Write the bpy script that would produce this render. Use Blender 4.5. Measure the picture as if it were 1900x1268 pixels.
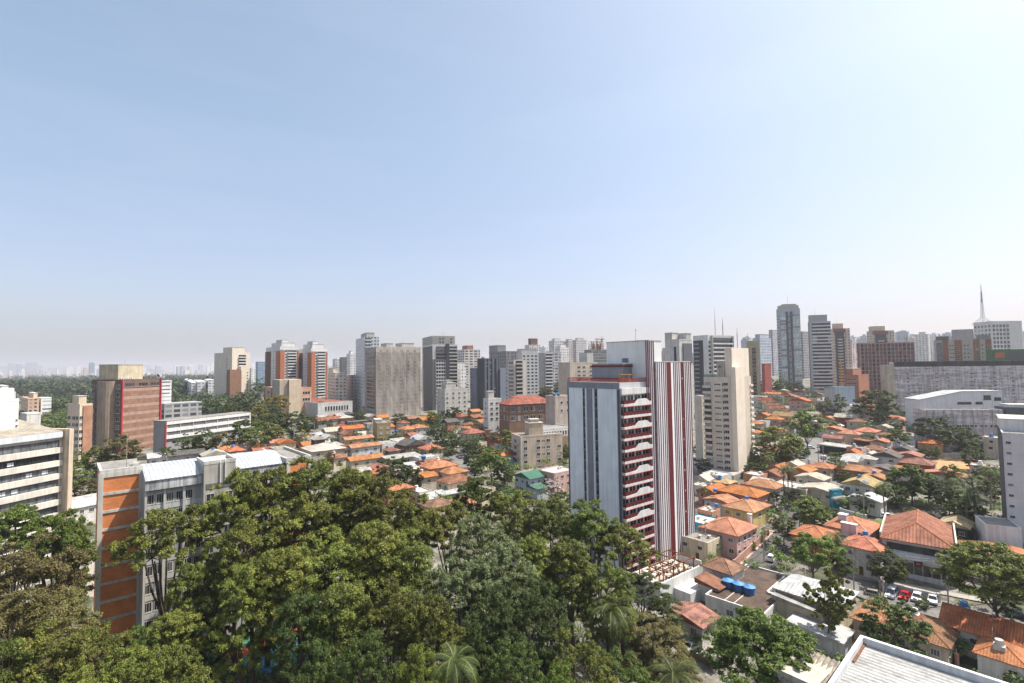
import bpy, math, random
import numpy as np
from mathutils import Vector, Matrix, Euler
R_ = math.radians
rnd = random.Random(7)
scene = bpy.context.scene
COL = scene.collection
for _o in list(bpy.data.objects):
 bpy.data.objects.remove(_o)

# ------------------------------------------------------------------ camera
FPX, CXP, CYP = 924.0, 950.0, 634.0          # focal length and centre in photo pixels
EYE = Vector((0.0, 0.0, 57.0))
TILT, ROLL = R_(2.73), 0.012
_f = Vector((0, math.cos(TILT), math.sin(TILT)))
_u0 = Vector((0, -math.sin(TILT), math.cos(TILT)))
_r0 = Vector((1, 0, 0))
CR = _r0 * math.cos(ROLL) - _u0 * math.sin(ROLL)
CU = _u0 * math.cos(ROLL) + _r0 * math.sin(ROLL)
CF = _f
cam_data = bpy.data.cameras.new("camera")
cam = bpy.data.objects.new("camera", cam_data)
COL.objects.link(cam)
cam_data.sensor_fit = 'HORIZONTAL'
cam_data.sensor_width = 36.0
cam_data.lens = FPX / 1900.0 * 36.0
cam_data.clip_start = 0.5
cam_data.clip_end = 60000
m = Matrix.Identity(4)
for i in range(3):
 m[i][0], m[i][1], m[i][2] = CR[i], CU[i], -CF[i]
 m[i][3] = EYE[i]
cam.matrix_world = m
scene.camera = cam

# ------------------------------------------------------------------ sky, sun, exposure
SUN_AZ, SUN_EL = R_(79), R_(59)
world = bpy.data.worlds.new("World")
scene.world = world
world.use_nodes = True
wn = world.node_tree
wn.nodes.clear()
w_out = wn.nodes.new('ShaderNodeOutputWorld')
w_bg = wn.nodes.new('ShaderNodeBackground')
w_bg.inputs['Strength'].default_value = 0.15
w_sky = wn.nodes.new('ShaderNodeTexSky')
w_sky.sky_type = 'NISHITA'
w_sky.sun_disc = False
w_sky.sun_elevation = SUN_EL
w_sky.sun_rotation = SUN_AZ
w_sky.altitude = 750
w_sky.air_density = 1.0
w_sky.dust_density = 5.5
w_sky.ozone_density = 1.4
# very thin high cirrus streaks
w_tc = wn.nodes.new('ShaderNodeTexCoord')
w_mp = wn.nodes.new('ShaderNodeMapping')
w_mp.inputs['Rotation'].default_value = (0, R_(12), R_(20))
w_mp.inputs['Scale'].default_value = (1.2, 1.2, 9.0)
w_nz = wn.nodes.new('ShaderNodeTexNoise')
w_nz.inputs['Scale'].default_value = 1.6
w_nz.inputs['Detail'].default_value = 6
w_nz.inputs['Distortion'].default_value = 0.6
w_rp = wn.nodes.new('ShaderNodeValToRGB')
w_rp.color_ramp.elements[0].position = 0.48
w_rp.color_ramp.elements[0].color = (0, 0, 0, 1)
w_rp.color_ramp.elements[1].position = 0.85
w_rp.color_ramp.elements[1].color = (0.05, 0.05, 0.05, 1)
w_mx = wn.nodes.new('ShaderNodeMixRGB')
w_mx.inputs['Color2'].default_value = (4.2, 4.3, 4.5, 1)
wn.links.new(w_tc.outputs['Generated'], w_mp.inputs['Vector'])
wn.links.new(w_mp.outputs['Vector'], w_nz.inputs['Vector'])
wn.links.new(w_nz.outputs['Fac'], w_rp.inputs['Fac'])
wn.links.new(w_rp.outputs['Color'], w_mx.inputs['Fac'])
# the hazy lowest degrees of the sky keep the tone found a little above the horizon
w_sx = wn.nodes.new('ShaderNodeSeparateXYZ')
w_cx = wn.nodes.new('ShaderNodeCombineXYZ')
w_mm = wn.nodes.new('ShaderNodeMath')
w_mm.operation = 'SMOOTH_MAX'
w_mm.inputs[1].default_value = 0.055
w_mm.inputs[2].default_value = 0.05
wn.links.new(w_tc.outputs['Generated'], w_sx.inputs[0])
wn.links.new(w_sx.outputs[0], w_cx.inputs[0])
wn.links.new(w_sx.outputs[1], w_cx.inputs[1])
wn.links.new(w_sx.outputs[2], w_mm.inputs[0])
wn.links.new(w_mm.outputs[0], w_cx.inputs[2])
w_nm = wn.nodes.new('ShaderNodeVectorMath')
w_nm.operation = 'NORMALIZE'
wn.links.new(w_cx.outputs[0], w_nm.inputs[0])
wn.links.new(w_nm.outputs[0], w_sky.inputs['Vector'])
w_gm = wn.nodes.new('ShaderNodeGamma')
w_gm.inputs['Gamma'].default_value = 0.75
w_hs = wn.nodes.new('ShaderNodeHueSaturation')
w_hs.inputs['Saturation'].default_value = 1.0
wn.links.new(w_sky.outputs['Color'], w_gm.inputs['Color'])
wn.links.new(w_gm.outputs['Color'], w_hs.inputs['Color'])
w_tn = wn.nodes.new('ShaderNodeMixRGB')
w_tn.blend_type = 'MULTIPLY'
w_tn.inputs['Fac'].default_value = 1
w_sm = wn.nodes.new('ShaderNodeValToRGB')          # brownish smog tint of the lowest sky
w_sm.color_ramp.elements[0].color = (0.97, 0.885, 0.94, 1)
w_sm.color_ramp.elements[1].position = 0.42
w_sm.color_ramp.elements[1].color = (1.0, 1.03, 1.0, 1)
wn.links.new(w_sx.outputs[2], w_sm.inputs['Fac'])
wn.links.new(w_sm.outputs['Color'], w_tn.inputs['Color2'])
wn.links.new(w_hs.outputs['Color'], w_tn.inputs['Color1'])
wn.links.new(w_tn.outputs['Color'], w_mx.inputs['Color1'])
wn.links.new(w_mx.outputs['Color'], w_bg.inputs['Color'])
wn.links.new(w_bg.outputs['Background'], w_out.inputs['Surface'])
SUN_DIR = Vector((math.sin(SUN_AZ) * math.cos(SUN_EL), math.cos(SUN_AZ) * math.cos(SUN_EL), math.sin(SUN_EL)))
sun_data = bpy.data.lights.new("sun", 'SUN')
sun_data.energy = 4.0
sun_data.angle = R_(0.55)
sun_data.color = (1.0, 0.94, 0.86)
sun = bpy.data.objects.new("sun", sun_data)
COL.objects.link(sun)
sun.rotation_euler = SUN_DIR.to_track_quat('Z', 'Y').to_euler()
vs = scene.view_settings
vs.view_transform = 'Standard'
vs.look = 'None'
vs.gamma = 1
vs.exposure = 1.08
HAZE_DENSITY = 1.25e-4
scene.cycles.use_denoising = True
try:
 scene.cycles.denoiser = 'OPENIMAGEDENOISE'
except Exception:
 pass
scene.cycles.max_bounces = 6
scene.cycles.diffuse_bounces = 3
scene.cycles.glossy_bounces = 2
scene.cycles.transmission_bounces = 3
scene.cycles.volume_bounces = 1
scene.cycles.transparent_max_bounces = 8
scene.cycles.caustics_reflective = False
scene.cycles.caustics_refractive = False

# ------------------------------------------------------------------ terrain height
GX = np.array([-9000, -1200, -400, -150, 0, 150, 400, 1500, 9000.])
GY = np.array([-400, 100, 150, 225, 340, 550, 1000, 2000, 4000, 16000.])
GZ = np.array([
 [0, 0, 0, 0, 0, 2, 6, 6, 6],
 [0, 0, 0, 0, 0, 2, 6, 6, 6],
 [2, 5, 5, 3, 2, 7, 10, 10, 10],
 [2, 6, 12, 13, 11, 11, 14, 16, 16],
 [0, 4, 13, 16, 21, 18, 18, 22, 22],
 [0, 0, 10, 16, 28, 30, 32, 34, 34],
 [0, 0, 2, 10, 30, 40, 46, 50, 50],
 [0, 0, 0, 2, 22, 44, 55, 60, 60],
 [0, 0, 0, 0, 8, 30, 40, 45, 45],
 [0, 0, 0, 0, 0, 0, 0, 0, 0.]])

def g(x, y):
 x = min(max(x, GX[0]), GX[-1] - 1e-3)
 y = min(max(y, GY[0]), GY[-1] - 1e-3)
 i = int(np.searchsorted(GX, x, 'right')) - 1
 j = int(np.searchsorted(GY, y, 'right')) - 1
 s = (x - GX[i]) / (GX[i + 1] - GX[i])
 t = (y - GY[j]) / (GY[j + 1] - GY[j])
 return float((GZ[j, i] * (1 - s) + GZ[j, i + 1] * s) * (1 - t) + (GZ[j + 1, i] * (1 - s) + GZ[j + 1, i + 1] * s) * t)

def ray(px, py):
 d = CF + CR * ((px - CXP) / FPX) - CU * ((py - CYP) / FPX)
 return d / d.y

def at(px, py, Y):
 return EYE + ray(px, py) * Y

def gpt(px, py, up=0.0):
 """where the sight line of a photo pixel meets the terrain raised by up metres"""
 d = ray(px, py)
 lo, y = 5.0, 5.0
 while y < 15000:
  p = EYE + d * y
  if p.z <= g(p.x, p.y) + up:
   break
  lo = y
  y *= 1.01
 hi = y
 for _ in range(30):
  mid = (lo + hi) / 2
  p = EYE + d * mid
  if p.z <= g(p.x, p.y) + up:
   hi = mid
  else:
   lo = mid
 return EYE + d * hi

def proj(p):
 v = Vector(p) - EYE
 z = v.dot(CF)
 return (CXP + FPX * v.dot(CR) / z, CYP - FPX * v.dot(CU) / z)

# ------------------------------------------------------------------ mesh builder
class MB:
 def __init__(self):
  self.v, self.f, self.m = [], [], []
 def face(self, pts, mi=0):
  b = len(self.v)
  self.v.extend([tuple(p) for p in pts])
  self.f.append(tuple(range(b, b + len(pts))))
  self.m.append(mi)
 def box(self, x0, x1, y0, y1, z0, z1, mi=0, bottom=True):
  b = len(self.v)
  self.v.extend([(x0, y0, z0), (x1, y0, z0), (x1, y1, z0), (x0, y1, z0), (x0, y0, z1), (x1, y0, z1), (x1, y1, z1), (x0, y1, z1)])
  q = [(0, 1, 5, 4), (1, 2, 6, 5), (2, 3, 7, 6), (3, 0, 4, 7), (4, 5, 6, 7)]
  if bottom:
   q.append((3, 2, 1, 0))
  for a in q:
   self.f.append(tuple(b + k for k in a))
   self.m.append(mi)
 def prism(self, poly, z0, z1, mi=0, top=None):
  """poly counter-clockwise seen from above"""
  n, b = len(poly), len(self.v)
  self.v.extend([(p[0], p[1], z0) for p in poly] + [(p[0], p[1], z1) for p in poly])
  for k in range(n):
   self.f.append((b + k, b + (k + 1) % n, b + n + (k + 1) % n, b + n + k))
   self.m.append(mi)
  self.f.append(tuple(b + n + k for k in range(n)))
  self.m.append(mi if top is None else top)
  self.f.append(tuple(b + n - 1 - k for k in range(n)))
  self.m.append(mi)
 def extr(self, prof, y0, y1, mi=0):
  """profile in x,z extruded along y (profile counter-clockwise seen from -y)"""
  n, b = len(prof), len(self.v)
  self.v.extend([(p[0], y0, p[1]) for p in prof] + [(p[0], y1, p[1]) for p in prof])
  self.f.append(tuple(b + k for k in range(n)))
  self.m.append(mi)
  self.f.append(tuple(b + 2 * n - 1 - k for k in range(n)))
  self.m.append(mi)
  for k in range(n):
   j = (k + 1) % n
   self.f.append((b + j, b + k, b + n + k, b + n + j))
   self.m.append(mi)
 def tube(self, p0, p1, r0, r1=None, n=6, mi=0, cap=True):
  p0, p1 = Vector(p0), Vector(p1)
  r1 = r0 if r1 is None else r1
  d = p1 - p0
  if d.length < 1e-6:
   return
  d.normalize()
  a = d.orthogonal().normalized()
  c = d.cross(a)
  b = len(self.v)
  for p, r in ((p0, r0), (p1, r1)):
   for k in range(n):
    t = 2 * math.pi * k / n
    self.v.append(tuple(p + (a * math.cos(t) + c * math.sin(t)) * r))
  for k in range(n):
   j = (k + 1) % n
   self.f.append((b + k, b + j, b + n + j, b + n + k))
   self.m.append(mi)
  if cap:
   self.f.append(tuple(b + n - 1 - k for k in range(n)))
   self.f.append(tuple(b + n + k for k in range(n)))
   self.m.extend([mi, mi])
 def mesh(self, name, mats):
  me = bpy.data.meshes.new(name)
  me.from_pydata(self.v, [], self.f)
  for mt in mats:
   me.materials.append(mt)
  me.polygons.foreach_set('material_index', self.m)
  uvl = me.uv_layers.new(name='UVMap')
  co = np.array(self.v, dtype=np.float64)
  out = np.zeros((len(me.loops), 2), dtype=np.float32)
  for p in me.polygons:
   n = p.normal
   if abs(n.z) > 0.985:
    t, b = Vector((1, 0, 0)), Vector((0, 1, 0))
   else:
    t = Vector((-n.y, n.x, 0)).normalized()
    b = n.cross(t)
   vi = list(p.vertices)
   P = co[vi]
   out[p.loop_start:p.loop_start + p.loop_total, 0] = P @ np.array(t)
   out[p.loop_start:p.loop_start + p.loop_total, 1] = P @ np.array(b)
  uvl.data.foreach_set('uv', out.ravel())
  me.update()
  return me

LAST = [None]
def link(name, data, parent=None, loc=None, rot=None):
 o = bpy.data.objects.new(name, data)
 LAST[0] = o
 COL.objects.link(o)
 if parent is not None:
  o.parent = parent
 if loc is not None:
  o.location = loc
 if rot is not None:
  o.rotation_euler = rot
 return o

def tag(o, label, cat, group=None, kind=None):
 if label:
  o['label'] = label
 if cat:
  o['category'] = cat
 if group:
  o['group'] = group
 if kind:
  o['kind'] = kind
 return o

def empty(name, label, cat, loc, rz=0.0, group=None):
 o = link(name, None, None, loc, (0, 0, rz))
 o.empty_display_size = 0.5
 return tag(o, label, cat, group)

def copy_tree(o, parent=None):
 c = o.copy()
 COL.objects.link(c)
 if parent is not None:
  c.parent = parent
 for ch in o.children:
  copy_tree(ch, c)
 return c

# ------------------------------------------------------------------ materials
MATS = {}
def _nt(name):
 mt = bpy.data.materials.new(name)
 mt.use_nodes = True
 nt = mt.node_tree
 bs = nt.nodes['Principled BSDF']
 return mt, nt, bs

def _mul(nt, col_socket_or_val, fac_socket):
 mx = nt.nodes.new('ShaderNodeMixRGB')
 mx.blend_type = 'MULTIPLY'
 mx.inputs['Fac'].default_value = 1
 if isinstance(col_socket_or_val, tuple):
  mx.inputs['Color1'].default_value = (*col_socket_or_val, 1)
 else:
  nt.links.new(col_socket_or_val, mx.inputs['Color1'])
 nt.links.new(fac_socket, mx.inputs['Color2'])
 return mx.outputs['Color']

def _pos(nt, scale):
 ge = nt.nodes.new('ShaderNodeNewGeometry')
 mp = nt.nodes.new('ShaderNodeMapping')
 mp.inputs['Scale'].default_value = scale
 nt.links.new(ge.outputs['Position'], mp.inputs['Vector'])
 return mp.outputs['Vector']

def _noise(nt, vec, scale, detail, lo, hi, dark, light=1.0):
 nz = nt.nodes.new('ShaderNodeTexNoise')
 nz.inputs['Scale'].default_value = scale
 nz.inputs['Detail'].default_value = detail
 nt.links.new(vec, nz.inputs['Vector'])
 mr = nt.nodes.new('ShaderNodeMapRange')
 mr.inputs['From Min'].default_value = lo
 mr.inputs['From Max'].default_value = hi
 mr.inputs['To Min'].default_value = dark
 mr.inputs['To Max'].default_value = light
 nt.links.new(nz.outputs['Fac'], mr.inputs['Value'])
 return mr.outputs['Result']

def paint(col, rough=0.85, stain=0.25, key=None, metal=0.0):
 """weathered paint, plaster or concrete: patches and rain streaks of dirt"""
 k = ('paint', col, rough, stain, metal)
 if k in MATS:
  return MATS[k]
 mt, nt, bs = _nt(key or 'paint')
 a = _noise(nt, _pos(nt, (0.3, 0.3, 0.3)), 1.0, 5, 0.3, 0.7, 1 - stain * 0.7, 1.04)
 b = _noise(nt, _pos(nt, (1.6, 1.6, 0.09)), 1.0, 4, 0.42, 0.62, 1.0, 1 - stain * 0.75)
 c = _mul(nt, col, a)
 c = _mul(nt, c, b)
 nt.links.new(c, bs.inputs['Base Color'])
 bs.inputs['Roughness'].default_value = rough
 bs.inputs['Metallic'].default_value = metal
 bs.inputs['Specular IOR Level'].default_value = 0.3
 MATS[k] = mt
 return mt

def _mathn(nt, op, a, b=None):
 n = nt.nodes.new('ShaderNodeMath')
 n.operation = op
 for i, s in enumerate((a, b)):
  if s is None:
   continue
  if isinstance(s, (int, float)):
   n.inputs[i].default_value = s
  else:
   nt.links.new(s, n.inputs[i])
 return n.outputs[0]

def glass(col=(0.03, 0.04, 0.05), light=(0.32, 0.33, 0.33), share=0.25, key='window_glass'):
 """window glass; some windows show pale blinds behind it"""
 k = ('glass', col, light, share)
 if k in MATS:
  return MATS[k]
 mt, nt, bs = _nt(key)
 oi = nt.nodes.new('ShaderNodeObjectInfo')
 rp = nt.nodes.new('ShaderNodeValToRGB')
 rp.color_ramp.interpolation = 'CONSTANT'
 e = rp.color_ramp.elements
 e[0].position, e[0].color = 0, (*col, 1)
 e[1].position, e[1].color = 1 - share, (*light, 1)
 e2 = e.new((1 - share) * 0.6)
 e2.color = (col[0] * 2.2, col[1] * 2.2, col[2] * 2.2, 1)
 nt.links.new(oi.outputs['Random'], rp.inputs['Fac'])
 c = _mul(nt, rp.outputs['Color'], _noise(nt, _pos(nt, (0.9, 0.9, 0.5)), 1.0, 2, 0.35, 0.65, 0.6, 1.25))
 nt.links.new(c, bs.inputs['Base Color'])
 bs.inputs['Roughness'].default_value = 0.12
 bs.inputs['Specular IOR Level'].default_value = 0.5
 MATS[k] = mt
 return mt

def facade(wall, gl, cw, ch, fw, fh, stain=0.2, blind=0.25):
 """wall with a regular grid of small windows (for far buildings), laid out in metres by UV"""
 k = ('fac', wall, gl, cw, ch, fw, fh)
 if k in MATS:
  return MATS[k]
 mt, nt, bs = _nt('windowed_wall')
 uv = nt.nodes.new('ShaderNodeUVMap')
 sp = nt.nodes.new('ShaderNodeSeparateXYZ')
 nt.links.new(uv.outputs['UV'], sp.inputs[0])
 us = _mathn(nt, 'DIVIDE', sp.outputs[0], cw)
 vs_ = _mathn(nt, 'DIVIDE', sp.outputs[1], ch)
 mu = _mathn(nt, 'LESS_THAN', _mathn(nt, 'ABSOLUTE', _mathn(nt, 'SUBTRACT', _mathn(nt, 'FRACT', us), 0.5)), fw / 2)
 mv = _mathn(nt, 'LESS_THAN', _mathn(nt, 'ABSOLUTE', _mathn(nt, 'SUBTRACT', _mathn(nt, 'FRACT', vs_), 0.5)), fh / 2)
 mask = _mathn(nt, 'MULTIPLY', mu, mv)
 cb = nt.nodes.new('ShaderNodeCombineXYZ')
 nt.links.new(_mathn(nt, 'FLOOR', us), cb.inputs[0])
 nt.links.new(_mathn(nt, 'FLOOR', vs_), cb.inputs[1])
 wn_ = nt.nodes.new('ShaderNodeTexWhiteNoise')
 nt.links.new(cb.outputs[0], wn_.inputs['Vector'])
 gr = nt.nodes.new('ShaderNodeValToRGB')
 e = gr.color_ramp.elements
 gr.color_ramp.interpolation = 'CONSTANT'
 e[0].color = (*gl, 1)
 e[1].position, e[1].color = 1 - blind, tuple(0.5 * (a + b) for a, b in zip(gl, wall)) + (1,)
 e2 = e.new(0.4)
 e2.color = (gl[0] * 1.6, gl[1] * 1.6, gl[2] * 1.6, 1)
 nt.links.new(wn_.outputs['Value'], gr.inputs['Fac'])
 wc = _mul(nt, wall, _noise(nt, _pos(nt, (0.15, 0.15, 0.15)), 1.0, 4, 0.3, 0.7, 1 - stain, 1.04))
 wc = _mul(nt, wc, _noise(nt, _pos(nt, (0.8, 0.8, 0.05)), 1.0, 3, 0.42, 0.62, 1.0, 1 - stain * 0.6))
 mx = nt.nodes.new('ShaderNodeMixRGB')
 nt.links.new(mask, mx.inputs['Fac'])
 nt.links.new(wc, mx.inputs['Color1'])
 nt.links.new(gr.outputs['Color'], mx.inputs['Color2'])
 nt.links.new(mx.outputs['Color'], bs.inputs['Base Color'])
 mr = nt.nodes.new('ShaderNodeMapRange')
 mr.inputs['To Min'].default_value = 0.85
 mr.inputs['To Max'].default_value = 0.15
 nt.links.new(mask, mr.inputs['Value'])
 nt.links.new(mr.outputs['Result'], bs.inputs['Roughness'])
 MATS[k] = mt
 return mt

def tiles(col, pu=0.42, pv=0.42, bump=0.5, var=0.4, key='clay_tiles', rough=0.85, metal=0.0, vdark=0.12):
 """clay tiles or corrugated sheet: ridges down the slope, rows across it"""
 k = ('tiles', col, pu, pv, bump, var, metal, vdark)
 if k in MATS:
  return MATS[k]
 mt, nt, bs = _nt(key)
 uv = nt.nodes.new('ShaderNodeUVMap')
 sp = nt.nodes.new('ShaderNodeSeparateXYZ')
 nt.links.new(uv.outputs['UV'], sp.inputs[0])
 wu = _mathn(nt, 'SINE', _mathn(nt, 'MULTIPLY', sp.outputs[0], 2 * math.pi / pu))
 h = wu
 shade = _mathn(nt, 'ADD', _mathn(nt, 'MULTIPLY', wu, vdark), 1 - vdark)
 if pv:
  fv = _mathn(nt, 'FRACT', _mathn(nt, 'DIVIDE', sp.outputs[1], pv))
  h = _mathn(nt, 'ADD', wu, _mathn(nt, 'MULTIPLY', fv, -1.2))
 oi = nt.nodes.new('ShaderNodeObjectInfo')
 hs = nt.nodes.new('ShaderNodeHueSaturation')
 hs.inputs['Color'].default_value = (*col, 1)
 nt.links.new(_mathn(nt, 'ADD', _mathn(nt, 'MULTIPLY', oi.outputs['Random'], 0.03), 0.487), hs.inputs['Hue'])
 nt.links.new(_mathn(nt, 'ADD', _mathn(nt, 'MULTIPLY', oi.outputs['Random'], -0.5 * var), 1.0 + 0.1 * var), hs.inputs['Value'])
 nt.links.new(_mathn(nt, 'ADD', _mathn(nt, 'MULTIPLY', _mathn(nt, 'FRACT', _mathn(nt, 'MULTIPLY', oi.outputs['Random'], 5.7)), 0.25), 0.82), hs.inputs['Saturation'])
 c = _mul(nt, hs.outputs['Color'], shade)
 c = _mul(nt, c, _noise(nt, _pos(nt, (0.5, 0.5, 0.5)), 1.0, 6, 0.32, 0.66, 1 - var, 1.08))
 c = _mul(nt, c, _noise(nt, _pos(nt, (3.0, 3.0, 3.0)), 1.0, 2, 0.35, 0.65, 1 - var * 0.5, 1.1))
 nt.links.new(c, bs.inputs['Base Color'])
 bs.inputs['Roughness'].default_value = rough
 bs.inputs['Metallic'].default_value = metal
 bs.inputs['Specular IOR Level'].default_value = 0.25
 bp = nt.nodes.new('ShaderNodeBump')
 bp.inputs['Strength'].default_value = bump
 bp.inputs['Distance'].default_value = 0.05
 nt.links.new(h, bp.inputs['Height'])
 nt.links.new(bp.outputs['Normal'], bs.inputs['Normal'])
 MATS[k] = mt
 return mt

def brick(col, mortar=(0.45, 0.42, 0.38), bw=0.5, bh=0.16, var=0.25, key='brickwork'):
 k = ('brick', col, bw, bh)
 if k in MATS:
  return MATS[k]
 mt, nt, bs = _nt(key)
 uv = nt.nodes.new('ShaderNodeUVMap')
 br = nt.nodes.new('ShaderNodeTexBrick')
 br.inputs['Scale'].default_value = 1
 br.inputs['Brick Width'].default_value = bw
 br.inputs['Row Height'].default_value = bh
 br.inputs['Mortar Size'].default_value = 0.012
 br.inputs['Color1'].default_value = (*col, 1)
 br.inputs['Color2'].default_value = (col[0] * 0.78, col[1] * 0.74, col[2] * 0.72, 1)
 br.inputs['Mortar'].default_value = (*mortar, 1)
 nt.links.new(uv.outputs['UV'], br.inputs['Vector'])
 c = _mul(nt, br.outputs['Color'], _noise(nt, _pos(nt, (0.4, 0.4, 0.4)), 1.0, 5, 0.3, 0.7, 1 - var, 1.08))
 nt.links.new(c, bs.inputs['Base Color'])
 bs.inputs['Roughness'].default_value = 0.9
 MATS[k] = mt
 return mt

def plain(col, rough=0.6, metal=0.0, key='painted_metal'):
 return paint(col, rough, 0.1, key, metal)

WHITE = paint((0.66, 0.65, 0.63), 0.8, 0.22)
CONC = paint((0.42, 0.40, 0.36), 0.9, 0.35)
LIGHTCONC = paint((0.55, 0.53, 0.48), 0.9, 0.3)
DARKCONC = paint((0.16, 0.155, 0.15), 0.9, 0.35)
ROOFGREY = paint((0.27, 0.255, 0.235), 0.95, 0.4)
GLASS = glass()
DGLASS = glass((0.018, 0.02, 0.024), (0.12, 0.13, 0.14), 0.15)
CLAY = tiles((0.50, 0.178, 0.073), var=0.45)
CLAY_RED = tiles((0.32, 0.115, 0.065), var=0.5)
CLAY_OLD = tiles((0.36, 0.16, 0.095), var=0.6)
TANTILE = tiles((0.46, 0.33, 0.16))
WTIN = tiles((0.54, 0.54, 0.53), 0.8, 0, 0.6, 0.35, 'metal_sheet', 0.5)
GTIN = tiles((0.42, 0.40, 0.37), 0.5, 0, 0.4, 0.4, 'fibre_sheet', 0.9)
BTIN = tiles((0.50, 0.44, 0.36), 0.5, 0, 0.4, 0.35, 'fibre_sheet', 0.9)
DTIN = tiles((0.13, 0.12, 0.11), 0.5, 0.5, 0.4, 0.4, 'dark_tiles', 0.9)
# ------------------------------------------------------------------ ground sheet and far setting
def ground_material():
 mt, nt, bs = _nt('ground_soil')
 rp = nt.nodes.new('ShaderNodeValToRGB')
 nz = nt.nodes.new('ShaderNodeTexNoise')
 nz.inputs['Scale'].default_value = 0.11
 nz.inputs['Detail'].default_value = 8
 nz.inputs['Roughness'].default_value = 0.65
 nt.links.new(_pos(nt, (1, 1, 1)), nz.inputs['Vector'])
 e = rp.color_ramp.elements
 e[0].position, e[0].color = 0.36, (0.035, 0.05, 0.018, 1)
 e[1].position, e[1].color = 0.62, (0.26, 0.235, 0.20, 1)
 e2 = e.new(0.46); e2.color = (0.10, 0.095, 0.06, 1)
 e3 = e.new(0.54); e3.color = (0.19, 0.175, 0.155, 1)
 nt.links.new(nz.outputs['Fac'], rp.inputs['Fac'])
 c = _mul(nt, rp.outputs['Color'], _noise(nt, _pos(nt, (0.7, 0.7, 0.7)), 1.0, 4, 0.3, 0.7, 0.7, 1.15))
 nt.links.new(c, bs.inputs['Base Color'])
 bs.inputs['Roughness'].default_value = 0.95
 return mt

def build_ground():
 xs = sorted(set([-9000, -6000, -4000, -2500, -1600, -1200] + list(range(-1000, 1001, 20)) + [1200, 1500, 2500, 4000, 6000, 9000]))
 ys = sorted(set([-400, -200, -100, 0, 30] + list(range(50, 700, 10)) + list(range(700, 2001, 50)) + [2500, 3000, 4000, 6000, 9000, 13000, 15900]))
 v = [(x, y, g(x, y)) for y in ys for x in xs]
 nx = len(xs)
 f = [(j * nx + i, j * nx + i + 1, (j + 1) * nx + i + 1, (j + 1) * nx + i) for j in range(len(ys) - 1) for i in range(nx - 1)]
 me = bpy.data.meshes.new('ground')
 me.from_pydata(v, [], f)
 me.materials.append(ground_material())
 o = link('ground', me)
 o['kind'] = 'structure'
 o['label'] = 'rolling city ground of soil, yards and paving under everything'
build_ground()

def drape(name, label, pix, width, mt, lift=0.05, step=3.0, kind='structure', up=0.0):
 """ribbon laid on the terrain along ground points seen at the given photo pixels"""
 pts = [gpt(*p) if len(p) == 2 else Vector((p[0], p[1], 0)) for p in pix]
 line = []
 for a, b in zip(pts[:-1], pts[1:]):
  n = max(1, int((Vector((b.x, b.y)) - Vector((a.x, a.y))).length / step))
  for k in range(n):
   line.append((a.x + (b.x - a.x) * k / n, a.y + (b.y - a.y) * k / n))
 line.append((pts[-1].x, pts[-1].y))
 mb = MB()
 L, Rr = [], []
 for k, p in enumerate(line):
  q0, q1 = line[max(0, k - 1)], line[min(len(line) - 1, k + 1)]
  d = Vector((q1[0] - q0[0], q1[1] - q0[1]))
  d.normalize()
  n = Vector((-d.y, d.x))
  for lst, s in ((L, 1), (Rr, -1)):
   x, y = p[0] + n.x * s * width / 2, p[1] + n.y * s * width / 2
   lst.append((x, y, max(g(x, y), g(*p)) + lift))
 for k in range(len(line) - 1):
  mb.face([Rr[k], Rr[k + 1], L[k + 1], L[k]])
 o = link(name, mb.mesh(name, [mt]))
 o['kind'] = kind
 o['label'] = label
 return o

def patch(name, label, pix, mt, lift=0.06, kind='structure', cells=10):
 """quad sheet draped on the terrain, corners at photo pixels"""
 c = [gpt(*p) for p in pix]
 mb = MB()
 grid = []
 for j in range(cells + 1):
  row = []
  for i in range(cells + 1):
   s, t = i / cells, j / cells
   p = c[0].lerp(c[1], s).lerp(c[3].lerp(c[2], s), t)
   row.append((p.x, p.y, g(p.x, p.y) + lift))
  grid.append(row)
 for j in range(cells):
  for i in range(cells):
   mb.face([grid[j][i], grid[j][i + 1], grid[j + 1][i + 1], grid[j + 1][i]])
 o = link(name, mb.mesh(name, [mt]))
 o['kind'] = kind
 o['label'] = label
 return o

ASPHALT = paint((0.11, 0.105, 0.10), 0.9, 0.3, 'asphalt')
ASPHALT2 = paint((0.19, 0.18, 0.17), 0.9, 0.3, 'worn_asphalt')
PAVE = paint((0.34, 0.31, 0.27), 0.9, 0.3, 'paving')
DIRT = paint((0.50, 0.30, 0.15), 0.95, 0.45, 'red_dirt')
LAWN = paint((0.10, 0.17, 0.03), 0.95, 0.4, 'lawn')

drape('road', 'worn grey street with five parked cars below the large clay roof', [(1560, 1078), (1640, 1106), (1745, 1135), (1830, 1150), (1900, 1165)], 11, ASPHALT2)
drape('pavement', 'pale pavement in front of the white walled house by the parked cars', [(1570, 1068), (1660, 1084), (1760, 1103), (1850, 1120)], 2.4, PAVE, 0.14)
drape('road', 'dark side street climbing between the pink house and the tree', [(1380, 1080), (1420, 1030), (1455, 985), (1490, 940), (1530, 905)], 8, ASPHALT)
drape('pavement', 'pinkish pavement strip along the wall of the pink house', [(1362, 1052), (1398, 1017), (1430, 985)], 2.4, paint((0.5, 0.33, 0.27), 0.9, 0.3, 'pink_paving'), 0.14)
drape('road', 'pale street running between the trees behind the beige tower', [(1555, 905), (1525, 868), (1515, 835), (1500, 805), (1440, 780), (1400, 765)], 9, ASPHALT2)
drape('road', 'tree lined street with parked cars left of the beige five storey block', [(900, 905), (860, 862), (838, 835), (815, 812), (790, 795)], 8, ASPHALT2)
drape('road', 'wide avenue crossing behind the long white slab building', [(330, 858), (480, 832), (600, 806), (690, 786), (760, 778)], 10, ASPHALT2)
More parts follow.
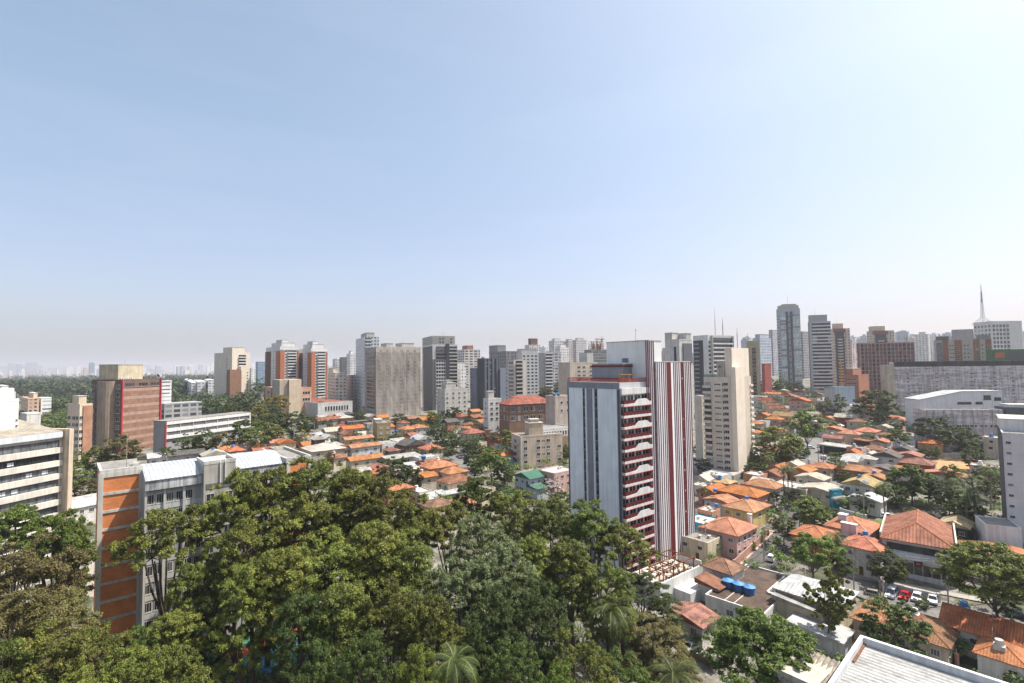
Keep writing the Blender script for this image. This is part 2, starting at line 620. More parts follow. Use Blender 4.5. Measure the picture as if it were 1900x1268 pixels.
drape('road', 'driveway behind the dense grove at its right edge', [(1262, 1235), (1300, 1205), (1340, 1195)], 6, PAVE)
patch('dirt_lot', 'bare reddish dirt lot with patches of weeds', [(1722, 872), (1822, 880), (1815, 849), (1735, 846)], DIRT)
patch('lawn', 'small green lawn beside the large clay tiled roof', [(1622, 985), (1652, 992), (1645, 962), (1622, 966)], LAWN)
patch('pavement', 'pale paved yard beside the brick ended building', [(122, 1100), (180, 1110), (182, 1040), (124, 1040)], PAVE)
patch('pavement', 'paved forecourt beneath the big stained wall', [(1600, 800), (1720, 800), (1720, 780), (1600, 780)], ASPHALT2, 0.05)

# sports court seen through the grove
CG = paint((0.04, 0.16, 0.09), 0.8, 0.2, 'court_green')
CRED = paint((0.45, 0.07, 0.05), 0.8, 0.2, 'court_red')
CB = paint((0.05, 0.22, 0.42), 0.8, 0.2, 'court_blue')
patch('sports_court', 'green sports court seen through the trees', [(330, 1262), (600, 1262), (640, 1120), (380, 1120)], CG, 0.06)
patch('court_border', 'red band along the edge of the sports court', [(395, 1226), (405, 1238), (562, 1172), (550, 1160)], CRED, 0.068)
patch('court_surface', 'blue playing area inside the sports court', [(430, 1236), (500, 1252), (560, 1190), (470, 1208)], CB, 0.072)

# ------------------------------------------------------------------ windows
WMESH = {}
def window_mesh(style, gm, fm):
 k = (style, gm.name, fm.name)
 if k in WMESH:
  return WMESH[k]
 mb = MB()
 if style == 'plain':
  mb.box(-0.5, 0.5, -0.03, 0.05, -0.5, 0.5, 0)
 else:
  n = {'w2': 2, 'w3': 3, 'w4': 4}.get(style, 1)
  t = 0.06
  mb.box(-0.5 + t, 0.5 - t, -0.02, 0.05, -0.5 + t, 0.5 - t, 0)
  mb.box(-0.5, -0.5 + t, -0.06, 0.05, -0.5, 0.5, 1)
  mb.box(0.5 - t, 0.5, -0.06, 0.05, -0.5, 0.5, 1)
  mb.box(-0.5 + t, 0.5 - t, -0.06, 0.05, 0.5 - t, 0.5, 1)
  mb.box(-0.5 - t, 0.5 + t, -0.12, 0.05, -0.5 - t, -0.5 + t, 1)
  for q in range(1, n):
   x = -0.5 + q / n
   mb.box(x - 0.02, x + 0.02, -0.055, 0.04, -0.5 + t, 0.5 - t, 1)
 WMESH[k] = mb.mesh('window', [gm, fm])
 return WMESH[k]

WFRAME = paint((0.55, 0.53, 0.50), 0.6, 0.1)
DFRAME = paint((0.05, 0.05, 0.05), 0.6, 0.1)

class Block:
 """a building box whose nearest vertical edge is seen at pixel column cx; its left face runs to column lx, its right face to rx.
 local x runs along the right face (away to the right), local y along the left face (away to the left)"""
 def __init__(self, name, label, cx, lx, rx, yt, a=50, by=None, Y=None, dl=None, dr=None, mat=None, cat='building', group=None, roof=None, z0=None, wall=True, parapet=0.5, gz=None, ztop=None):
  if Y is None:
   P = gpt(cx, by)
  else:
   q = at(cx, (yt + 760) / 2, Y)
   P = Vector((q.x, q.y, g(q.x, q.y)))
  if gz is not None:
   P.z = gz
  self.P = P
  A = R_(a)
  self.dR = Vector((math.sin(A), math.cos(A), 0))
  self.dL = Vector((-math.cos(A), math.sin(A), 0))
  self.zt = at(cx, yt, P.y).z if ztop is None else ztop
  self.h = self.zt - P.z
  self.wR = dr if dr else self._len(self.dR, rx)
  self.wL = dl if dl else self._len(self.dL, lx)
  self.o = empty(name, label, cat, P, R_(90) - A, group)
  self.mat = mat
  self.parapet = parapet
  if wall:
   mb = MB()
   mb.box(0, self.wR, 0, self.wL, -6, self.h, 0, False)
   self.part('wall', mb, mat)
   if parapet:
    p, t = parapet, 0.25
    mb = MB()
    W, D, H = self.wR, self.wL, self.h
    mb.box(-0.04, W + 0.04, -0.04, t, H - 0.3, H + p)
    mb.box(-0.04, W + 0.04, D - t, D + 0.04, H - 0.3, H + p)
    mb.box(-0.04, t, t, D - t, H - 0.3, H + p)
    mb.box(W - t, W + 0.04, t, D - t, H - 0.3, H + p)
    self.part('parapet', mb, mat)
    mb = MB()
    mb.box(t, W - t, t, D - t, H, H + 0.06, 0, False)
    self.part('roof', mb, roof or ROOFGREY)
 def _len(self, d, px, z=None):
  z = z if z is not None else (self.zt + self.P.z) / 2
  k = (px - CXP) / FPX
  p0 = Vector((self.P.x, self.P.y, z)) - EYE
  n = CR - CF * k
  den = d.dot(n)
  t = -p0.dot(n) / den if abs(den) > 1e-9 else 10
  if t <= 0 or t > 400:
   print('WARN length', t, px)
   t = min(max(abs(t), 2), 60)
  return t
 def X(self, px):
  return self._len(self.dR, px)
 def Yl(self, px):
  return self._len(self.dL, px)
 def Z(self, py):
  c = proj((self.P.x, self.P.y, self.P.z))[0]
  return at(c, py, self.P.y).z - self.P.z
 def part(self, name, mb, mats, parent=None, label=None):
  mats = mats if isinstance(mats, list) else [mats]
  o = link(name, mb.mesh(name, mats), parent or self.o)
  if label:
   o['label'] = label
  return o
 def box(self, name, x0, x1, y0, y1, z0, z1, mt, parent=None, label=None):
  mb = MB()
  mb.box(x0, x1, y0, y1, z0, z1)
  return self.part(name, mb, mt, parent, label)
 def fbox(self, name, face, u0, u1, z0, z1, out, mt, inn=0.05, parent=None):
  """box standing out of a face; u in metres from the corner"""
  if face == 'R':
   return self.box(name, u0, u1, -out, inn, z0, z1, mt, parent)
  return self.box(name, -out, inn, u0, u1, z0, z1, mt, parent)
 def fpx(self, name, face, pa, pb, ya, yb, out, mt, inn=0.05):
  ff = self.X if face == 'R' else self.Yl
  u = sorted((ff(pa) if abs(pa - self.cpx) > .01 else 0.0, ff(pb) if abs(pb - self.cpx) > .01 else 0.0))
  z = sorted((self.Z(ya), self.Z(yb)))
  return self.fbox(name, face, u[0], u[1], z[0], z[1], out, mt, inn)
 @property
 def cpx(self):
  return proj((self.P.x, self.P.y, (self.zt + self.P.z) / 2))[0]
 def win(self, face, us, zs, w, h, style='w2', gm=None, fm=None, name='window', frac=True):
  """windows: us as fractions of the face from its left end as seen, zs in metres"""
  me = window_mesh(style, gm or GLASS, fm or WFRAME)
  for u in us:
   for z in zs:
    if face == 'R':
     x = u * self.wR if frac else u
     o = link(name, me, self.o, (x, 0, z))
    else:
     y = (1 - u) * self.wL if frac else u
     o = link(name, me, self.o, (0, y, z), (0, 0, -math.pi / 2))
    o.scale = (w, 1, h)
 def rows(self, y0, y1, n):
  """n heights between two photo rows measured at the corner"""
  z0, z1 = self.Z(y0), self.Z(y1)
  return [z0 + (z1 - z0) * k / max(1, n - 1) for k in range(n)]
 def bands(self, face, u0, u1, zs, h, out, mt, name='balcony', inn=0.05):
  W = self.wR if face == 'R' else self.wL
  if face == 'L':
   u0, u1 = 1 - u1, 1 - u0
  for z in zs:
   self.fbox(name, face, u0 * W, u1 * W, z, z + h, out, mt, inn)
 def strip(self, face, u0, u1, z0, z1, out, mt, name='facade_strip'):
  W = self.wR if face == 'R' else self.wL
  if face == 'L':
   u0, u1 = 1 - u1, 1 - u0
  return self.fbox(name, face, u0 * W, u1 * W, z0, z1, out, mt)
 def top(self, name, fx0, fx1, fy0, fy1, h, mt, z=None, cap=True):
  z = self.h if z is None else z
  W, D = self.wR, self.wL
  o = self.box(name, fx0 * W, fx1 * W, fy0 * D, fy1 * D, z - 0.2, z + h, mt)
  if cap:
   mb = MB()
   mb.box(fx0 * W - 0.2, fx1 * W + 0.2, fy0 * D - 0.2, fy1 * D + 0.2, z + h + 0.005, z + h + 0.25)
   self.part('roof_slab', mb, LIGHTCONC, o)
  return o
 def mast(self, fx, fy, z, h, r=0.12):
  mb = MB()
  x, y = fx * self.wR, fy * self.wL
  mb.tube((x, y, z), (x, y, z + h * 0.6), r, r * 0.8, 5)
  mb.tube((x, y, z + h * 0.6), (x, y, z + h), r * 0.6, r * 0.3, 5)
  for k in (0.55, 0.75, 0.9):
   mb.tube((x - 0.5, y, z + h * k), (x + 0.5, y, z + h * k), 0.03, 0.03, 4)
  self.part('antenna', mb, paint((0.3, 0.3, 0.3), 0.5, 0.1))
def _world(b, x, y, z=0.0):
 return b.P + b.dR * x + b.dL * y + Vector((0, 0, z))
def _along(b, x, y, axis, px):
 d = b.dR if axis == 'R' else b.dL
 k = (px - CXP) / FPX
 p0 = _world(b, x, y, b.h / 2) - EYE
 n = CR - CF * k
 return -p0.dot(n) / d.dot(n)
def _ZL(b, x, y, py):
 w = _world(b, x, y, b.h / 2)
 return at(proj(w)[0], py, w.y).z - b.P.z
Block.W = _world
Block.along = _along
Block.ZL = _ZL

RED = paint((0.125, 0.016, 0.018), 0.6, 0.15, 'dark_red_paint')
PINKRED = paint((0.5, 0.12, 0.09), 0.6, 0.15, 'red_trim_paint')
COOLWHITE = paint((0.78, 0.80, 0.83), 0.75, 0.10)
COOLGREY = paint((0.24, 0.26, 0.30), 0.75, 0.15)
STRIPE = paint((0.10, 0.035, 0.05), 0.7, 0.2)
REDGLASS = glass((0.10, 0.012, 0.012), (0.25, 0.05, 0.05), 0.3)

def main_tower():
 b = Block('apartment_tower', 'tall white and red striped apartment tower with red balconies, rising behind the grove', 1149, 1056, 1205, 711, a=52, Y=128, mat=COOLWHITE, parapet=0, roof=CONC)
 o = b.o
 W, D, H = b.wR, b.wL, b.h
 mb = MB(); mb.box(0.2, W - 0.2, 0.2, D - 0.2, H, H + 0.05)
 b.part('roof', mb, CONC)
 zb = H - 1.6
 b.fbox('cornice', 'L', -0.16, D + 0.1, zb, H, 0.18, COOLGREY)
 b.fbox('cornice', 'R', -0.1, W, zb + 0.3, H - 0.02, 0.16, paint((0.45, 0.46, 0.48), 0.75, 0.1))
 # left face: pale panels between two dark window slits
 P = paint((0.78, 0.83, 0.87), 0.7, 0.16)
 b.strip('L', 0.03, 0.315, -3, zb - 0.12, 0.10, P, 'wall_panel')
 b.strip('L', 0.61, 0.955, -3, zb - 0.12, 0.10, P, 'wall_panel')
 for u0, u1 in ((0.318, 0.372), (0.548, 0.60)):
  b.strip('L', u0, u1, -3, zb - 0.1, 0.02, paint((0.07, 0.075, 0.085), 0.5, 0.1), 'window_slit')
  for z in [zb - 1.6 - 2.88 * k for k in range(15)]:
   b.win('L', [(u0 + u1) / 2 - 0.003], [z], (u1 - u0) * D * 0.7, 1.1, 'w1', DGLASS, DFRAME)
   b.strip('L', u0 + 0.004, u1 - 0.004, z - 0.95, z - 0.66, 0.06, COOLGREY, 'spandrel')
 b.strip('L', 0.398, 0.52, -3, zb - 0.1, 0.06, COOLGREY, 'pilaster')
 for u in (0.374, 0.523):
  b.strip('L', u, u + 0.022, -3, zb - 0.1, 0.34, COOLWHITE, 'fin')
 for u0, u1 in ((0.0, 0.02), (0.965, 1.0), (0.318, 0.322)):
  b.strip('L', u0, u1, -3, zb - 0.1, 0.12, paint((0.08, 0.085, 0.10), 0.6, 0.1), 'edge_trim')
 # balcony face
 for k in range(17):
  z = b.Z(751) - 2.88 * k
  if z < 1:
   break
  slab = b.fbox('balcony', 'R', 0.12, W - 0.12, z - 0.55, z + 0.05, 1.25, WHITE)
  b.fbox('red_trim', 'R', 0.1, W - 0.1, z - 0.66, z - 0.555, 1.3, PINKRED, parent=slab)
  b.win('R', [(q + 0.5) / 4 for q in range(4)], [z + 1.18], W / 4 - 0.25, 2.2, 'w2', DGLASS, WFRAME, 'balcony_door')
  mb = MB()
  mb.box(0.15, W - 0.15, -1.2, -1.14, z + 0.1, z + 0.95)
  mb.box(0.13, W - 0.13, -1.24, -1.1, z + 0.95, z + 1.03)
  mb.box(0.15, 0.21, -1.1, 0, z + 0.1, z + 0.95)
  mb.box(W - 0.21, W - 0.15, -1.1, 0, z + 0.1, z + 0.95)
  for q in range(9):
   x = 0.3 + (W - 0.6) * q / 8
   mb.box(x - 0.04, x + 0.04, -1.26, -1.2, z, z + 1.0)
  b.part('railing', mb, RED, slab)
  if k % 2 == 0 and k < 11:
   pr = [(0.1, z - 0.50), (W - 0.1, z - 0.50), (W - 0.1, z + 0.45), (W * 0.90, z + 0.5), (W * 0.80, z + 1.25), (W * 0.50, z + 1.25), (W * 0.38, z + 0.25), (0.1, z + 0.02)]
   mb = MB(); mb.extr(pr, -1.42, -1.3)
   b.part('arched_parapet', mb, WHITE, slab)
   tr = [(0.1, z - 0.62), (W - 0.1, z - 0.62), (W - 0.1, z - 0.46), (0.1, z - 0.46)]
   mb = MB(); mb.extr(tr, -1.47, -1.425)
   b.part('red_trim', mb, PINKRED, slab)
 b.fbox('head_wall', 'R', 0.05, W - 0.05, b.Z(751) + 2.55, zb + 0.2, 0.9, WHITE)
 for u in (0.0, W - 0.16):
  b.fbox('edge_trim', 'R', u, u + 0.16, 0, zb, 0.3, COOLGREY)
 # roof terrace railing, penthouse and clutter
 mb = MB()
 for (x0, y0, x1, y1) in ((0.1, 0.1, W, 0.1), (0.1, 0.1, 0.1, D - 0.1), (0.1, D - 0.1, W, D - 0.1)):
  L = math.hypot(x1 - x0, y1 - y0)
  n = int(L / 0.28)
  for q in range(n + 1):
   x, y = x0 + (x1 - x0) * q / n, y0 + (y1 - y0) * q / n
   mb.box(x - 0.035, x + 0.035, y - 0.035, y + 0.035, H, H + 1.1)
  mb.box(min(x0, x1) - 0.05, max(x0, x1) + 0.05, min(y0, y1) - 0.05, max(y0, y1) + 0.05, H + 1.05, H + 1.17)
  mb.box(min(x0, x1) - 0.05, max(x0, x1) + 0.05, min(y0, y1) - 0.05, max(y0, y1) + 0.05, H + 0.15, H + 0.24)
 b.part('terrace_railing', mb, paint((0.30, 0.055, 0.04), 0.6, 0.1))
 # lift shaft with stripes
 xs = W - 0.02
 yB = b.along(xs, 0, 'L', 1130)
 xB = b.along(xs, -0.9, 'R', 1233)
 hB = b.ZL(xs, 0, 633)
 mb = MB(); mb.box(W - 0.02, W + xB, -0.9, yB, -3, hB)
 sh = b.part('lift_shaft', mb, paint((0.74, 0.735, 0.73), 0.8, 0.08))
 mb = MB(); mb.box(W - 0.12, W + xB + 0.1, -1.0, yB + 0.1, hB + 0.004, hB + 0.3)
 b.part('roof_slab', mb, LIGHTCONC, sh)
 for px in (1202.9, 1206.2, 1209.6, 1213, 1216.6):
  x = xs + b.along(xs, -0.9, 'R', px + 0.7)
  x1 = xs + b.along(xs, -0.9, 'R', px + 2.2)
  b.box('stripe', x, x1, -1.0, -0.85, -2, hB - 0.02, STRIPE, sh)
 yv = b.along(xs, 0, 'L', 1165)
 b.box('vent', xs - 0.06, xs + 0.02, yv - 1.1, yv + 1.1, b.ZL(xs, yv, 673), b.ZL(xs, yv, 665), paint((0.2, 0.2, 0.2), 0.7, 0.2), sh)
 mb = MB()
 ym = b.along(xs, 0, 'L', 1177)
 mb.tube((xs + 2, ym, hB), (xs + 2, ym, hB + 3.2), 0.06, 0.04, 5)
 mb.tube((xs + 2, ym, hB + 3.2), (xs + 2, ym, hB + 3.5), 0.14, 0.14, 6)
 b.part('antenna', mb, paint((0.2, 0.2, 0.2), 0.5, 0.1), sh)
 # penthouse on the terrace
 y0, y1 = b.along(xs - 4.0, 0, 'L', 1160), b.along(xs - 4.0, 0, 'L', 1102)
 hp = b.ZL(xs - 4, y0, 676)
 pb = b.box('penthouse', xs - 4.0, xs - 0.05, y0, y1, H, hp, COOLGREY)
 b.box('red_band', xs - 4.35, xs - 0.06, y0 - 0.3, y1 + 0.3, hp - 0.75, hp - 0.35, RED, pb)
 b.box('red_band', xs - 4.12, xs - 0.06, y0 - 0.12, y1 + 0.12, H + 0.6, H + 1.0, RED, pb)
 b.box('roof_slab', xs - 4.4, xs - 0.08, y0 - 0.35, y1 + 0.35, hp + 0.005, hp + 0.2, LIGHTCONC, pb)
 b.box('pergola', xs - 6.4, xs - 4.6, 0.9, 4.6, H + 1.95, H + 2.1, paint((0.55, 0.33, 0.08), 0.7, 0.3))
 mb = MB()
 for x in (xs - 6.3, xs - 4.7):
  for y in (1.0, 2.7, 4.5):
   mb.box(x - 0.06, x + 0.06, y - 0.06, y + 0.06, H, H + 1.95)
 mb.box(xs - 6.2, xs - 4.8, 1.1, 4.4, H + 0.05, H + 0.8)
 b.part('pergola_frame', mb, paint((0.45, 0.28, 0.10), 0.7, 0.3))
 # striped wing on the right
 xc0 = xs + b.along(xs, -1.4, 'R', 1223.2)
 xc1 = xs + b.along(xs, -1.4, 'R', 1286.5)
 hC = b.ZL(xc0, -1.4, 672.5)
 mb = MB(); mb.box(xc0, xc1, -1.4, 10.5, -3, hC)
 c = b.part('striped_wing', mb, paint((0.78, 0.765, 0.76), 0.8, 0.05))
 mb = MB(); mb.box(xc0 - 0.06, xc1 + 0.06, -1.46, 10.55, hC + 0.004, hC + 0.25)
 b.part('roof_slab', mb, LIGHTCONC, c)
 Z0 = lambda px: xs + b.along(xs, -1.4, 'R', px)
 def zc(x):      # zoom column to local x
  return Z0(1030 + x / 2.755)
 for x0, x1 in ((583, 606), (655, 668)):
  b.box('red_strip', zc(x0), zc(x1), -1.44, -1.3, -2, hC - 0.02, RED, c)
 z4 = lambda x: Z0(1140 + x / 4.75)
 for x in (400, 417, 436, 454, 470, 543, 558, 573, 590, 630, 645, 660, 675, 690):
  b.box('stripe', z4(x), z4(x + 6.5), -1.47, -1.3, -2, hC - 0.03, STRIPE, c)
 xr0, xr1 = xs + b.along(xs, -0.9, 'R', 1219.6), xs + b.along(xs, -0.9, 'R', 1222.7)
 b.box('red_strip', xr0, xr1, -0.96, -0.85, -2, hC, RED, c)
 for k in range(18):
  z = hC - 2.2 - 2.88 * k
  b.win('R', [(xr0 + xr1) / 2], [z], (xr1 - xr0) * 0.75, 0.9, 'plain', DGLASS, DFRAME, frac=False)
  o_ = LAST[0]; o_.location.y = -0.98
  xw = (zc(655) + zc(668)) / 2
  b.win('R', [xw], [z + 0.4], (zc(668) - zc(655)) * 0.4, 0.5, 'plain', GLASS, DFRAME, frac=False)
  o_ = LAST[0]; o_.location.y = -1.46
 return b
TOWER = main_tower()

def podium():
 b = TOWER
 o = empty('podium_terrace', 'white walled podium with pergola at the foot of the striped tower', 'terrace', b.P, b.o.rotation_euler.z)
 w_ = at(1224, 1083, 117) - b.P
 x0, y0, h = w_.dot(b.dR), w_.dot(b.dL), w_.z
 x1 = x0 + b.along(x0, y0, 'R', 1296)
 mb = MB()
 mb.box(x0, x1, y0, -3.2, -4, h - 0.9)
 link('terrace_floor', mb.mesh('terrace_floor', [paint((0.60, 0.55, 0.48), 0.9, 0.25)]), o)
 mb = MB()
 mb.box(x0, x1 + 6, y0 - 0.3, y0, -4, h)
 mb.box(x0 - 0.3, x0, y0 - 0.3, -3.2, -4, h - 0.2)
 mb.box(x1, x1 + 0.3, y0, -6, -4, h + 0.9)
 link('parapet_wall', mb.mesh('parapet_wall', [WHITE]), o)
 mb = MB()
 mb.box(x0 + 5, x1 + 7, y0 - 4.6, y0 - 0.31, -4, h - 2.2)
 link('lower_wing', mb.mesh('lower_wing', [WHITE]), o)
 # pergola
 wood = paint((0.16, 0.065, 0.03), 0.7, 0.2)
 p = empty('pergola', 'brown timber pergola over the terrace tables beside the striped tower', 'pergola', b.P, b.o.rotation_euler.z)
 a0, a1, c0, c1, zf = x0 + 2.5, x1 - 2.0, y0 + 0.8, min(y0 + 7.6, -3.6), h - 0.9
 for i in range(4):
  x = a0 + (a1 - a0) * i / 3
  for y in (c0, c1):
   mb = MB(); mb.box(x - 0.11, x + 0.11, y - 0.11, y + 0.11, zf, zf + 2.6)
   link('post', mb.mesh('post', [wood]), p)
  mb = MB(); mb.box(x - 0.1, x + 0.1, c0 - 0.5, c1 + 0.5, zf + 2.6, zf + 2.85)
  link('crossbeam', mb.mesh('crossbeam', [wood]), p)
 for y in (c0, (c0 + c1) / 2, c1):
  mb = MB(); mb.box(a0 - 0.6, a1 + 0.6, y - 0.1, y + 0.1, zf + 2.852, zf + 3.05)
  link('beam', mb.mesh('beam', [wood]), p)
 # tables with chairs
 cream, dk, org = paint((0.6, 0.52, 0.42), 0.8, 0.1), paint((0.13, 0.06, 0.035), 0.7, 0.1), paint((0.55, 0.22, 0.06), 0.7, 0.1)
 first = None
 def dining(x, y, rz):
  nonlocal first
  w = b.W(x, y, zf)
  if first is None:
   t = empty('dining_set', 'small square table with dark chairs under the brown pergola', 'table set', w, rz, 'table sets on the podium terrace')
   mb = MB(); mb.box(-0.5, 0.5, -0.5, 0.5, 0.71, 0.76); link('tabletop', mb.mesh('tabletop', [cream]), t)
   mb = MB(); mb.tube((0, 0, 0), (0, 0, 0.71), 0.05); mb.box(-0.25, 0.25, -0.25, 0.25, 0, 0.04); link('pedestal', mb.mesh('pedestal', [dk]), t)
   for k in range(4):
    mb = MB()
    mb.box(-0.23, 0.23, 0.62, 1.08, 0.42, 0.47)
    mb.box(-0.23, 0.23, 1.03, 1.08, 0.47, 0.9)
    for sx in (-0.2, 0.2):
     for sy in (0.65, 1.05):
      mb.box(sx - 0.025, sx + 0.025, sy - 0.025, sy + 0.025, 0, 0.42)
    link('chair', mb.mesh('chair', [org if k == 1 else dk]), t, (0, 0, 0), (0, 0, k * math.pi / 2))
   first = t
  else:
   t = copy_tree(first)
   t.location, t.rotation_euler = w, (0, 0, rz)
 for i in range(5):
  for j in range(3):
   dining(a0 + 1.2 + i * (a1 - a0 - 2.4) / 4, c0 + 1.0 + j * (c1 - c0 - 2) / 2, rnd.uniform(0, 1.5))
podium()

# ------------------------------------------------------------------ brick ended school building at the left
def brick_building():
 a = 48
 A = R_(a)
 ORB = brick((0.70, 0.215, 0.05), (0.5, 0.3, 0.2))
 P = at(180, 1100, 96.0)
 gz = g(P.x, P.y)
 o = empty('office_building', 'long grey office building with orange brick end wall and curved metal roof behind the grove', 'building', (P.x, P.y, gz), R_(90) - A)
 class S: pass
 b = Block.__new__(Block)
 b.P = Vector((P.x, P.y, gz)); b.dR = Vector((math.sin(A), math.cos(A), 0)); b.dL = Vector((-math.cos(A), math.sin(A), 0))
 b.o = o
 b.zt = at(180, 879, P.y).z; b.h = b.zt - gz; H = b.h
 wB = b.along(0, 0, 'R', 261.5)
 # brick end, set back; the long block stands forward of it
 mb = MB(); mb.box(0, wB, 0, 11, -2, H, 0, False)
 b.part('brick_wall', mb, ORB, label='orange brick end wall banded with pale concrete')
 for x0, x1 in ((-0.25, 0.5), (wB - 0.62, wB - 0.02)):
  b.box('concrete_pier', x0, x1, -0.22, 0.1, -2, H - 0.02, LIGHTCONC)
 n = 11
 for k in range(n):
  z = H - 0.9 - k * 3.38
  b.box('concrete_band', 0.5, wB - 0.62, -0.16, 0.1, z, z + (0.9 if k == 0 else 0.5), LIGHTCONC)
 mb = MB()
 mb.box(-0.1, wB, -0.1, 0.3, H, H + 0.55); mb.box(-0.1, 0.3, 0.3, 11, H, H + 0.55); mb.box(0.3, wB, 10.7, 11, H, H + 0.55)
 b.part('parapet', mb, LIGHTCONC)
 mb = MB(); mb.box(0.3, wB, 0.3, 10.7, H, H + 0.05); b.part('roof', mb, ROOFGREY)
 mb = MB()
 for (x, y, s) in ((wB - 1.2, 1.5, 0.7), (wB - 0.7, 3, 0.6), (wB - 1.6, 3.2, 0.5), (wB - 1.0, 4.6, 0.6)):
  mb.tube((x, y, H), (x, y, H + s * 1.2), 0.08)
  mb.box(x - s / 2, x + s / 2, y - s / 2, y + s / 2, H + s * 0.8, H + s * 1.5)
 b.part('roof_equipment', mb, paint((0.5, 0.48, 0.45), 0.5, 0.3))
 mb = MB(); mb.tube((wB - 2.5, 2, H), (wB - 2.5, 2, H + 7), 0.06, 0.04); b.part('antenna', mb, CONC)
 # long block: protrudes towards the camera by F metres
 F = 5.0
 x0 = wB
 x1 = 40
 yf = -F
 hL = H - 3.6        # wall head below the metal roof
 x0 = b.along(0, yf, 'R', 265)
 x1 = b.along(0, yf, 'R', 526)
 mb = MB(); mb.box(x0, x1, yf, 11, -2, hL, 0, False)
 b.part('wall', mb, paint((0.40, 0.395, 0.37), 0.9, 0.3))
 # curved roof
 def roofpiece(xa, xb, nm):
  mb = MB()
  prof = []
  yb = 11
  for k in range(13):
   t = k / 12
   prof.append((yf - 0.7 + (yb - yf + 1.4) * t, hL + 2.0 + 2.6 * math.sin(math.pi * (0.10 + 0.80 * t)) - 0.8))
  for k in range(12):
   (ya, za), (yc, zc_) = prof[k], prof[k + 1]
   mb.face([(xa, ya, za), (xb, ya, za), (xb, yc, zc_), (xa, yc, zc_)])
   mb.face([(xa, yc, zc_ - 0.2), (xb, yc, zc_ - 0.2), (xb, ya, za - 0.2), (xa, ya, za - 0.2)])
  for xx in (xa, xb):
   for k in range(12):
    (ya, za), (yc, zc_) = prof[k], prof[k + 1]
    mb.face([(xx, ya, za), (xx, yc, zc_), (xx, yc, hL), (xx, ya, hL)])
  return b.part(nm, mb, tiles((0.40, 0.425, 0.46), 0.75, 0, 0.6, 0.15, 'blue_grey_sheet', 0.6, 0.0, 0.16))
 roofpiece(x0, x1, 'metal_roof')
 fas = paint((0.60, 0.60, 0.60), 0.6, 0.7, 'rusty_white_sheet')
 mb = MB(); mb.box(x0, x1, yf - 0.75, yf - 0.6, hL + 0.1, hL + 1.85)
 b.part('fascia', mb, fas)
 mb = MB(); mb.box(x0, x1, yf - 0.9, yf - 0.58, hL + 1.855, hL + 2.0)
 b.part('gutter', mb, DARKCONC)
 # concrete piers and window bays
 px = lambda v: x0 + b.along(x0, yf, 'R', v)
 zs = [hL - 1.75 - 3.38 * k for k in range(8)]
 sx0, sx1 = px(373), px(432)
 for xa, xb, nw in ((x0, sx0, 6), (sx1, x1, 6)):
  st_ = (xb - xa) / nw
  for k in range(0, nw + 1, 2):
   x = xa + k * st_ - (0.2 if k else 0)
   b.box('concrete_pier', x, x + 0.4, yf - 0.4, yf + 0.1, -2, hL + 0.08, LIGHTCONC)
  for i, z in enumerate(zs):
   for q in range(nw):
    if xa == x0 and q == 5 and i == 0:
     continue
    b.win('R', [xa + (q + 0.56) * st_], [z], st_ * 0.78, 1.9, 'w3', DGLASS if (q * 3 + i) % 4 else GLASS, LIGHTCONC, frac=False)
    LAST[0].location.y = yf
   b.box('spandrel', xa + 0.41, xb - 0.2, yf - 0.12, yf + 0.1, z - 2.15, z - 1.2, LIGHTCONC if i % 3 else paint((0.5, 0.5, 0.49), 0.9, 0.25))
 # stair tower through the roof
 zt = H + 0.2
 mb = MB(); mb.box(sx0, sx1, yf - 1.4, yf + 6, -2, zt)
 st = b.part('stair_tower', mb, paint((0.46, 0.43, 0.37), 0.9, 0.35))
 mb = MB()
 mb.box(sx0 - 0.05, sx1 + 0.05, yf - 1.45, yf - 1.15, zt + 0.003, zt + 0.7); mb.box(sx0 - 0.05, sx0 + 0.25, yf - 1.15, yf + 6, zt + 0.003, zt + 0.7)
 mb.box(sx1 - 0.25, sx1 + 0.05, yf - 1.15, yf + 6, zt + 0.003, zt + 0.7)
 b.part('parapet', mb, LIGHTCONC, st)
 for x in (sx0 + (sx1 - sx0) * 0.5, sx0 + (sx1 - sx0) * 0.66):
  mb = MB(); mb.tube((x, yf - 1.55, zt - 4.0), (x, yf - 1.55, zt + 0.3), 0.11); mb.tube((x, yf - 1.55, zt + 0.3), (x, yf - 0.6, zt + 0.9), 0.11)
  b.part('vent_pipe', mb, WHITE, st)
 b.box('louvre', sx0 + 0.4, sx1 - 0.4, yf - 1.46, yf - 1.3, zt - 5.0, zt - 3.9, DARKCONC, st)
 for k in range(7):
  for x in (sx0 + 1.2, sx1 - 1.3):
   b.win('R', [x], [zt - 6.8 - 3.38 * k], 1.5, 1.9, 'w2', GLASS, LIGHTCONC, frac=False)
   LAST[0].location.y = yf - 1.4
 # far brick end
 xe = x1
 w2 = b.along(xe, yf - 1.5, 'R', 576)
 mb = MB(); mb.box(xe, xe + w2, yf - 1.5, 12, -2, H - 1.2, 0, False)
 b.part('brick_wall', mb, ORB, label='far orange brick wing under a grey flat roof')
 mb = MB()
 mb.box(xe - 0.1, xe + w2 + 0.1, yf - 1.6, yf - 1.2, H - 1.6, H - 0.5); mb.box(xe - 0.1, xe + 0.3, yf - 1.2, 12, H - 1.6, H - 0.5); mb.box(xe + w2 - 0.3, xe + w2 + 0.1, yf - 1.2, 12, H - 1.6, H - 0.5)
 b.part('parapet', mb, LIGHTCONC)
 mb = MB(); mb.box(xe + 0.3, xe + w2 - 0.3, yf - 1.2, 11.9, H - 1.2, H - 1.1); b.part('roof', mb, ROOFGREY)
 for x in (xe, xe + w2 - 0.7):
  b.box('concrete_pier', x, x + 0.75, yf - 1.75, yf - 1.4, -2, H - 1.62, LIGHTCONC)
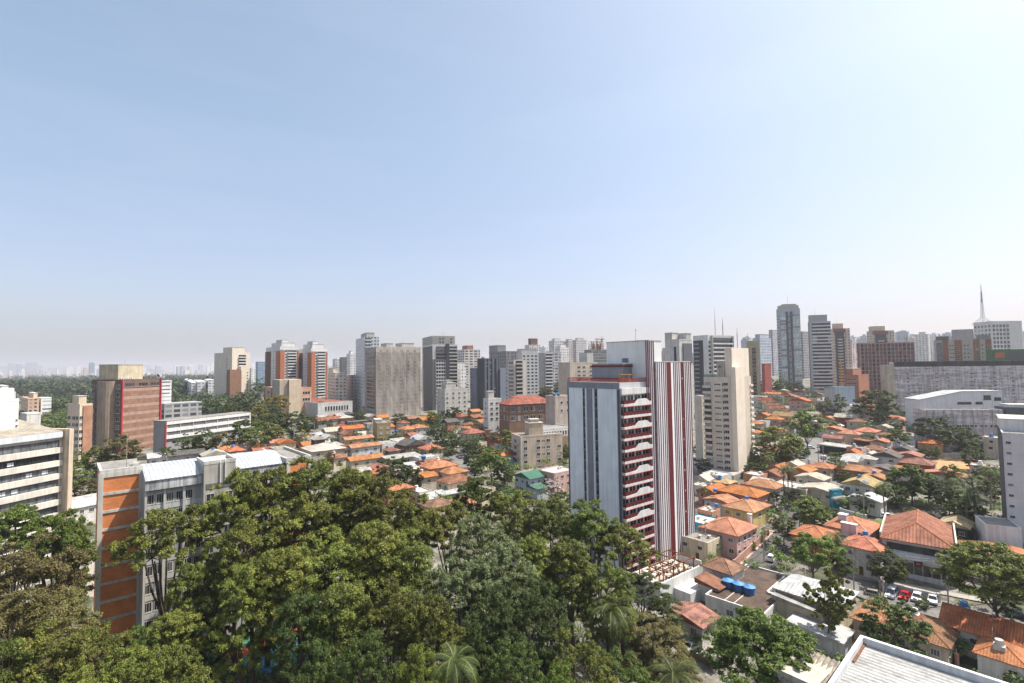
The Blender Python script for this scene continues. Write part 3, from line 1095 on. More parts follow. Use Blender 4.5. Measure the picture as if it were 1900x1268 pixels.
 for k in range(8):
  z = H - 5.6 - k * 3.38
  b.box('concrete_band', xe + 0.76, xe + w2 - 0.71, yf - 1.62, yf - 1.4, z, z + 0.55, LIGHTCONC)
 print('far end px', proj(b.W(xe + w2, yf, H)), proj(b.W(xe, yf, H)), 'len', x1 - x0)
 return b
brick_building()

# ------------------------------------------------------------------ white ribbon window office at far left
def left_office():
 Wc = paint((0.62, 0.58, 0.51), 0.85, 0.22)
 ze = at(110, 801, 135).z
 b = Block('office_building', 'pale concrete office block with black ribbon windows at the left edge', -184, -200, 111, 800, a=14, Y=106, dl=24, mat=Wc, parapet=0, ztop=ze)
 W, H = b.wR, b.h
 TANW = paint((0.62, 0.50, 0.38), 0.85, 0.35)
 mb = MB()
 mb.extr([(W + 0.02, -3), (W + 1.1, -3), (W + 1.1, H + 0.6), (W + 0.02, H + 0.6)], -2.6, 12)
 b.part('end_wall', mb, TANW, label='weathered tan fin wall')
 mb = MB(); mb.box(-1, W - 0.4, -0.9, 20, H - 1.5, H - 0.05)
 b.part('parapet', mb, paint((0.55, 0.57, 0.60), 0.5, 0.15))
 mb = MB()
 mb.face([(0, -0.5, H), (W, -0.5, H), (W, 20, H + 3.6), (0, 20, H + 3.6)])
 mb.face([(W, -0.5, H), (W, 20, H - 0.5), (W, 20, H + 3.6)])
 b.part('roof', mb, tiles((0.36, 0.32, 0.26), 0.9, 0, 0.6, 0.3, 'tan_sheet', 0.85))
 z0 = at(60, 847 - 4, b.W(W - 7, 0).y).z - b.P.z - 4.6
 z0 = H - 3.2
 for k in range(10):
  z = z0 - 3.45 * k
  b.fbox('ribbon_window', 'R', 0.4, W - 0.6, z - 0.95, z + 0.95, 0.03, DGLASS)
  for q in range(24):
   x = 0.6 + q * 1.9
   if x < W - 1:
    b.fbox('mullion', 'R', x, x + 0.09, z - 0.95, z + 0.95, 0.09, DFRAME)
  b.fbox('spandrel', 'R', 0, W - 0.05, z - 2.46, z - 0.98, 0.75, Wc)
  b.fbox('ledge', 'R', 0, W - 0.05, z + 0.965, z + 0.985, 0.4, LIGHTCONC)
 for k, u in ((2, W - 8), (2, W - 4.5), (3, W - 11), (3, W - 13.5), (1, W - 12)):
  b.fbox('blind', 'R', u, u + 1.3, z0 - 3.45 * k - 0.6, z0 - 3.45 * k + 0.3, 0.07, paint((0.55, 0.6, 0.65), 0.7, 0.1))
 c = Block('rooftop_plant_room', 'tall white windowless plant room on the roof of the left edge office', -60, -90, 34, 748, a=14, Y=122, dl=8, mat=WHITE, parapet=0.4, cat='roof block', gz=b.P.z + H - 1)
 c.box('roof_unit', c.wR - 5, c.wR - 0.5, 1, 5, c.h, c.h + 3.2, WHITE)
 c.box('roof_unit', c.wR - 12, c.wR - 6.5, 1, 6, c.h, c.h + 5.0, WHITE)
 c.fbox('panel', 'R', c.wR - 7, c.wR - 1.6, 0.8, c.h - 1.6, 0.06, paint((0.70, 0.69, 0.66), 0.8, 0.2))
 c.win('R', [0.965], [1.5, 3.0, 4.5], 0.5, 0.5, 'w1')
left_office()

# ------------------------------------------------------------------ brown tower
def brown_tower():
 BR = paint((0.155, 0.105, 0.085), 0.85, 0.25)
 TAN = paint((0.30, 0.235, 0.18), 0.9, 0.3)
 b = Block('office_tower', 'brown banded brick tower with red corner posts at left', 222, 169, 298, 706, a=12, by=842, mat=BR, parapet=0.4)
 W, D, H = b.wR, b.wL, b.h
 n = 8
 ph = (H - 4.2) / n
 bm = brick((0.25, 0.125, 0.075), (0.36, 0.25, 0.2), 0.6, 0.2, 0.35)
 pale = paint((0.36, 0.235, 0.185), 0.9, 0.25)
 for k in range(n):
  z = H - 4.4 - (k + 1) * ph
  b.strip('R', 0.05, 0.97, z, z + ph * 0.62, 0.07, bm, 'brick_panel')
  b.strip('R', 0.05, 0.97, z + ph * 0.62, z + ph, 0.11, pale, 'pale_band')
 b.strip('R', 0.05, 0.97, H - 3.9, H - 3.6, 0.3, pale, 'ledge')
 b.win('R', [0.2, 0.53, 0.83], [H - 2.4], W * 0.25, 1.6, 'w3', DGLASS, BR)
 redp = paint((0.52, 0.035, 0.05), 0.6, 0.15)
 for u in (0.0, 0.965):
  mb = MB()
  x = u * W + 0.3
  mb.tube((x, -0.45, -4), (x, -0.45, H + 0.6), 0.42, 0.42, 8)
  b.part('red_post', mb, redp)
 # stair tower with a rounded corner on the left face
 mb = MB()
 y0, y1 = b.Yl(213), b.Yl(186)
 pts = [(0.05, y0)]
 r = (y1 - y0) / 2
 mb.prism([(0.2, y0), (0.2, y1)][::-1] + [(-r * 0.9 * math.sin(math.pi * k / 10), y0 + r - r * math.cos(math.pi * k / 10)) for k in range(11)], -4, H - 0.4)
 b.part('stair_tower', mb, TAN)
 zs = [H - 4.4 - ph * k + 1 for k in range(8)]
 for z in zs:
  b.win('L', [0.9], [z], D * 0.12, ph * 0.55, 'w2', DGLASS, LIGHTCONC)
  b.win('L', [0.05], [z], D * 0.07, ph * 0.55, 'w2', GLASS, LIGHTCONC)
  b.win('L', [0.22], [z], D * 0.2, ph * 0.7, 'w3', DGLASS, DFRAME)
 top = b.top('plant_room', 0.02, 0.62, 0.15, 0.8, b.ZL(2, 2, 677) - H, paint((0.50, 0.43, 0.31), 0.9, 0.3))
 b.mast(0.35, 0.4, H + 7, 4.5)
 mb = MB()
 for q in range(6):
  mb.box(1.4 + q * 1.2, 2.3 + q * 1.2, -0.2 + 0.15 * D - 0.55, 0.15 * D - 0.02, H + 0.5, H + 1.3)
 b.part('air_conditioner', mb, LIGHTCONC)
brown_tower()
# ------------------------------------------------------------------ mid distance towers
def bg(name, label, lx, cx, rx, yt, wall, Y=None, by=None, a=60, win=None, dl=None, dr=None, top=None, topmat=None, group=None, wallR=None, parapet=0.6, mast=0, cat='building', gl=(0.05, 0.055, 0.065)):
 """tower whose small windows are a grid pattern in its wall; win = (cell w, cell h, window w, window h)"""
 mt = facade(wall, gl, *win) if win else paint(wall, 0.85, 0.25)
 b = Block(name, label, cx, lx, rx, yt, a=a, by=by, Y=Y, dl=dl, dr=dr, mat=mt, group=group, parapet=0, cat=cat)
 if parapet:
  mb = MB()
  mb.box(-0.1, b.wR + 0.1, -0.1, b.wL + 0.1, b.h + 0.003, b.h + parapet)
  b.part('parapet', mb, paint(wall, 0.85, 0.25))
 if top:
  for (x0, x1, y0, y1, h) in (top if isinstance(top, list) else [top]):
   b.top('plant_room', x0, x1, y0, y1, h, paint(topmat or wall, 0.85, 0.25), b.h + parapet)
 if mast:
  b.mast(0.5, 0.5, b.h + 2, mast)
 return b

BEIGE = (0.66, 0.57, 0.45)
def mid_towers():
 # cream tower with a brown bay
 b = Block('apartment_tower', 'cream apartment tower with a brown ribbed bay, beside the wooded park', 430, 397, 463, 655, a=36, Y=505, dl=None, mat=paint((0.68, 0.60, 0.49), 0.85, 0.15))
 W, D, H = b.wR, b.wL, b.h
 cream = paint((0.68, 0.60, 0.49), 0.85, 0.15)
 brn = paint((0.25, 0.135, 0.085), 0.85, 0.2)
 b.box('brown_bay', -5, 6, -7, -0.02, -4, H - 17, brn)
 b.box('cream_bay', 6.02, W * 0.62, -6, -0.03, -4, H - 14, cream)
 fz = [2 + 2.95 * k for k in range(int((H - 20) / 2.95))]
 for z in fz:
  b.box('balcony', 6.6, W * 0.36, -7.0, -5.9, z, z + 1.1, cream)
  b.box('window_band', 6.6, W * 0.36, -6.06, -5.9, z + 1.15, z + 2.9, DGLASS)
 me = window_mesh('plain', DGLASS, DFRAME)
 for z in fz[::1]:
  for u in (0.72, 0.88):
   o = link('window', me, b.o, (u * W, 0, z + 2)); o.scale = (1.3, 1, 1.3)
 for z in fz + [fz[-1] + 2.95 * k for k in range(1, 6)]:
  o = link('window', me, b.o, (0, D * 0.28, z + 1.5), (0, 0, -math.pi / 2)); o.scale = (1.5, 1, 1.6)
 for k in range(4):
  z = H - 3.8 - 2.95 * k
  b.fbox('balcony', 'R', W * 0.36, W * 0.78, z - 1, z, 1.3, WHITE)
  b.fbox('window_band', 'R', W * 0.36, W * 0.78, z + 0.05, z + 1.7, 0.06, DGLASS)
 b.top('plant_room', 0.0, 0.7, 0.0, 0.5, 5.5, cream)
 b.mast(0.3, 0.3, H + 6, 9)

 # brown and white twin towers
 first = None
 for lx, cx, rx, yt, lab in ((493, 519, 554, 644, 'left of two brown and white striped twin apartment towers'), (553, 577, 607, 647, 'right of two brown and white striped twin apartment towers')):
  b = Block('apartment_tower', lab, cx, lx, rx, yt, a=46, Y=500, mat=WHITE, group='brown and white twin towers')
  W, D, H = b.wR, b.wL, b.h
  BRN, ORG = paint((0.105, 0.055, 0.045), 0.85, 0.15), paint((0.40, 0.15, 0.075), 0.85, 0.15)
  b.strip('L', 0.0, 0.36, 0, H - 4, 0.8, BRN, 'brown_strip')
  b.strip('L', 0.78, 1.0, 0, H - 4, 0.8, ORG, 'orange_strip')
  b.strip('R', 0.0, 0.24, 0, H - 4, 0.8, ORG, 'orange_strip')
  b.strip('R', 0.93, 1.0, 0, H - 4, 0.8, ORG, 'orange_strip')
  zs = [H - 6 - 2.9 * k for k in range(int((H - 6) / 2.9))]
  for z in zs:
   b.strip('R', 0.40, 0.86, z, z + 1.1, 1.2, WHITE, 'balcony')
   b.strip('R', 0.40, 0.86, z + 1.15, z + 2.75, 0.07, DGLASS, 'window_band')
   b.win('R', [0.31], [z + 1.5], 1.3, 1.5, 'plain', DGLASS)
   b.win('L', [0.56, 0.68], [z + 1.5], 1.2, 1.2, 'plain', DGLASS)
  b.strip('R', 0.0, 1.0, H - 3.4, H - 2.4, 0.5, paint((0.4, 0.41, 0.43), 0.8, 0.1), 'cornice')
  b.top('plant_room', 0.15, 0.85, 0.1, 0.8, 4.5, WHITE)
  b.top('plant_room', 0.25, 0.6, 0.2, 0.6, 7.5, paint((0.5, 0.52, 0.56), 0.8, 0.1))
  b.mast(0.5, 0.5, H + 7, 7)

 # peach commercial block in front of the twins
 b = Block('commercial_block', 'peach and brown commercial block in front of the twin towers', 522, 490, 578, 722, a=50, Y=405, mat=paint((0.60, 0.36, 0.24), 0.85, 0.2))
 W, D, H = b.wR, b.wL, b.h
 b.box('stair_tower', W * 0.22, W * 0.62, -2.5, D * 0.3, -3, H + 7.5, paint((0.62, 0.50, 0.37), 0.85, 0.2))
 b.box('stair_tower', -1.5, W * 0.2, -0.5, D * 0.4, H - 5, H + 7.3, paint((0.45, 0.38, 0.29), 0.85, 0.25))
 for z in (H - 4, H - 9.5):
  b.win('R', [0.11], [z], W * 0.16, 3.2, 'w3', DGLASS)
  b.win('R', [0.82], [z], W * 0.28, 2.6, 'w3', DGLASS)
  b.win('L', [0.28, 0.62], [z], D * 0.22, 2.6, 'w3', DGLASS)
 b.strip('L', 0.05, 0.95, 0, 6, 0.1, DGLASS, 'shopfront')
 for u in (0.02, 0.45, 0.93):
  b.strip('L', u, u + 0.05, 0, H, 0.5, paint((0.34, 0.16, 0.10), 0.85, 0.2), 'pier')

 # white hall with tall windows
 b = Block('hall_building', 'long white two storey hall with a row of tall narrow windows', 590, 536, 654, 750, a=48, by=779, mat=WHITE, parapet=0.8)
 W, D, H = b.wR, b.wL, b.h
 b.win('R', [0.22 + 0.078 * k for k in range(9)], [H - 4.2], 1.5, 4.0, 'w1', DGLASS)
 b.strip('L', 0.45, 1.0, -2, H + 0.1, 0.3, paint((0.5, 0.49, 0.47), 0.9, 0.25), 'grey_wall')
 b.win('L', [0.06 + 0.07 * k for k in range(6)], [H - 3.5], 1.3, 3.6, 'w1', GLASS)
 mb = MB(); q = [(1.5, 1.5), (W - 1.5, 1.5), (W - 1.5, D - 1.5), (1.5, D - 1.5)]
 c = (W / 2, D / 2)
 for k in range(4):
  mb.face([(*q[k], H + 0.3), (*q[(k + 1) % 4], H + 0.3), (*c, H + 2.6)])
 b.part('hip_roof', mb, CLAY_RED)
 b.top('roof_block', -0.02, 0.22, 0.6, 0.9, 3.6, WHITE)
 b.win('R', [0.04, 0.09, 0.14], [H + 1.6], 1.2, 1.2, 'w1', DGLASS)

 # long white slab
 b = Block('office_building', 'long low white two storey slab with grey louvred strips behind the avenue trees', 309, 303, 461, 783, a=20, Y=246, dl=9, mat=paint((0.30, 0.30, 0.30), 0.85, 0.2), parapet=0)
 W, D, H = b.wR, b.wL, b.h
 for z in (H - 1.5, H - 5.0, H - 8.4):
  b.fbox('white_band', 'R', -0.4, W + 0.4, z, z + 1.5, 0.9, WHITE)
 for z in (H - 2.0, H - 5.5):
  b.fbox('window_band', 'R', 0.2, W - 0.2, z, z + 0.48, 0.05, DGLASS)
 for k in range(8):
  b.fbox('pier', 'R', k * W / 7 - 0.1, k * W / 7 + 0.12, H - 8, H - 1.5, 0.6, LIGHTCONC)
 b.fbox('end_frame', 'R', W - 0.1, W + 0.6, H - 9, H, 1.0, WHITE)
 b.box('red_end', -1.0, -0.42, -0.9, -0.2, -3, H - 0.6, paint((0.4, 0.04, 0.045), 0.7, 0.2))
 mb = MB(); mb.box(-0.4, W + 0.4, -0.9, D, H + 0.004, H + 0.4); b.part('roof', mb, ROOFGREY)

 # pinkish low block by the brown tower
 b = Block('apartment_block', 'low cream and brick apartment block left of the brown banded tower', 148, 124, 170, 752, a=20, Y=232, mat=paint((0.62, 0.50, 0.38), 0.85, 0.2))
 W, D, H = b.wR, b.wL, b.h
 b.strip('R', 0.25, 1.0, -3, H - 0.5, 0.4, brick((0.38, 0.17, 0.09), bh=0.3), 'brick_face')
 for z in [H - 6 - 3.2 * k for k in range(6)]:
  b.win('L', [0.15, 0.55, 0.8], [z], 2.6, 1.7, 'w2', DGLASS)
  b.win('R', [0.12], [z], 1.5, 1.8, 'w2', DGLASS)
 b.top('plant_room', 0.0, 0.6, 0.1, 0.6, 4.0, paint((0.62, 0.50, 0.36), 0.85, 0.25))

 # tower wrapped in scaffold netting
 b = Block('scaffolded_tower', 'apartment tower wrapped in beige construction netting over its scaffold', 698, 677, 781, 645, a=56, by=777, mat=paint((0.42, 0.385, 0.35), 0.9, 0.3), parapet=0.3)
 W, D, H = b.wR, b.wL, b.h
 zs = [H - 2.6 - 2.9 * k for k in range(int(H / 2.9) - 1)]
 for z in zs:
  b.win('R', [0.1, 0.24, 0.4, 0.55, 0.7, 0.86], [z], 2.4, 1.5, 'plain', DGLASS)
  b.strip('L', 0.15, 0.95, z - 1.6, z - 0.6, 1.4, paint((0.38, 0.35, 0.31), 0.9, 0.3), 'balcony')
  b.strip('L', 0.2, 0.9, z - 0.55, z + 1.1, 0.06, DGLASS, 'window_band')
 mb = MB()
 NX = 40
 rr = random.Random(3)
 off = [rr.uniform(-0.35, 0.35) for _ in range(NX + 1)]
 for i in range(NX):
  u0, u1 = i / NX, (i + 1) / NX
  for j in range(10):
   z0, z1 = H * j / 10 - 1 * (j == 0), H * (j + 1) / 10 + 0.9 * (j == 9)
   fl = lambda u, z, k: -1.75 + 0.5 * math.sin(k * 0.9) * off[k] + 0.10 * math.sin(z * 0.5 + k) - (0.8 * (1 - z / H) ** 4 * 2.0)
   mb.face([(u0 * (W + 2) - 0.8, fl(u0, z0, i), z0), (u1 * (W + 2) - 0.8, fl(u1, z0, i + 1), z0), (u1 * (W + 2) - 0.8, fl(u1, z1, i + 1), z1), (u0 * (W + 2) - 0.8, fl(u0, z1, i), z1)])
 mt, nt, bs = _nt('netting')
 bs.inputs['Base Color'].default_value = (0.52, 0.46, 0.40, 1)
 bs.inputs['Roughness'].default_value = 0.95
 tr = nt.nodes.new('ShaderNodeBsdfTransparent')
 mxs = nt.nodes.new('ShaderNodeMixShader')
 nt.links.new(_noise(nt, _pos(nt, (0.20, 0.20, 0.07)), 1.0, 5, 0.3, 0.7, 0.22, 0.62), mxs.inputs[0])
 nt.links.new(tr.outputs[0], mxs.inputs[1])
 nt.links.new(bs.outputs[0], mxs.inputs[2])
 nt.links.new(mxs.outputs[0], nt.nodes['Material Output'].inputs['Surface'])
 b.part('netting', mb, mt)
 for k in range(12):
  x = (W + 1) * k / 11 - 0.5
  mb = MB(); mb.tube((x, -1.2, -2), (x, -1.2, H + 1), 0.08, 0.08, 4)
  b.part('scaffold_pole', mb, LIGHTCONC)
 for z in zs:
  b.strip('R', 0, 1, z - 1.25, z - 0.95, 0.25, LIGHTCONC, 'floor_slab')
  b.box('scaffold_deck', -0.6, W + 0.6, -1.3, -0.3, z - 1.0, z - 0.9, paint((0.45, 0.36, 0.28), 0.9, 0.2))
 b.top('plant_room', 0.28, 0.42, 0.2, 0.7, 3.5, LIGHTCONC)
 b.top('plant_room', 0.62, 0.9, 0.2, 0.7, 3.8, LIGHTCONC)
 b.mast(0.7, 0.4, H + 3, 4)

 # pale tower behind it
 b = Block('apartment_tower', 'pale blue white apartment tower with glazed balconies behind the netted tower', 676, 660, 703, 626, a=64, Y=430, mat=facade((0.60, 0.62, 0.63), (0.07, 0.085, 0.1), 2.6, 2.9, 0.5, 0.5))
 W, D, H = b.wR, b.wL, b.h
 for k in range(int(H / 2.95) - 1):
  z = H - 3 - 2.95 * k
  b.strip('R', 0.05, 0.5, z, z + 1.0, 0.9, WHITE, 'balcony')
  b.strip('R', 0.05, 0.5, z + 1.03, z + 2.5, 0.05, glass((0.08, 0.11, 0.13)), 'window_band')
 b.top('plant_room', 0.2, 0.75, 0.1, 0.7, 4.2, LIGHTCONC)

 # charcoal and white tower
 b = Block('apartment_tower', 'charcoal and white apartment tower with a dark vertical stripe', 803, 784, 849, 640, a=66, by=762, mat=paint((0.62, 0.60, 0.57), 0.85, 0.15), parapet=0.3)
 W, D, H = b.wR, b.wL, b.h
 dark = paint((0.15, 0.15, 0.155), 0.85, 0.15)
 dk = paint((0.055, 0.06, 0.068), 0.8, 0.1)
 b.strip('L', 0.0, 1.0, -3, H - 1, 0.12, dark, 'dark_wall')
 b.strip('R', 0.0, 0.12, -3, b.Z(667), 0.10, dark, 'dark_wall')
 b.strip('R', 0.52, 0.66, 0, H + 1.0, 0.9, dk, 'dark_stripe')
 b.strip('R', 0.0, 0.52, H, H + 7.0, 0.0, paint((0.30, 0.29, 0.27), 0.85, 0.15), 'crown_wall')
 b.box('penthouse', 0.01, W * 0.9, 0.01, D - 0.01, H, H + 7.5, paint((0.34, 0.33, 0.31), 0.85, 0.15))
 b.win('R', [0.3, 0.42, 0.75], [H + 2.2, H + 5], 1.6, 1.7, 'w1', DGLASS)
 zs = [H - 2.9 - 2.95 * k for k in range(int((H - 3) / 2.95))]
 for z in zs:
  hi = z > b.Z(668)
  b.strip('R', 0.13, 0.52, z - 1.0, z - 0.2, 0.5, dark if hi else WHITE, 'balcony')
  b.strip('R', 0.13, 0.52, z - 0.15, z + 1.6, 0.06, DGLASS, 'window_band')
  b.strip('R', 0.66, 0.99, z - 1.0, z - 0.2, 0.7, LIGHTCONC, 'balcony')
  b.strip('R', 0.66, 0.99, z - 0.15, z + 1.6, 0.06, DGLASS, 'window_band')
 for u in (0.13, 0.23, 0.33, 0.43, 0.515):
  b.strip('R', u - 0.008, u + 0.008, 0, b.Z(668), 0.35, WHITE, 'mullion')
 b.mast(0.62, 0.4, H + 7.6, 5)

 # small whitish block
 b = Block('apartment_block', 'small off white six storey block in front of the charcoal tower', 826, 811, 868, 723, a=60, by=772, mat=paint((0.62, 0.59, 0.54), 0.85, 0.3))
 for z in b.rows(731, 765, 5):
  b.win('R', [0.1, 0.36, 0.62, 0.86], [z], 1.7, 1.5, 'w2')
  b.win('L', [0.25, 0.7], [z], 1.8, 1.5, 'w2')
 b.top('plant_room', 0.12, 0.55, 0.2, 0.8, 4.5, LIGHTCONC)
 b.top('water_tank_room', 0.2, 0.4, 0.3, 0.7, 6.5, LIGHTCONC)

 # dark slate pair
 SL, SD = paint((0.19, 0.215, 0.26), 0.8, 0.12), paint((0.060, 0.07, 0.085), 0.8, 0.12)
 b = Block('apartment_tower', 'dark slate grey ribbed apartment tower with two lower wings', 899, 886, 926, 666, a=58, Y=395, mat=SD, parapet=0.4)
 W, D, H = b.wR, b.wL, b.h
 for u in (0.0, 0.22, 0.52, 0.8):
  b.strip('R', u, u + 0.12, -3, H, 0.6, paint((0.115, 0.125, 0.145), 0.8, 0.12), 'rib')
 for z in [H - 3 - 2.95 * k for k in range(15)]:
  b.win('R', [0.17, 0.43, 0.72], [z], 1.1, 1.2, 'plain', GLASS)
 b.box('side_wing', -1, W * 0.2, D + 0.01, D + 11, -4, b.Z(683), SL)
 w2 = b.box('side_wing', W + 0.01, W + 9, -2, D, -4, b.Z(684), SL)
 for z in [b.Z(687) - 2.95 * k for k in range(13)]:
  o = link('window', window_mesh('plain', DGLASS, DFRAME), b.o, (-1, D + 8, z), (0, 0, -math.pi / 2)); o.scale = (1.2, 1, 1.2)
  o = link('window', window_mesh('plain', DGLASS, DFRAME), b.o, (W + 6, -2, z)); o.scale = (1.2, 1, 1.2)

 # tan and concrete neighbours
 b = bg('apartment_tower', 'wide mid grey apartment tower rising behind the dark slate one', 908, 940, 971, 653, (0.20, 0.20, 0.205), Y=460, a=58, win=(4.2, 3.0, 0.4, 0.5), top=[(0.0, 0.5, 0.5, 1.0, 6)], topmat=(0.24, 0.25, 0.26), mast=5)
 b = Block('apartment_tower', 'slim beige tower with stacked dark balconies right of the slate tower', 954, 943, 976, 669, a=60, Y=370, mat=paint((0.56, 0.50, 0.44), 0.85, 0.15))
 for k in range(20):
  z = b.h - 3 - 2.9 * k
  if z < 0: break
  b.strip('R', 0.15, 0.72, z, z + 1.0, 1.3, paint((0.40, 0.38, 0.36), 0.8, 0.15), 'balcony')
  b.strip('R', 0.15, 0.72, z + 1.02, z + 2.7, 0.05, DGLASS, 'window_band')
  b.strip('L', 0.1, 0.9, z + 0.4, z + 1.9, 0.05, GLASS, 'window_band')
 b = Block('apartment_tower', 'white and grey apartment tower with a plain grey corner strip', 969, 962, 1026, 655, a=68, Y=450, dl=14, mat=paint((0.56, 0.55, 0.53), 0.85, 0.15))
 W, H = b.wR, b.h
 b.strip('R', 0.55, 0.74, -3, H, 0.15, paint((0.20, 0.205, 0.215), 0.85, 0.15), 'grey_strip')
 zs = [H - 3 - 3.0 * k for k in range(16)]
 for z in zs:
  b.win('R', [0.07, 0.2, 0.33, 0.45], [z], 2.2, 1.4, 'plain', DGLASS)
  b.strip('R', 0.76, 0.99, z - 0.8, z + 0.3, 0.6, WHITE, 'balcony')
  b.strip('R', 0.76, 0.99, z + 0.33, z + 1.9, 0.05, DGLASS, 'window_band')
 b.top('plant_room', 0.0, 0.5, 0.1, 0.8, 3.5, LIGHTCONC)
 bg('apartment_tower', 'white tower top with a square maroon roof room behind the grey towers', 974, 983, 1003, 641, (0.62, 0.60, 0.57), Y=620, a=60, win=(3.4, 3.0, 0.5, 0.45), top=[(0.25, 0.85, 0.2, 0.8, 8)], topmat=(0.16, 0.09, 0.08))
 bg('apartment_tower', 'grey balconied tower between white towers above the clay hip roof', 1008, 1022, 1041, 655, (0.42, 0.42, 0.43), Y=520, a=60, win=(5, 3.0, 0.75, 0.55), parapet=0.8)
 for lx, cx, rx, yt, Y, lab, wall in ((1019, 1029, 1046, 633, 640, 'tall white tower, leftmost of the pale cluster left of the striped tower', (0.60, 0.59, 0.57)),
         (1030, 1040, 1056, 645, 560, 'bright white tower, shorter front one of the pale cluster left of the striped tower', (0.72, 0.71, 0.69)),
         (1046, 1056, 1067, 634, 660, 'pinkish white slim tower in the middle of the pale cluster left of the striped tower', (0.56, 0.51, 0.48)),
         (1063, 1070, 1089, 632, 640, 'grey white tower, rightmost of the pale cluster left of the striped tower', (0.54, 0.52, 0.51))):
  bg('apartment_tower', lab, lx, cx, rx, yt, wall, Y=Y, a=58, win=(3.0, 2.9, 0.4, 0.45), top=(0.2, 0.8, 0.2, 0.8, 2.5))
 b = bg('office_tower', 'dark glazed grey office block under construction with reddish scaffold on top', 1085, 1098, 1130, 650, (0.22, 0.23, 0.24), Y=560, a=64, win=(2.6, 3.3, 0.8, 0.5), parapet=0.8)
 mb = MB()
 rs = random.Random(4)
 for k in range(60):
  x, y = rs.uniform(0.1, 0.8) * b.wR, rs.uniform(0.1, 0.7) * b.wL
  mb.box(x, x + 0.3, y, y + 0.3, b.h, b.h + rs.uniform(5, 12))
 for k in range(4):
  mb.box(0.1 * b.wR, 0.85 * b.wR, 0.1 * b.wL, 0.75 * b.wL, b.h + 2.5 * k + 2, b.h + 2.5 * k + 2.3)
 b.part('scaffold', mb, paint((0.42, 0.22, 0.15), 0.9, 0.3))
 bg('apartment_block', 'plain light concrete block left of the dark glazed office', 1075, 1090, 1101, 656, (0.52, 0.50, 0.47), Y=530, a=60, win=None, parapet=0.6)
 b = Block('apartment_block', 'long beige block with paired windows directly left of the striped tower', 1058, 1053, 1110, 674, a=62, Y=330, dl=14, mat=paint((0.56, 0.48, 0.39), 0.85, 0.25))
 for z in b.rows(682, 760, 11):
  b.win('R', [0.32, 0.5, 0.75, 0.9], [z], 2.6, 1.2, 'w2', DGLASS)

 bg('apartment_block', 'narrow white block squeezed between the charcoal and slate towers', 848, 855, 865, 674, (0.70, 0.69, 0.67), Y=440, a=60, win=(3, 3, 0.35, 0.4), parapet=0.5)
 b = bg('apartment_tower', 'white and maroon balconied tower behind the slate towers', 844, 862, 891, 650, (0.58, 0.54, 0.50), Y=600, a=60, win=(6, 3.1, 0.7, 0.55), parapet=0.8, top=[(0.3, 0.7, 0.2, 0.7, 5)], topmat=(0.30, 0.14, 0.11))
 b = bg('apartment_block', 'cream and concrete slab with tiny windows right of the twin towers', 608, 622, 641, 693, (0.66, 0.61, 0.52), Y=440, a=60, win=(3.2, 2.9, 0.5, 0.42), top=(0.0, 0.4, 0.3, 0.9, 4))
 bg('apartment_tower', 'off white tower, left of a distant trio beside the twin towers', 617, 622, 632, 667, (0.62, 0.60, 0.58), Y=620, a=60, win=(3, 3, 0.5, 0.4))
 bg('apartment_tower', 'dark grey tower, middle of a distant trio beside the twin towers', 630, 635, 646, 664, (0.17, 0.17, 0.18), Y=600, a=60, win=(3, 3, 0.5, 0.4))
 bg('apartment_tower', 'bright white tower, right of a distant trio beside the twin towers', 643, 650, 660, 657, (0.72, 0.71, 0.70), Y=580, a=60, win=(3.2, 3, 0.35, 0.4), top=(0.2, 0.6, 0.2, 0.7, 3))
 bg('apartment_block', 'pale pink slab just left of the pale blue white tower', 641, 650, 661, 697, (0.55, 0.45, 0.42), Y=470, a=60, win=(4, 3, 0.3, 0.35))
 bg('apartment_tower', 'slim white block right behind the cream tower', 461, 466, 474, 684, (0.72, 0.71, 0.69), Y=700, a=45, win=(3, 3, 0.35, 0.4))
 bg('office_tower', 'hazy blue glass office slab between cream tower and twins', 474, 478, 494, 672, (0.22, 0.30, 0.38), Y=1100, a=45, win=(2.5, 3.5, 0.8, 0.6), gl=(0.07, 0.11, 0.16))
 bg('apartment_block', 'white slab with thin window lines behind the brown banded tower', 290, 296, 318, 708, (0.72, 0.71, 0.70), Y=420, a=35, win=(8, 3.1, 0.9, 0.3))
 for lx, cx, rx, yt, lab in ((340, 355, 368, 711, 'pale grey block, left one of a white trio by the park'), (358, 366, 382, 709, 'white block, middle one of a white trio by the park'), (379, 386, 398, 706, 'white block with round end, right one of a white trio by the park')):
  bg('office_building', lab, lx, cx, rx, yt, (0.66, 0.66, 0.66), Y=640, a=55, win=(4, 3.5, 0.6, 0.3))
 bg('office_building', 'dark framed low terrace block right of the brown banded tower', 300, 305, 374, 752, (0.36, 0.36, 0.36), Y=330, a=35, dl=12, win=(5, 3.2, 0.75, 0.6), parapet=0.9)
 bg('apartment_block', 'orange and cream four storey block at the left edge of the park', 38, 52, 72, 741, (0.58, 0.40, 0.28), Y=430, a=40, win=(3.2, 3.2, 0.5, 0.5), top=(0.6, 1.0, 0.2, 0.8, 4), topmat=(0.66, 0.54, 0.38))
 bg('office_building', 'small white block with strip windows at the left edge of the park', 70, 76, 95, 740, (0.74, 0.74, 0.74), Y=440, a=40, win=(20, 3.4, 0.9, 0.35))
 bg('office_building', 'white stepped block at the far left above the office roof', -12, 4, 28, 730, (0.70, 0.70, 0.70), Y=330, a=40, win=(6, 3.4, 0.6, 0.35), top=(0.0, 0.5, 0.1, 0.8, 4))
 bg('warehouse', 'low white warehouse among trees right of the left edge office', 36, 50, 74, 770, (0.62, 0.60, 0.56), Y=215, a=30, win=None)

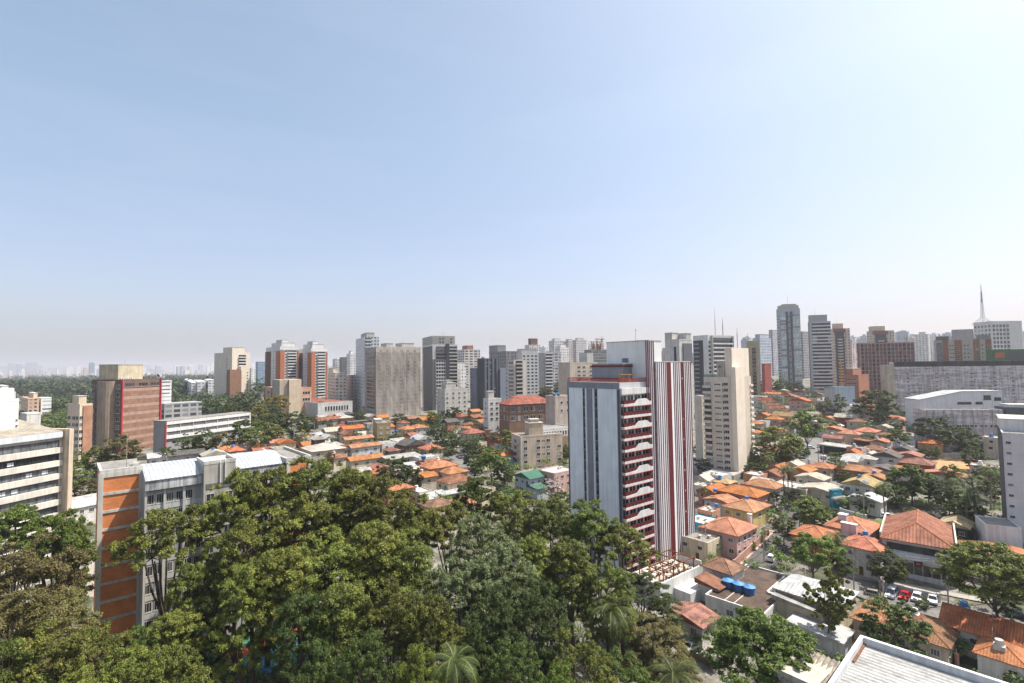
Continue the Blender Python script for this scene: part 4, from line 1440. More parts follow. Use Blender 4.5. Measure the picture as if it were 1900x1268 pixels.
 # brown hip roofed institution
 b = Block('institution_building', 'brown stone institution with arched windows and broad clay hip roof', 945, 933, 1026, 752, a=64, Y=268, dl=13, mat=paint((0.27, 0.17, 0.115), 0.9, 0.3), parapet=0)
 W, D, H = b.wR, b.wL, b.h
 for z in (H - 2.4, H - 7.2):
  b.win('R', [0.06, 0.10, 0.22, 0.34, 0.40, 0.5, 0.56, 0.68, 0.74, 0.86, 0.92], [z], 1.2, 2.6, 'w1', GLASS)
  b.win('L', [0.2, 0.5, 0.8], [z], 1.2, 2.6, 'w1', GLASS)
 b.strip('R', 0, 1, H - 4.6, H - 4.2, 0.2, paint((0.34, 0.22, 0.15), 0.9, 0.2), 'string_course')
 b.part('hip_roof', hip_roof_mb(W, D, 4.2, 0.9, H, corner=True), CLAY_RED)

 # five storey beige block
 b = Block('apartment_block', 'beige five storey apartment block with a chunky roof tower', 965, 958, 1044, 811, a=70, by=872, dl=11, mat=paint((0.62, 0.50, 0.39), 0.85, 0.25), parapet=0.4)
 W, D, H = b.wR, b.wL, b.h
 zs = [H - 2.4 - 2.95 * k for k in range(5)]
 b.win('R', [0.13, 0.43, 0.66], zs, 1.7, 1.4, 'w2', DGLASS)
 b.win('R', [0.92], zs[1:], 1.7, 1.4, 'w2', GLASS)
 b.win('R', [0.525, 0.565], zs[:4], 0.45, 0.6, 'plain', DGLASS)
 for z in zs:
  b.win('L', [0.5], [z], 3.2, 1.6, 'w2', DGLASS)
  b.strip('L', 0.1, 0.9, z - 1.4, z - 0.7, 1.0, LIGHTCONC, 'balcony')
 b.strip('R', 0.02, 0.06, -3, H, 0.12, paint((0.66, 0.62, 0.56), 0.85, 0.3), 'pale_strip')
 t = b.top('roof_tower', 0.24, 0.56, 0.1, 0.6, 5.5, paint((0.55, 0.44, 0.33), 0.85, 0.3))
 b.top('water_tank_room', 0.3, 0.5, 0.2, 0.5, 7.0, paint((0.55, 0.44, 0.33), 0.85, 0.3))
 b = Block('apartment_block', 'small white corner block between clay roofs below the slate tower', 906, 897, 931, 742, a=60, Y=285, mat=WHITE)
 for z in [b.h - 2.3 - 2.9 * k for k in range(4)]:
  b.win('R', [0.25, 0.65], [z], 1.8, 1.4, 'w2', DGLASS)
  b.win('L', [0.5], [z], 1.4, 1.4, 'w2', DGLASS)
 b.top('water_tank_room', 0.1, 0.5, 0.2, 0.7, 4.5, LIGHTCONC)
 b = Block('apartment_block', 'blank pinkish concrete block with two blue tanks behind the striped tower', 1030, 1024, 1070, 737, a=62, Y=250, dl=9, mat=paint((0.52, 0.43, 0.37), 0.85, 0.25))
 b.win('R', [0.3, 0.6], [b.h - 3, b.h - 7], 1.4, 1.4, 'w1', DGLASS)
 tank(b.W(1.5, 3, b.h), 0.9, 1.5, 'left of two blue tanks on a pinkish block behind the striped tower')
 tank(b.W(4.0, 3, b.h), 0.9, 1.5, 'right of two blue tanks on a pinkish block behind the striped tower')
 b = Block('hall_building', 'long white arcaded hall behind the beige five storey block', 1004, 975, 1060, 798, a=60, Y=232, mat=WHITE, parapet=0.5)
 b.win('R', [0.1 + 0.09 * k for k in range(10)], [b.h - 2.2], 0.9, 2.2, 'w1', DGLASS)
 b.strip('R', 0, 1, -3, b.h - 4, 0.1, paint((0.30, 0.20, 0.14), 0.9, 0.3), 'brown_base')

 # right of the striped tower
 b = Block('apartment_tower', 'tall beige apartment tower with small balcony stack right of the striped tower', 1363, 1308, 1396, 700, a=47, by=882, mat=paint((0.60, 0.52, 0.43), 0.85, 0.15), parapet=0)
 W, D, H = b.wR, b.wL, b.h
 cr, cr2 = paint((0.64, 0.55, 0.45), 0.85, 0.15), paint((0.72, 0.63, 0.52), 0.85, 0.12)
 fl = (H - 3) / 15.0
 zs = [H - 3.2 - fl * k for k in range(15)]
 for z in zs:
  b.win('L', [0.50], [z], 3.0, 0.65, 'w3', DGLASS)
  b.win('L', [0.70], [z], 0.6, 1.4, 'plain', DGLASS)
  b.win('L', [0.80], [z + 0.2], 1.9, 1.4, 'w2', DGLASS)
  b.strip('L', -0.015, 0.27, z - 1.5, z - 0.55, 1.1, cr, 'balcony')
  b.strip('L', 0.0, 0.26, z - 0.5, z + 0.95, 0.05, GLASS, 'window_band')
  b.strip('R', 0.93, 1.06, z - 1.4, z - 0.5, 0.5, cr2, 'balcony')
  b.win('R', [0.06], [z], 0.5, 0.6, 'plain', DGLASS)
 b.box('corner_tower', -0.5, W * 0.40, -2.0, -0.02, -4, H + 4.2, cr2)
 b.box('service_tower', W * 0.05, W * 0.92, -0.01, D * 0.25, H - 0.02, H + 12.5, cr2)
 b.box('penthouse', 0.2, W * 0.7, D * 0.255, D * 0.52, H, H + 6.6, paint((0.50, 0.45, 0.40), 0.85, 0.4))
 b.win('L', [0.60], [H + 4.4], 1.4, 1.0, 'w2', DGLASS)
 mb = MB()
 for (x0, y0, x1, y1) in ((0.1, D * 0.53, 0.1, D - 0.1), (0.1, D - 0.1, W, D - 0.1)):
  mb.box(x0 - 0.04, x1 + 0.04, y0 - 0.04, y1 + 0.04, H, H + 1.1)
 b.part('glass_railing', mb, glass((0.16, 0.24, 0.22), (0.2, 0.3, 0.28)))
 mb = MB(); mb.box(0.2, W - 0.1, 0.1, D - 0.2, H, H + 0.05); b.part('roof', mb, ROOFGREY)
 mb = MB(); mb.box(-9, 14, -3.5, D + 13, -5, 1.8); b.part('podium', mb, paint((0.42, 0.38, 0.35), 0.9, 0.5))
 b = Block('apartment_block', 'cream mid rise with dark window bands between striped and beige towers', 1302, 1290, 1318, 737, a=50, Y=232, mat=paint((0.62, 0.57, 0.49), 0.85, 0.2))
 for z in [b.h - 3.2 - 3.6 * k for k in range(4)]:
  b.win('R', [0.5], [z], b.wR * 0.7, 1.7, 'w4', GLASS)
 b = Block('apartment_tower', 'white tower with black side and white balcony bands behind the beige tower', 1315, 1288, 1362, 623, a=62, Y=345, mat=WHITE, parapet=0.5)
 W, D, H = b.wR, b.wL, b.h
 b.strip('L', 0.0, 0.68, -2, H - 3, 0.1, paint((0.06, 0.065, 0.075), 0.8, 0.1), 'dark_wall')
 zs = [H - 6 - 2.95 * k for k in range(int((H - 6) / 2.95))]
 for z in zs:
  b.strip('L', 0.1, 0.42, z, z + 0.9, 0.8, paint((0.30, 0.31, 0.33), 0.8, 0.1), 'balcony')
  b.strip('R', 0.16, 0.95, z, z + 1.0, 1.4, WHITE, 'balcony')
  b.strip('R', 0.16, 0.95, z + 1.03, z + 2.9, 0.06, DGLASS, 'window_band')
  b.strip('R', 0.02, 0.1, z + 0.5, z + 2.2, 0.06, DGLASS, 'window_band')
 b.strip('R', 0.12, 0.97, H - 3, H - 1.2, 0.05, GLASS, 'window_band')
 for u in (0.12, 0.955):
  b.strip('R', u, u + 0.02, 0, H, 1.5, LIGHTCONC, 'pier')
 b.mast(0.6, 0.5, H, 20, 0.25)
 b = bg('apartment_tower', 'white tower with a dark recessed corner right of the striped tower', 1236, 1262, 1286, 631, (0.58, 0.57, 0.55), Y=300, a=56, win=None, top=[(0.0, 0.5, 0.5, 1.0, 4), (0.55, 0.95, 0.0, 0.6, 3.5)], topmat=(0.5, 0.48, 0.44))
 b.strip('L', 0.62, 0.78, 0, b.h - 4, 0.1, paint((0.055, 0.055, 0.06), 0.8, 0.1), 'dark_strip')
 b.strip('R', 0.25, 0.95, b.h - 14, b.h - 2, 0.6, paint((0.13, 0.13, 0.14), 0.8, 0.1), 'dark_panel')
 for k in range(8):
  b.win('R', [0.35, 0.75], [b.h - 18 - 3 * k], 2.6, 1.6, 'w2', DGLASS)
 b = Block('apartment_tower', 'narrow khaki tower with a dark balcony stack right of the beige tower', 1393, 1387, 1410, 634, a=88, Y=420, mat=paint((0.40, 0.34, 0.22), 0.85, 0.25))
 for k in range(20):
  z = b.h - 8 - 2.9 * k
  if z < 1: break
  b.strip('R', 0.22, 0.62, z, z + 0.9, 0.8, paint((0.16, 0.145, 0.12), 0.8, 0.2), 'balcony')
  b.strip('R', 0.22, 0.62, z + 0.95, z + 2.6, 0.05, DGLASS, 'window_band')
 bg('office_tower', 'pale blue glass and white tower beside the narrow khaki one', 1398, 1412, 1432, 628, (0.50, 0.54, 0.60), Y=560, a=58, win=(3, 3.2, 0.55, 0.5), gl=(0.12, 0.17, 0.24), top=(0.1, 0.9, 0.1, 0.8, 4))
 bg('office_tower', 'greyish white tower partly hidden left of the tallest tower', 1428, 1436, 1450, 613, (0.48, 0.48, 0.50), Y=720, a=58, win=(3, 3.2, 0.5, 0.5))
 bg('apartment_block', 'red brick block behind trees left of the tallest tower', 1414, 1420, 1432, 676, (0.36, 0.10, 0.075), Y=440, a=58, win=None, parapet=0.5)
 bg('apartment_tower', 'dark gridded tower between the two tall towers', 1486, 1492, 1506, 616, (0.32, 0.31, 0.31), Y=650, a=58, win=(3, 3.2, 0.6, 0.5))
 # tallest
 b = Block('apartment_tower', 'tallest glazed grey tower with a dark double spine', 1449, 1443, 1487, 574, a=100, Y=520, dl=None, mat=paint((0.40, 0.41, 0.42), 0.8, 0.1))
 W, D, H = b.wR, b.wL, b.h
 gg = glass((0.22, 0.27, 0.29), (0.42, 0.45, 0.45), 0.4)
 zs = [H - 8 - 3.0 * k for k in range(int((H - 8) / 3.0))]
 for z in zs:
  b.strip('R', 0.04, 0.30, z, z + 2.2, 0.9, gg, 'glazed_balcony')
  b.strip('R', 0.04, 0.30, z - 0.75, z - 0.02, 1.0, LIGHTCONC, 'slab')
  b.strip('R', 0.62, 0.97, z, z + 2.2, 0.9, gg, 'glazed_balcony')
  b.strip('R', 0.62, 0.97, z - 0.75, z - 0.02, 1.0, LIGHTCONC, 'slab')
  b.strip('L', 0.15, 0.85, z, z + 1.5, 0.06, DGLASS, 'window_band')
 sp = paint((0.10, 0.105, 0.12), 0.8, 0.1)
 for u in (0.31, 0.53):
  b.strip('R', u, u + 0.085, 0, H - 3, 1.3, sp, 'dark_spine')
 b.win('R', [0.46], zs[::2], 1.0, 1.4, 'plain', DGLASS)
 b.top('crown', 0.05, 0.95, 0.05, 0.9, 3.5, paint((0.42, 0.40, 0.37), 0.85, 0.1))
 b.top('crown', 0.2, 0.85, 0.1, 0.8, 5.0, paint((0.42, 0.40, 0.37), 0.85, 0.1))
 b.mast(0.5, 0.5, H + 5, 12)
 # banded tower
 b = Block('apartment_tower', 'grey white tower with horizontal window bands beside the tallest one', 1508, 1502, 1544, 598, a=106, by=739, mat=paint((0.42, 0.43, 0.45), 0.8, 0.12))
 W, D, H = b.wR, b.wL, b.h
 zs = [H - 4.2 - 3.05 * k for k in range(int((H - 4) / 3.05))]
 for z in zs:
  b.strip('R', 0.08, 0.99, z, z + 1.25, 0.7, WHITE, 'balcony')
  b.strip('R', 0.08, 0.99, z + 1.3, z + 2.95, 0.05, GLASS, 'window_band')
  b.strip('R', 0.32, 0.85, z + 1.3, z + 2.7, 0.09, DGLASS, 'dark_window')
 b.strip('L', 0.1, 0.5, 0, H, 0.3, paint((0.20, 0.22, 0.25), 0.8, 0.1), 'dark_strip')
 b.top('plant_room', 0.02, 0.85, 0.05, 0.95, 6.0, paint((0.33, 0.35, 0.37), 0.8, 0.1))
 b.mast(0.3, 0.4, H + 6, 6)
 # beige and brown arched pair
 for lx, cx, rx, yt, Y, lab in ((1544, 1549, 1579, 611, 520, 'beige tower with black arch motif behind the banded grey tower'), (1610, 1622, 1661, 615, 560, 'beige tower with black arch motif rising behind the red building frame')):
  b = Block('apartment_tower', lab, cx, lx, rx, yt, a=102, Y=Y, mat=facade((0.58, 0.47, 0.38), (0.06, 0.05, 0.05), 3.2, 3.0, 0.4, 0.45))
  W, D, H = b.wR, b.wL, b.h
  ar = paint((0.075, 0.08, 0.095), 0.8, 0.1)
  b.strip('R', 0.0, 0.72, H - 4, H + 0.5, 0.5, paint((0.24, 0.10, 0.075), 0.8, 0.1), 'maroon_head')
  b.strip('R', 0.12, 0.62, H - 8.5, H - 3, 0.8, ar, 'arch')
  b.strip('R', 0.12, 0.22, 2, H - 8.5, 0.8, ar, 'arch_leg')
  b.strip('R', 0.54, 0.64, 2, H - 8.5, 0.8, ar, 'arch_leg')
  for k in range(26):
   z = H - 11.5 - 3.0 * k
   if z < 2: break
   b.strip('R', 0.23, 0.53, z, z + 1.0, 1.1, paint((0.62, 0.50, 0.40), 0.8, 0.1), 'balcony')
   b.strip('R', 0.23, 0.53, z + 1.03, z + 2.7, 0.05, DGLASS, 'window_band')
  b.top('plant_room', 0.05, 0.62, 0.1, 0.8, 5.5, paint((0.60, 0.47, 0.36), 0.85, 0.15))
  b.mast(0.3, 0.4, H + 5, 6)
 bg('apartment_tower', 'slim pinkish tower with black stripe right of the first arched beige tower', 1578, 1583, 1593, 637, (0.60, 0.50, 0.50), Y=600, a=60, win=(7, 3, 0.3, 0.9))
 # open concrete frame
 b = Block('building_under_construction', 'wide unfinished reddish brick and concrete building frame', 1598, 1592, 1698, 637, a=106, Y=410, mat=paint((0.28, 0.145, 0.12), 0.9, 0.3), parapet=0)
 W, D, H = b.wR, b.wL, b.h
 pk = paint((0.46, 0.37, 0.34), 0.9, 0.3)
 for k in range(12):
  z = H - 0.5 - 3.1 * k
  if z < -1: break
  b.strip('R', -0.01, 1.01, z - 0.35, z, 1.0, pk, 'floor_slab')
  if k:
   for q in range(10):
    if (q * 7 + k * 3) % 5:
     b.strip('R', 0.02 + q * 0.098, 0.075 + q * 0.098, z + 0.3, z + 2.3, 0.06, DGLASS if (q + k) % 3 else paint((0.12, 0.07, 0.06), 0.9, 0.2), 'opening')
 for q in range(15):
  b.strip('R', q / 14 - 0.006, q / 14 + 0.006, -2, H, 0.8, pk, 'column')
 # orange brick block and blue grey hall
 b = Block('apartment_block', 'orange brick stepped block left of the big stained wall', 1594, 1568, 1613, 697, a=52, Y=365, mat=brick((0.38, 0.13, 0.06), bh=0.3))
 W, D, H = b.wR, b.wL, b.h
 for z in [H - 3 - 3 * k for k in range(3)]:
  b.win('L', [0.15 + 0.13 * k for k in range(6)], [z], 1.2, 1.2, 'w1', DGLASS)
 b.top('stair_tower', 0.1, 0.9, 0.45, 0.95, 5, brick((0.38, 0.13, 0.06), bh=0.3))
 b.box('lower_wing', 0.5, W, -8, -0.01, -4, 5, brick((0.38, 0.13, 0.06), bh=0.3))
 b = Block('hall_building', 'blank blue grey hall with tan roof below the banded tower', 1550, 1530, 1587, 721, a=62, Y=345, mat=paint((0.20, 0.25, 0.31), 0.85, 0.2), parapet=0.8, roof=paint((0.60, 0.42, 0.27), 0.9, 0.3))
 b.strip('L', 0.0, 1.0, -2, b.h, 0.1, paint((0.45, 0.45, 0.46), 0.85, 0.25), 'grey_wall')
 b.box('lower_wing', -2, b.wR, -5, -0.01, -4, b.h * 0.42, paint((0.42, 0.42, 0.42), 0.9, 0.3))
 # big stained wall
 b = Block('warehouse', 'huge windowless grey wall streaked with black stains at right', 1662, 1648, 1990, 672, a=98, by=771, mat=None, parapet=0, wall=False, dl=5)
 W, D, H = b.wR, b.wL, b.h
 mb = MB(); mb.box(0, W, 0, D, -6, H, 0, False)
 mt, nt, bs = _nt('stained_wall')
 base = _mul(nt, (0.66, 0.59, 0.60), _noise(nt, _pos(nt, (0.05, 0.05, 0.6)), 1.0, 6, 0.35, 0.65, 0.55, 1.05))
 base = _mul(nt, base, _noise(nt, _pos(nt, (0.9, 0.9, 0.12)), 1.0, 4, 0.4, 0.62, 1.0, 0.62))
 base = _mul(nt, base, _noise(nt, _pos(nt, (0.25, 0.25, 1.3)), 1.0, 5, 0.56, 0.66, 1.0, 0.45))
 nt.links.new(base, bs.inputs['Base Color']); bs.inputs['Roughness'].default_value = 0.95
 b.part('wall', mb, mt)
 mb = MB(); mb.box(0.5, W, -0.12, 0.05, H - 3.4, H - 0.02); b.part('black_stained_band', mb, paint((0.07, 0.066, 0.066), 0.95, 0.6))
 mb = MB(); mb.box(-0.1, W, -0.15, D, H, H + 0.25); b.part('coping', mb, DARKCONC)
 tw = paint((0.50, 0.43, 0.33), 0.9, 0.3)
 b.box('corner_tower', -5.2, -0.1, -1.0, 6, -6, H - 2.0, tw)
 for x in (9, 27, 34, 49, 63, 74, 90):
  if x < W:
   for k in range(9):
    o = link('air_slot', window_mesh('plain', DGLASS, DFRAME), b.o, (x, 0, H - 8.5 - 2.8 * k)); o.scale = (1.5, 1, 0.55)
 # apartments behind the wall
 b = Block('apartment_block', 'brown and beige striped apartment block behind the stained wall', 1740, 1735, 1842, 632, a=112, Y=440, mat=paint((0.44, 0.38, 0.33), 0.85, 0.2))
 W, D, H = b.wR, b.wL, b.h
 br_ = paint((0.26, 0.115, 0.07), 0.85, 0.2)
 for u0, u1 in ((0.12, 0.22), (0.34, 0.47), (0.68, 0.79), (0.90, 1.0)):
  b.strip('R', u0, u1, -2, H, 0.35, br_, 'brown_strip')
 b.strip('R', 0.0, 0.11, -2, H - 2, 0.1, DGLASS, 'glazed_strip')
 for z in [H - 5 - 3.4 * k for k in range(6)]:
  b.win('R', [0.26, 0.31, 0.52, 0.58, 0.84], [z], 1.3, 1.3, 'w1', DGLASS)
  for u in (0.40, 0.74, 0.95):
   b.win('R', [u], [z], 1.8, 1.4, 'w1', GLASS); LAST[0].location.y = -0.35
 b.strip('R', 0.0, 0.24, H, H + 3.5, 0.2, DARKCONC, 'roof_block')
 b.strip('R', 0.74, 0.99, H, H + 3.8, 0.2, paint((0.26, 0.24, 0.22), 0.9, 0.3), 'roof_block')
 bg('office_building', 'blank grey slab behind the brown striped apartment block', 1768, 1773, 1809, 613, (0.34, 0.33, 0.32), Y=520, a=112, win=None)
 b = Block('hotel_building', 'white square gridded building beside the tall lattice mast', 1843, 1809, 1899, 597, a=92, Y=560, mat=paint((0.60, 0.58, 0.55), 0.85, 0.12))
 W, D, H = b.wR, b.wL, b.h
 b.strip('R', 0.02, 0.45, 4, H - 1.5, 0.3, WHITE, 'window_grid')
 for z in [H - 5 - 4.6 * k for k in range(7)]:
  for u in (0.08, 0.19, 0.30, 0.41, 0.53):
   b.win('R', [u], [z], W * 0.085, 3.6, 'w2', DGLASS)
   LAST[0].location.y = -0.32
  b.win('L', [0.1, 0.3, 0.5, 0.7, 0.9], [z], D * 0.1, 2.5, 'plain', GLASS)
 b = bg('shop_building', 'long low green and red roofed shop behind the stained wall', 1841, 1844, 1960, 651, (0.05, 0.17, 0.05), Y=400, a=112, dl=9, win=None, parapet=0.8)
 b.strip('R', 0.0, 0.1, b.h - 6, b.h - 1, 0.2, paint((0.03, 0.10, 0.035), 0.8, 0.1), 'dark_panel')
 b.strip('R', 0.04, 0.2, b.h - 6, b.h - 1.6, 0.3, paint((0.42, 0.10, 0.05), 0.8, 0.1), 'red_panel')
 b.strip('R', 0.26, 0.95, b.h - 7, b.h - 1.6, 0.3, paint((0.08, 0.09, 0.09), 0.8, 0.1), 'grey_panel')
 # white shed and stained lower hall
 b = Block('industrial_shed', 'white metal clad shed with sloping end in front of the stained wall', 1740, 1708, 1862, 745, a=96, Y=272, dl=10, mat=paint((0.66, 0.66, 0.66), 0.5, 0.12), parapet=0, wall=False)
 W, D, H = b.wR, b.wL, b.h
 Hs = b.ZL(W * 0.4, 0, 727)
 pr = [(-9, -4), (W, -4), (W, Hs), (12, Hs), (-9, Hs - 4.4)]
 mb = MB(); mb.extr(pr, 0, 12); b.part('wall', mb, paint((0.66, 0.66, 0.66), 0.5, 0.12))
 mb = MB()
 mb.extr([(-9.4, Hs - 4.4), (12, Hs + 0.02), (12, Hs + 0.3), (-9.4, Hs - 4.1)], -0.4, 12.4); mb.extr([(12, Hs + 0.02), (W + 0.3, Hs + 0.02), (W + 0.3, Hs + 0.32), (12, Hs + 0.3)], -0.4, 12.4)
 b.part('roof', mb, WTIN)
 for x, z, w, h in ((W * .36, Hs - 6.2, 3.4, 1.3), (W * .47, Hs - 6.2, 3.4, 1.3), (W * .64, Hs - 6.2, 3.4, 1.3), (W * .77, Hs - 3.2, 3.6, 2.4), (W * .93, Hs - 4, 3.4, 1.8)):
  b.win('R', [x], [z], w, h, 'w1', DGLASS, DFRAME, frac=False)
 for k in range(10):
  b.fbox('panel_joint', 'R', -5 + k * 4.6, -4.93 + k * 4.6, 0, Hs - 4.6, 0.04, LIGHTCONC)
 b = Block('warehouse', 'stained pale concrete warehouse below the white metal shed', 1716, 1700, 1862, 762, a=98, Y=246, dl=9, mat=mt, parapet=0.5)
 W, D, H = b.wR, b.wL, b.h
 for u in (0.42, 0.52, 0.62, 0.75, 0.88):
  b.win('R', [u], [H - 7.5], 3.4, 1.3, 'w3', DGLASS)
 for k in range(9):
  b.strip('R', k / 8 - 0.004, k / 8 + 0.004, -3, H, 0.3, LIGHTCONC, 'pier')
 b = Block('warehouse', 'dark roofed low building right of the stained warehouse', 1866, 1862, 1960, 758, a=108, Y=240, dl=9, mat=paint((0.10, 0.11, 0.12), 0.85, 0.3))
 b.strip('R', 0, 1, -3, b.h - 3.5, 0.3, paint((0.30, 0.31, 0.32), 0.85, 0.3), 'grey_wall')
 b.top('roof_shed', 0.1, 0.9, 0.1, 0.9, 1.6, WHITE)

 # white apartment block at the right edge
 b = Block('apartment_block', 'white panelled apartment block with grey side at the right edge', 1858, 1849, 1985, 806, a=132, Y=138, dl=24, dr=16, mat=paint((0.58, 0.565, 0.575), 0.85, 0.12), parapet=0.5)
 W, D, H = b.wR, b.wL, b.h
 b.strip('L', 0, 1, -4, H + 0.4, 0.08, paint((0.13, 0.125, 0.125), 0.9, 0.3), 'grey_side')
 n = 15
 for k in range(n):
  z = H - 1.0 - 1.45 * k
  b.fbox('panel_joint', 'R', 0.05, W, z - 0.04, z, 0.015, LIGHTCONC)
 zs = [H - 2.2 - 2.85 * k for k in range(9)]
 b.win('R', [0.07], zs, 1.1, 0.7, 'w1', DGLASS)
 b.win('R', [0.46], [z - 0.4 for z in zs], 2.4, 1.5, 'w2', paint((0.62, 0.61, 0.61), 0.7, 0.1), WFRAME)
 b.win('R', [0.37 + 0.04 * (k % 3) for k in (2,)], [zs[2] - 0.4], 0.8, 1.5, 'plain', DGLASS)
 b.win('R', [0.47], [zs[3] - 0.4, zs[5] - 0.4], 0.8, 1.5, 'plain', DGLASS); b.win('R', [0.36], [zs[6] - 0.4], 0.5, 1.4, 'plain', DGLASS)
 b.top('white_penthouse', 0.0, 0.85, 0.35, 0.95, 3.4, WHITE)
 mb = MB()
 for k in range(8):
  mb.box(1.5 + k * 1.1, 1.62 + k * 1.1, 0.3, 0.42, H + 0.5, H + 1.5)
 b.part('railing', mb, LIGHTCONC)
 Block('annex_building', 'low white annex wall at the foot of the right edge apartment block', 1822, 1812, 1856, 975, a=120, Y=134, dl=9, dr=7, mat=WHITE, parapet=0.3)

def tank(loc, r, h, label, group=None):
 """blue plastic water tank with ribbed wall and shallow conical lid"""
 o = empty('water_tank', label, 'water tank', loc, 0, group)
 bl = paint((0.055, 0.17, 0.40), 0.5, 0.2, 'blue_plastic')
 mb = MB()
 n = 20
 for k in range(5):
  mb.tube((0, 0, h * k / 5), (0, 0, h * (k + 0.8) / 5), r * (0.86 + 0.02 * k), r * (0.88 + 0.02 * k), n, 0)
  mb.tube((0, 0, h * (k + 0.8) / 5), (0, 0, h * (k + 1) / 5), r * (0.91 + 0.02 * k), r * (0.91 + 0.02 * k), n, 0)
 link('tank_body', mb.mesh('tank_body', [bl]), o)
 mb = MB()
 mb.tube((0, 0, h + 0.002), (0, 0, h + 0.10), r * 1.06, r * 1.06, n)
 mb.tube((0, 0, h + 0.102), (0, 0, h + 0.42 * r), r * 1.03, r * 0.22, n)
 for k in range(10):
  a = 2 * math.pi * k / 10
  mb.tube((r * math.cos(a), r * math.sin(a), h + 0.13), (0.2 * r * math.cos(a), 0.2 * r * math.sin(a), h + 0.43 * r), 0.035, 0.035, 4)
 link('lid', mb.mesh('lid', [paint((0.09, 0.26, 0.55), 0.5, 0.15, 'blue_plastic')]), o)
 return o

def hip_roof_mb(w, d, h, over, z, corner=False, t=0.18, kind='hip'):
 """roof with overhang and eave thickness over a w x d plan; origin at the plan centre, or its corner"""
 cx, cy = (w / 2, d / 2) if corner else (0, 0)
 W, D = w / 2 + over, d / 2 + over
 mb = MB()
 e = [(-W, -D), (W, -D), (W, D), (-W, D)]
 E = [(cx + x, cy + y, z + t) for x, y in e]
 B = [(cx + x, cy + y, z) for x, y in e]
 for k in range(4):
  j = (k + 1) % 4
  mb.face([B[k], B[j], E[j], E[k]])
 mb.face(B[::-1])
 zz = z + t + h
 if kind == 'hip':
  if W >= D:
   r0, r1 = (cx - (W - D) - 0.01, cy, zz), (cx + (W - D) + 0.01, cy, zz)
   mb.face([E[0], E[1], r1, r0]); mb.face([E[1], E[2], r1]); mb.face([E[2], E[3], r0, r1]); mb.face([E[3], E[0], r0])
  else:
   r0, r1 = (cx, cy - (D - W) - 0.01, zz), (cx, cy + (D - W) + 0.01, zz)
   mb.face([E[0], E[1], r0]); mb.face([E[1], E[2], r1, r0]); mb.face([E[2], E[3], r1]); mb.face([E[3], E[0], r0, r1])
 elif kind == 'gx':
  r0, r1 = (cx - W, cy, zz), (cx + W, cy, zz)
  mb.face([E[0], E[1], r1, r0]); mb.face([E[2], E[3], r0, r1]); mb.face([E[1], E[2], r1]); mb.face([E[3], E[0], r0])
 elif kind == 'gy':
  r0, r1 = (cx, cy - D, zz), (cx, cy + D, zz)
  mb.face([E[1], E[2], r1, r0]); mb.face([E[3], E[0], r0, r1]); mb.face([E[0], E[1], r0]); mb.face([E[2], E[3], r1])
 elif kind == 'sx':      # shed falling towards the right face
  mb.face([E[0], E[1], (E[2][0], E[2][1], zz), (E[3][0], E[3][1], zz)])
  mb.face([E[1], E[2], (E[2][0], E[2][1], zz)]); mb.face([E[3], E[0], (E[3][0], E[3][1], zz)]); mb.face([E[2], E[3], (E[3][0], E[3][1], zz), (E[2][0], E[2][1], zz)])
 elif kind == 'flat':
  mb.face(E)
 return mb
mid_towers()
# ------------------------------------------------------------------ houses
WALLC = {'cream': (0.62, 0.53, 0.38), 'white': (0.62, 0.60, 0.57), 'pink': (0.58, 0.37, 0.33), 'yellow': (0.58, 0.46, 0.20), 'grey': (0.34, 0.33, 0.32),
  'brown': (0.20, 0.12, 0.085), 'salmon': (0.56, 0.28, 0.17), 'beige': (0.52, 0.45, 0.37), 'dark': (0.06, 0.055, 0.055), 'teal': (0.03, 0.25, 0.33),
  'blue': (0.48, 0.55, 0.62), 'olive': (0.35, 0.28, 0.15), 'rose': (0.45, 0.20, 0.16), 'orange': (0.46, 0.19, 0.08), 'wine': (0.26, 0.06, 0.05)}
ROOFC = {'clay': CLAY, 'red': CLAY_RED, 'old': CLAY_OLD, 'tan': TANTILE, 'wtin': WTIN, 'gtin': GTIN, 'btin': BTIN, 'dtin': DTIN,
  'flat': ROOFGREY, 'wflat': paint((0.50, 0.49, 0.47), 0.9, 0.35), 'green': tiles((0.05, 0.15, 0.10), 0.5, 0.5, 0.3, 0.2, 'green_tiles')}
HOUSES = []
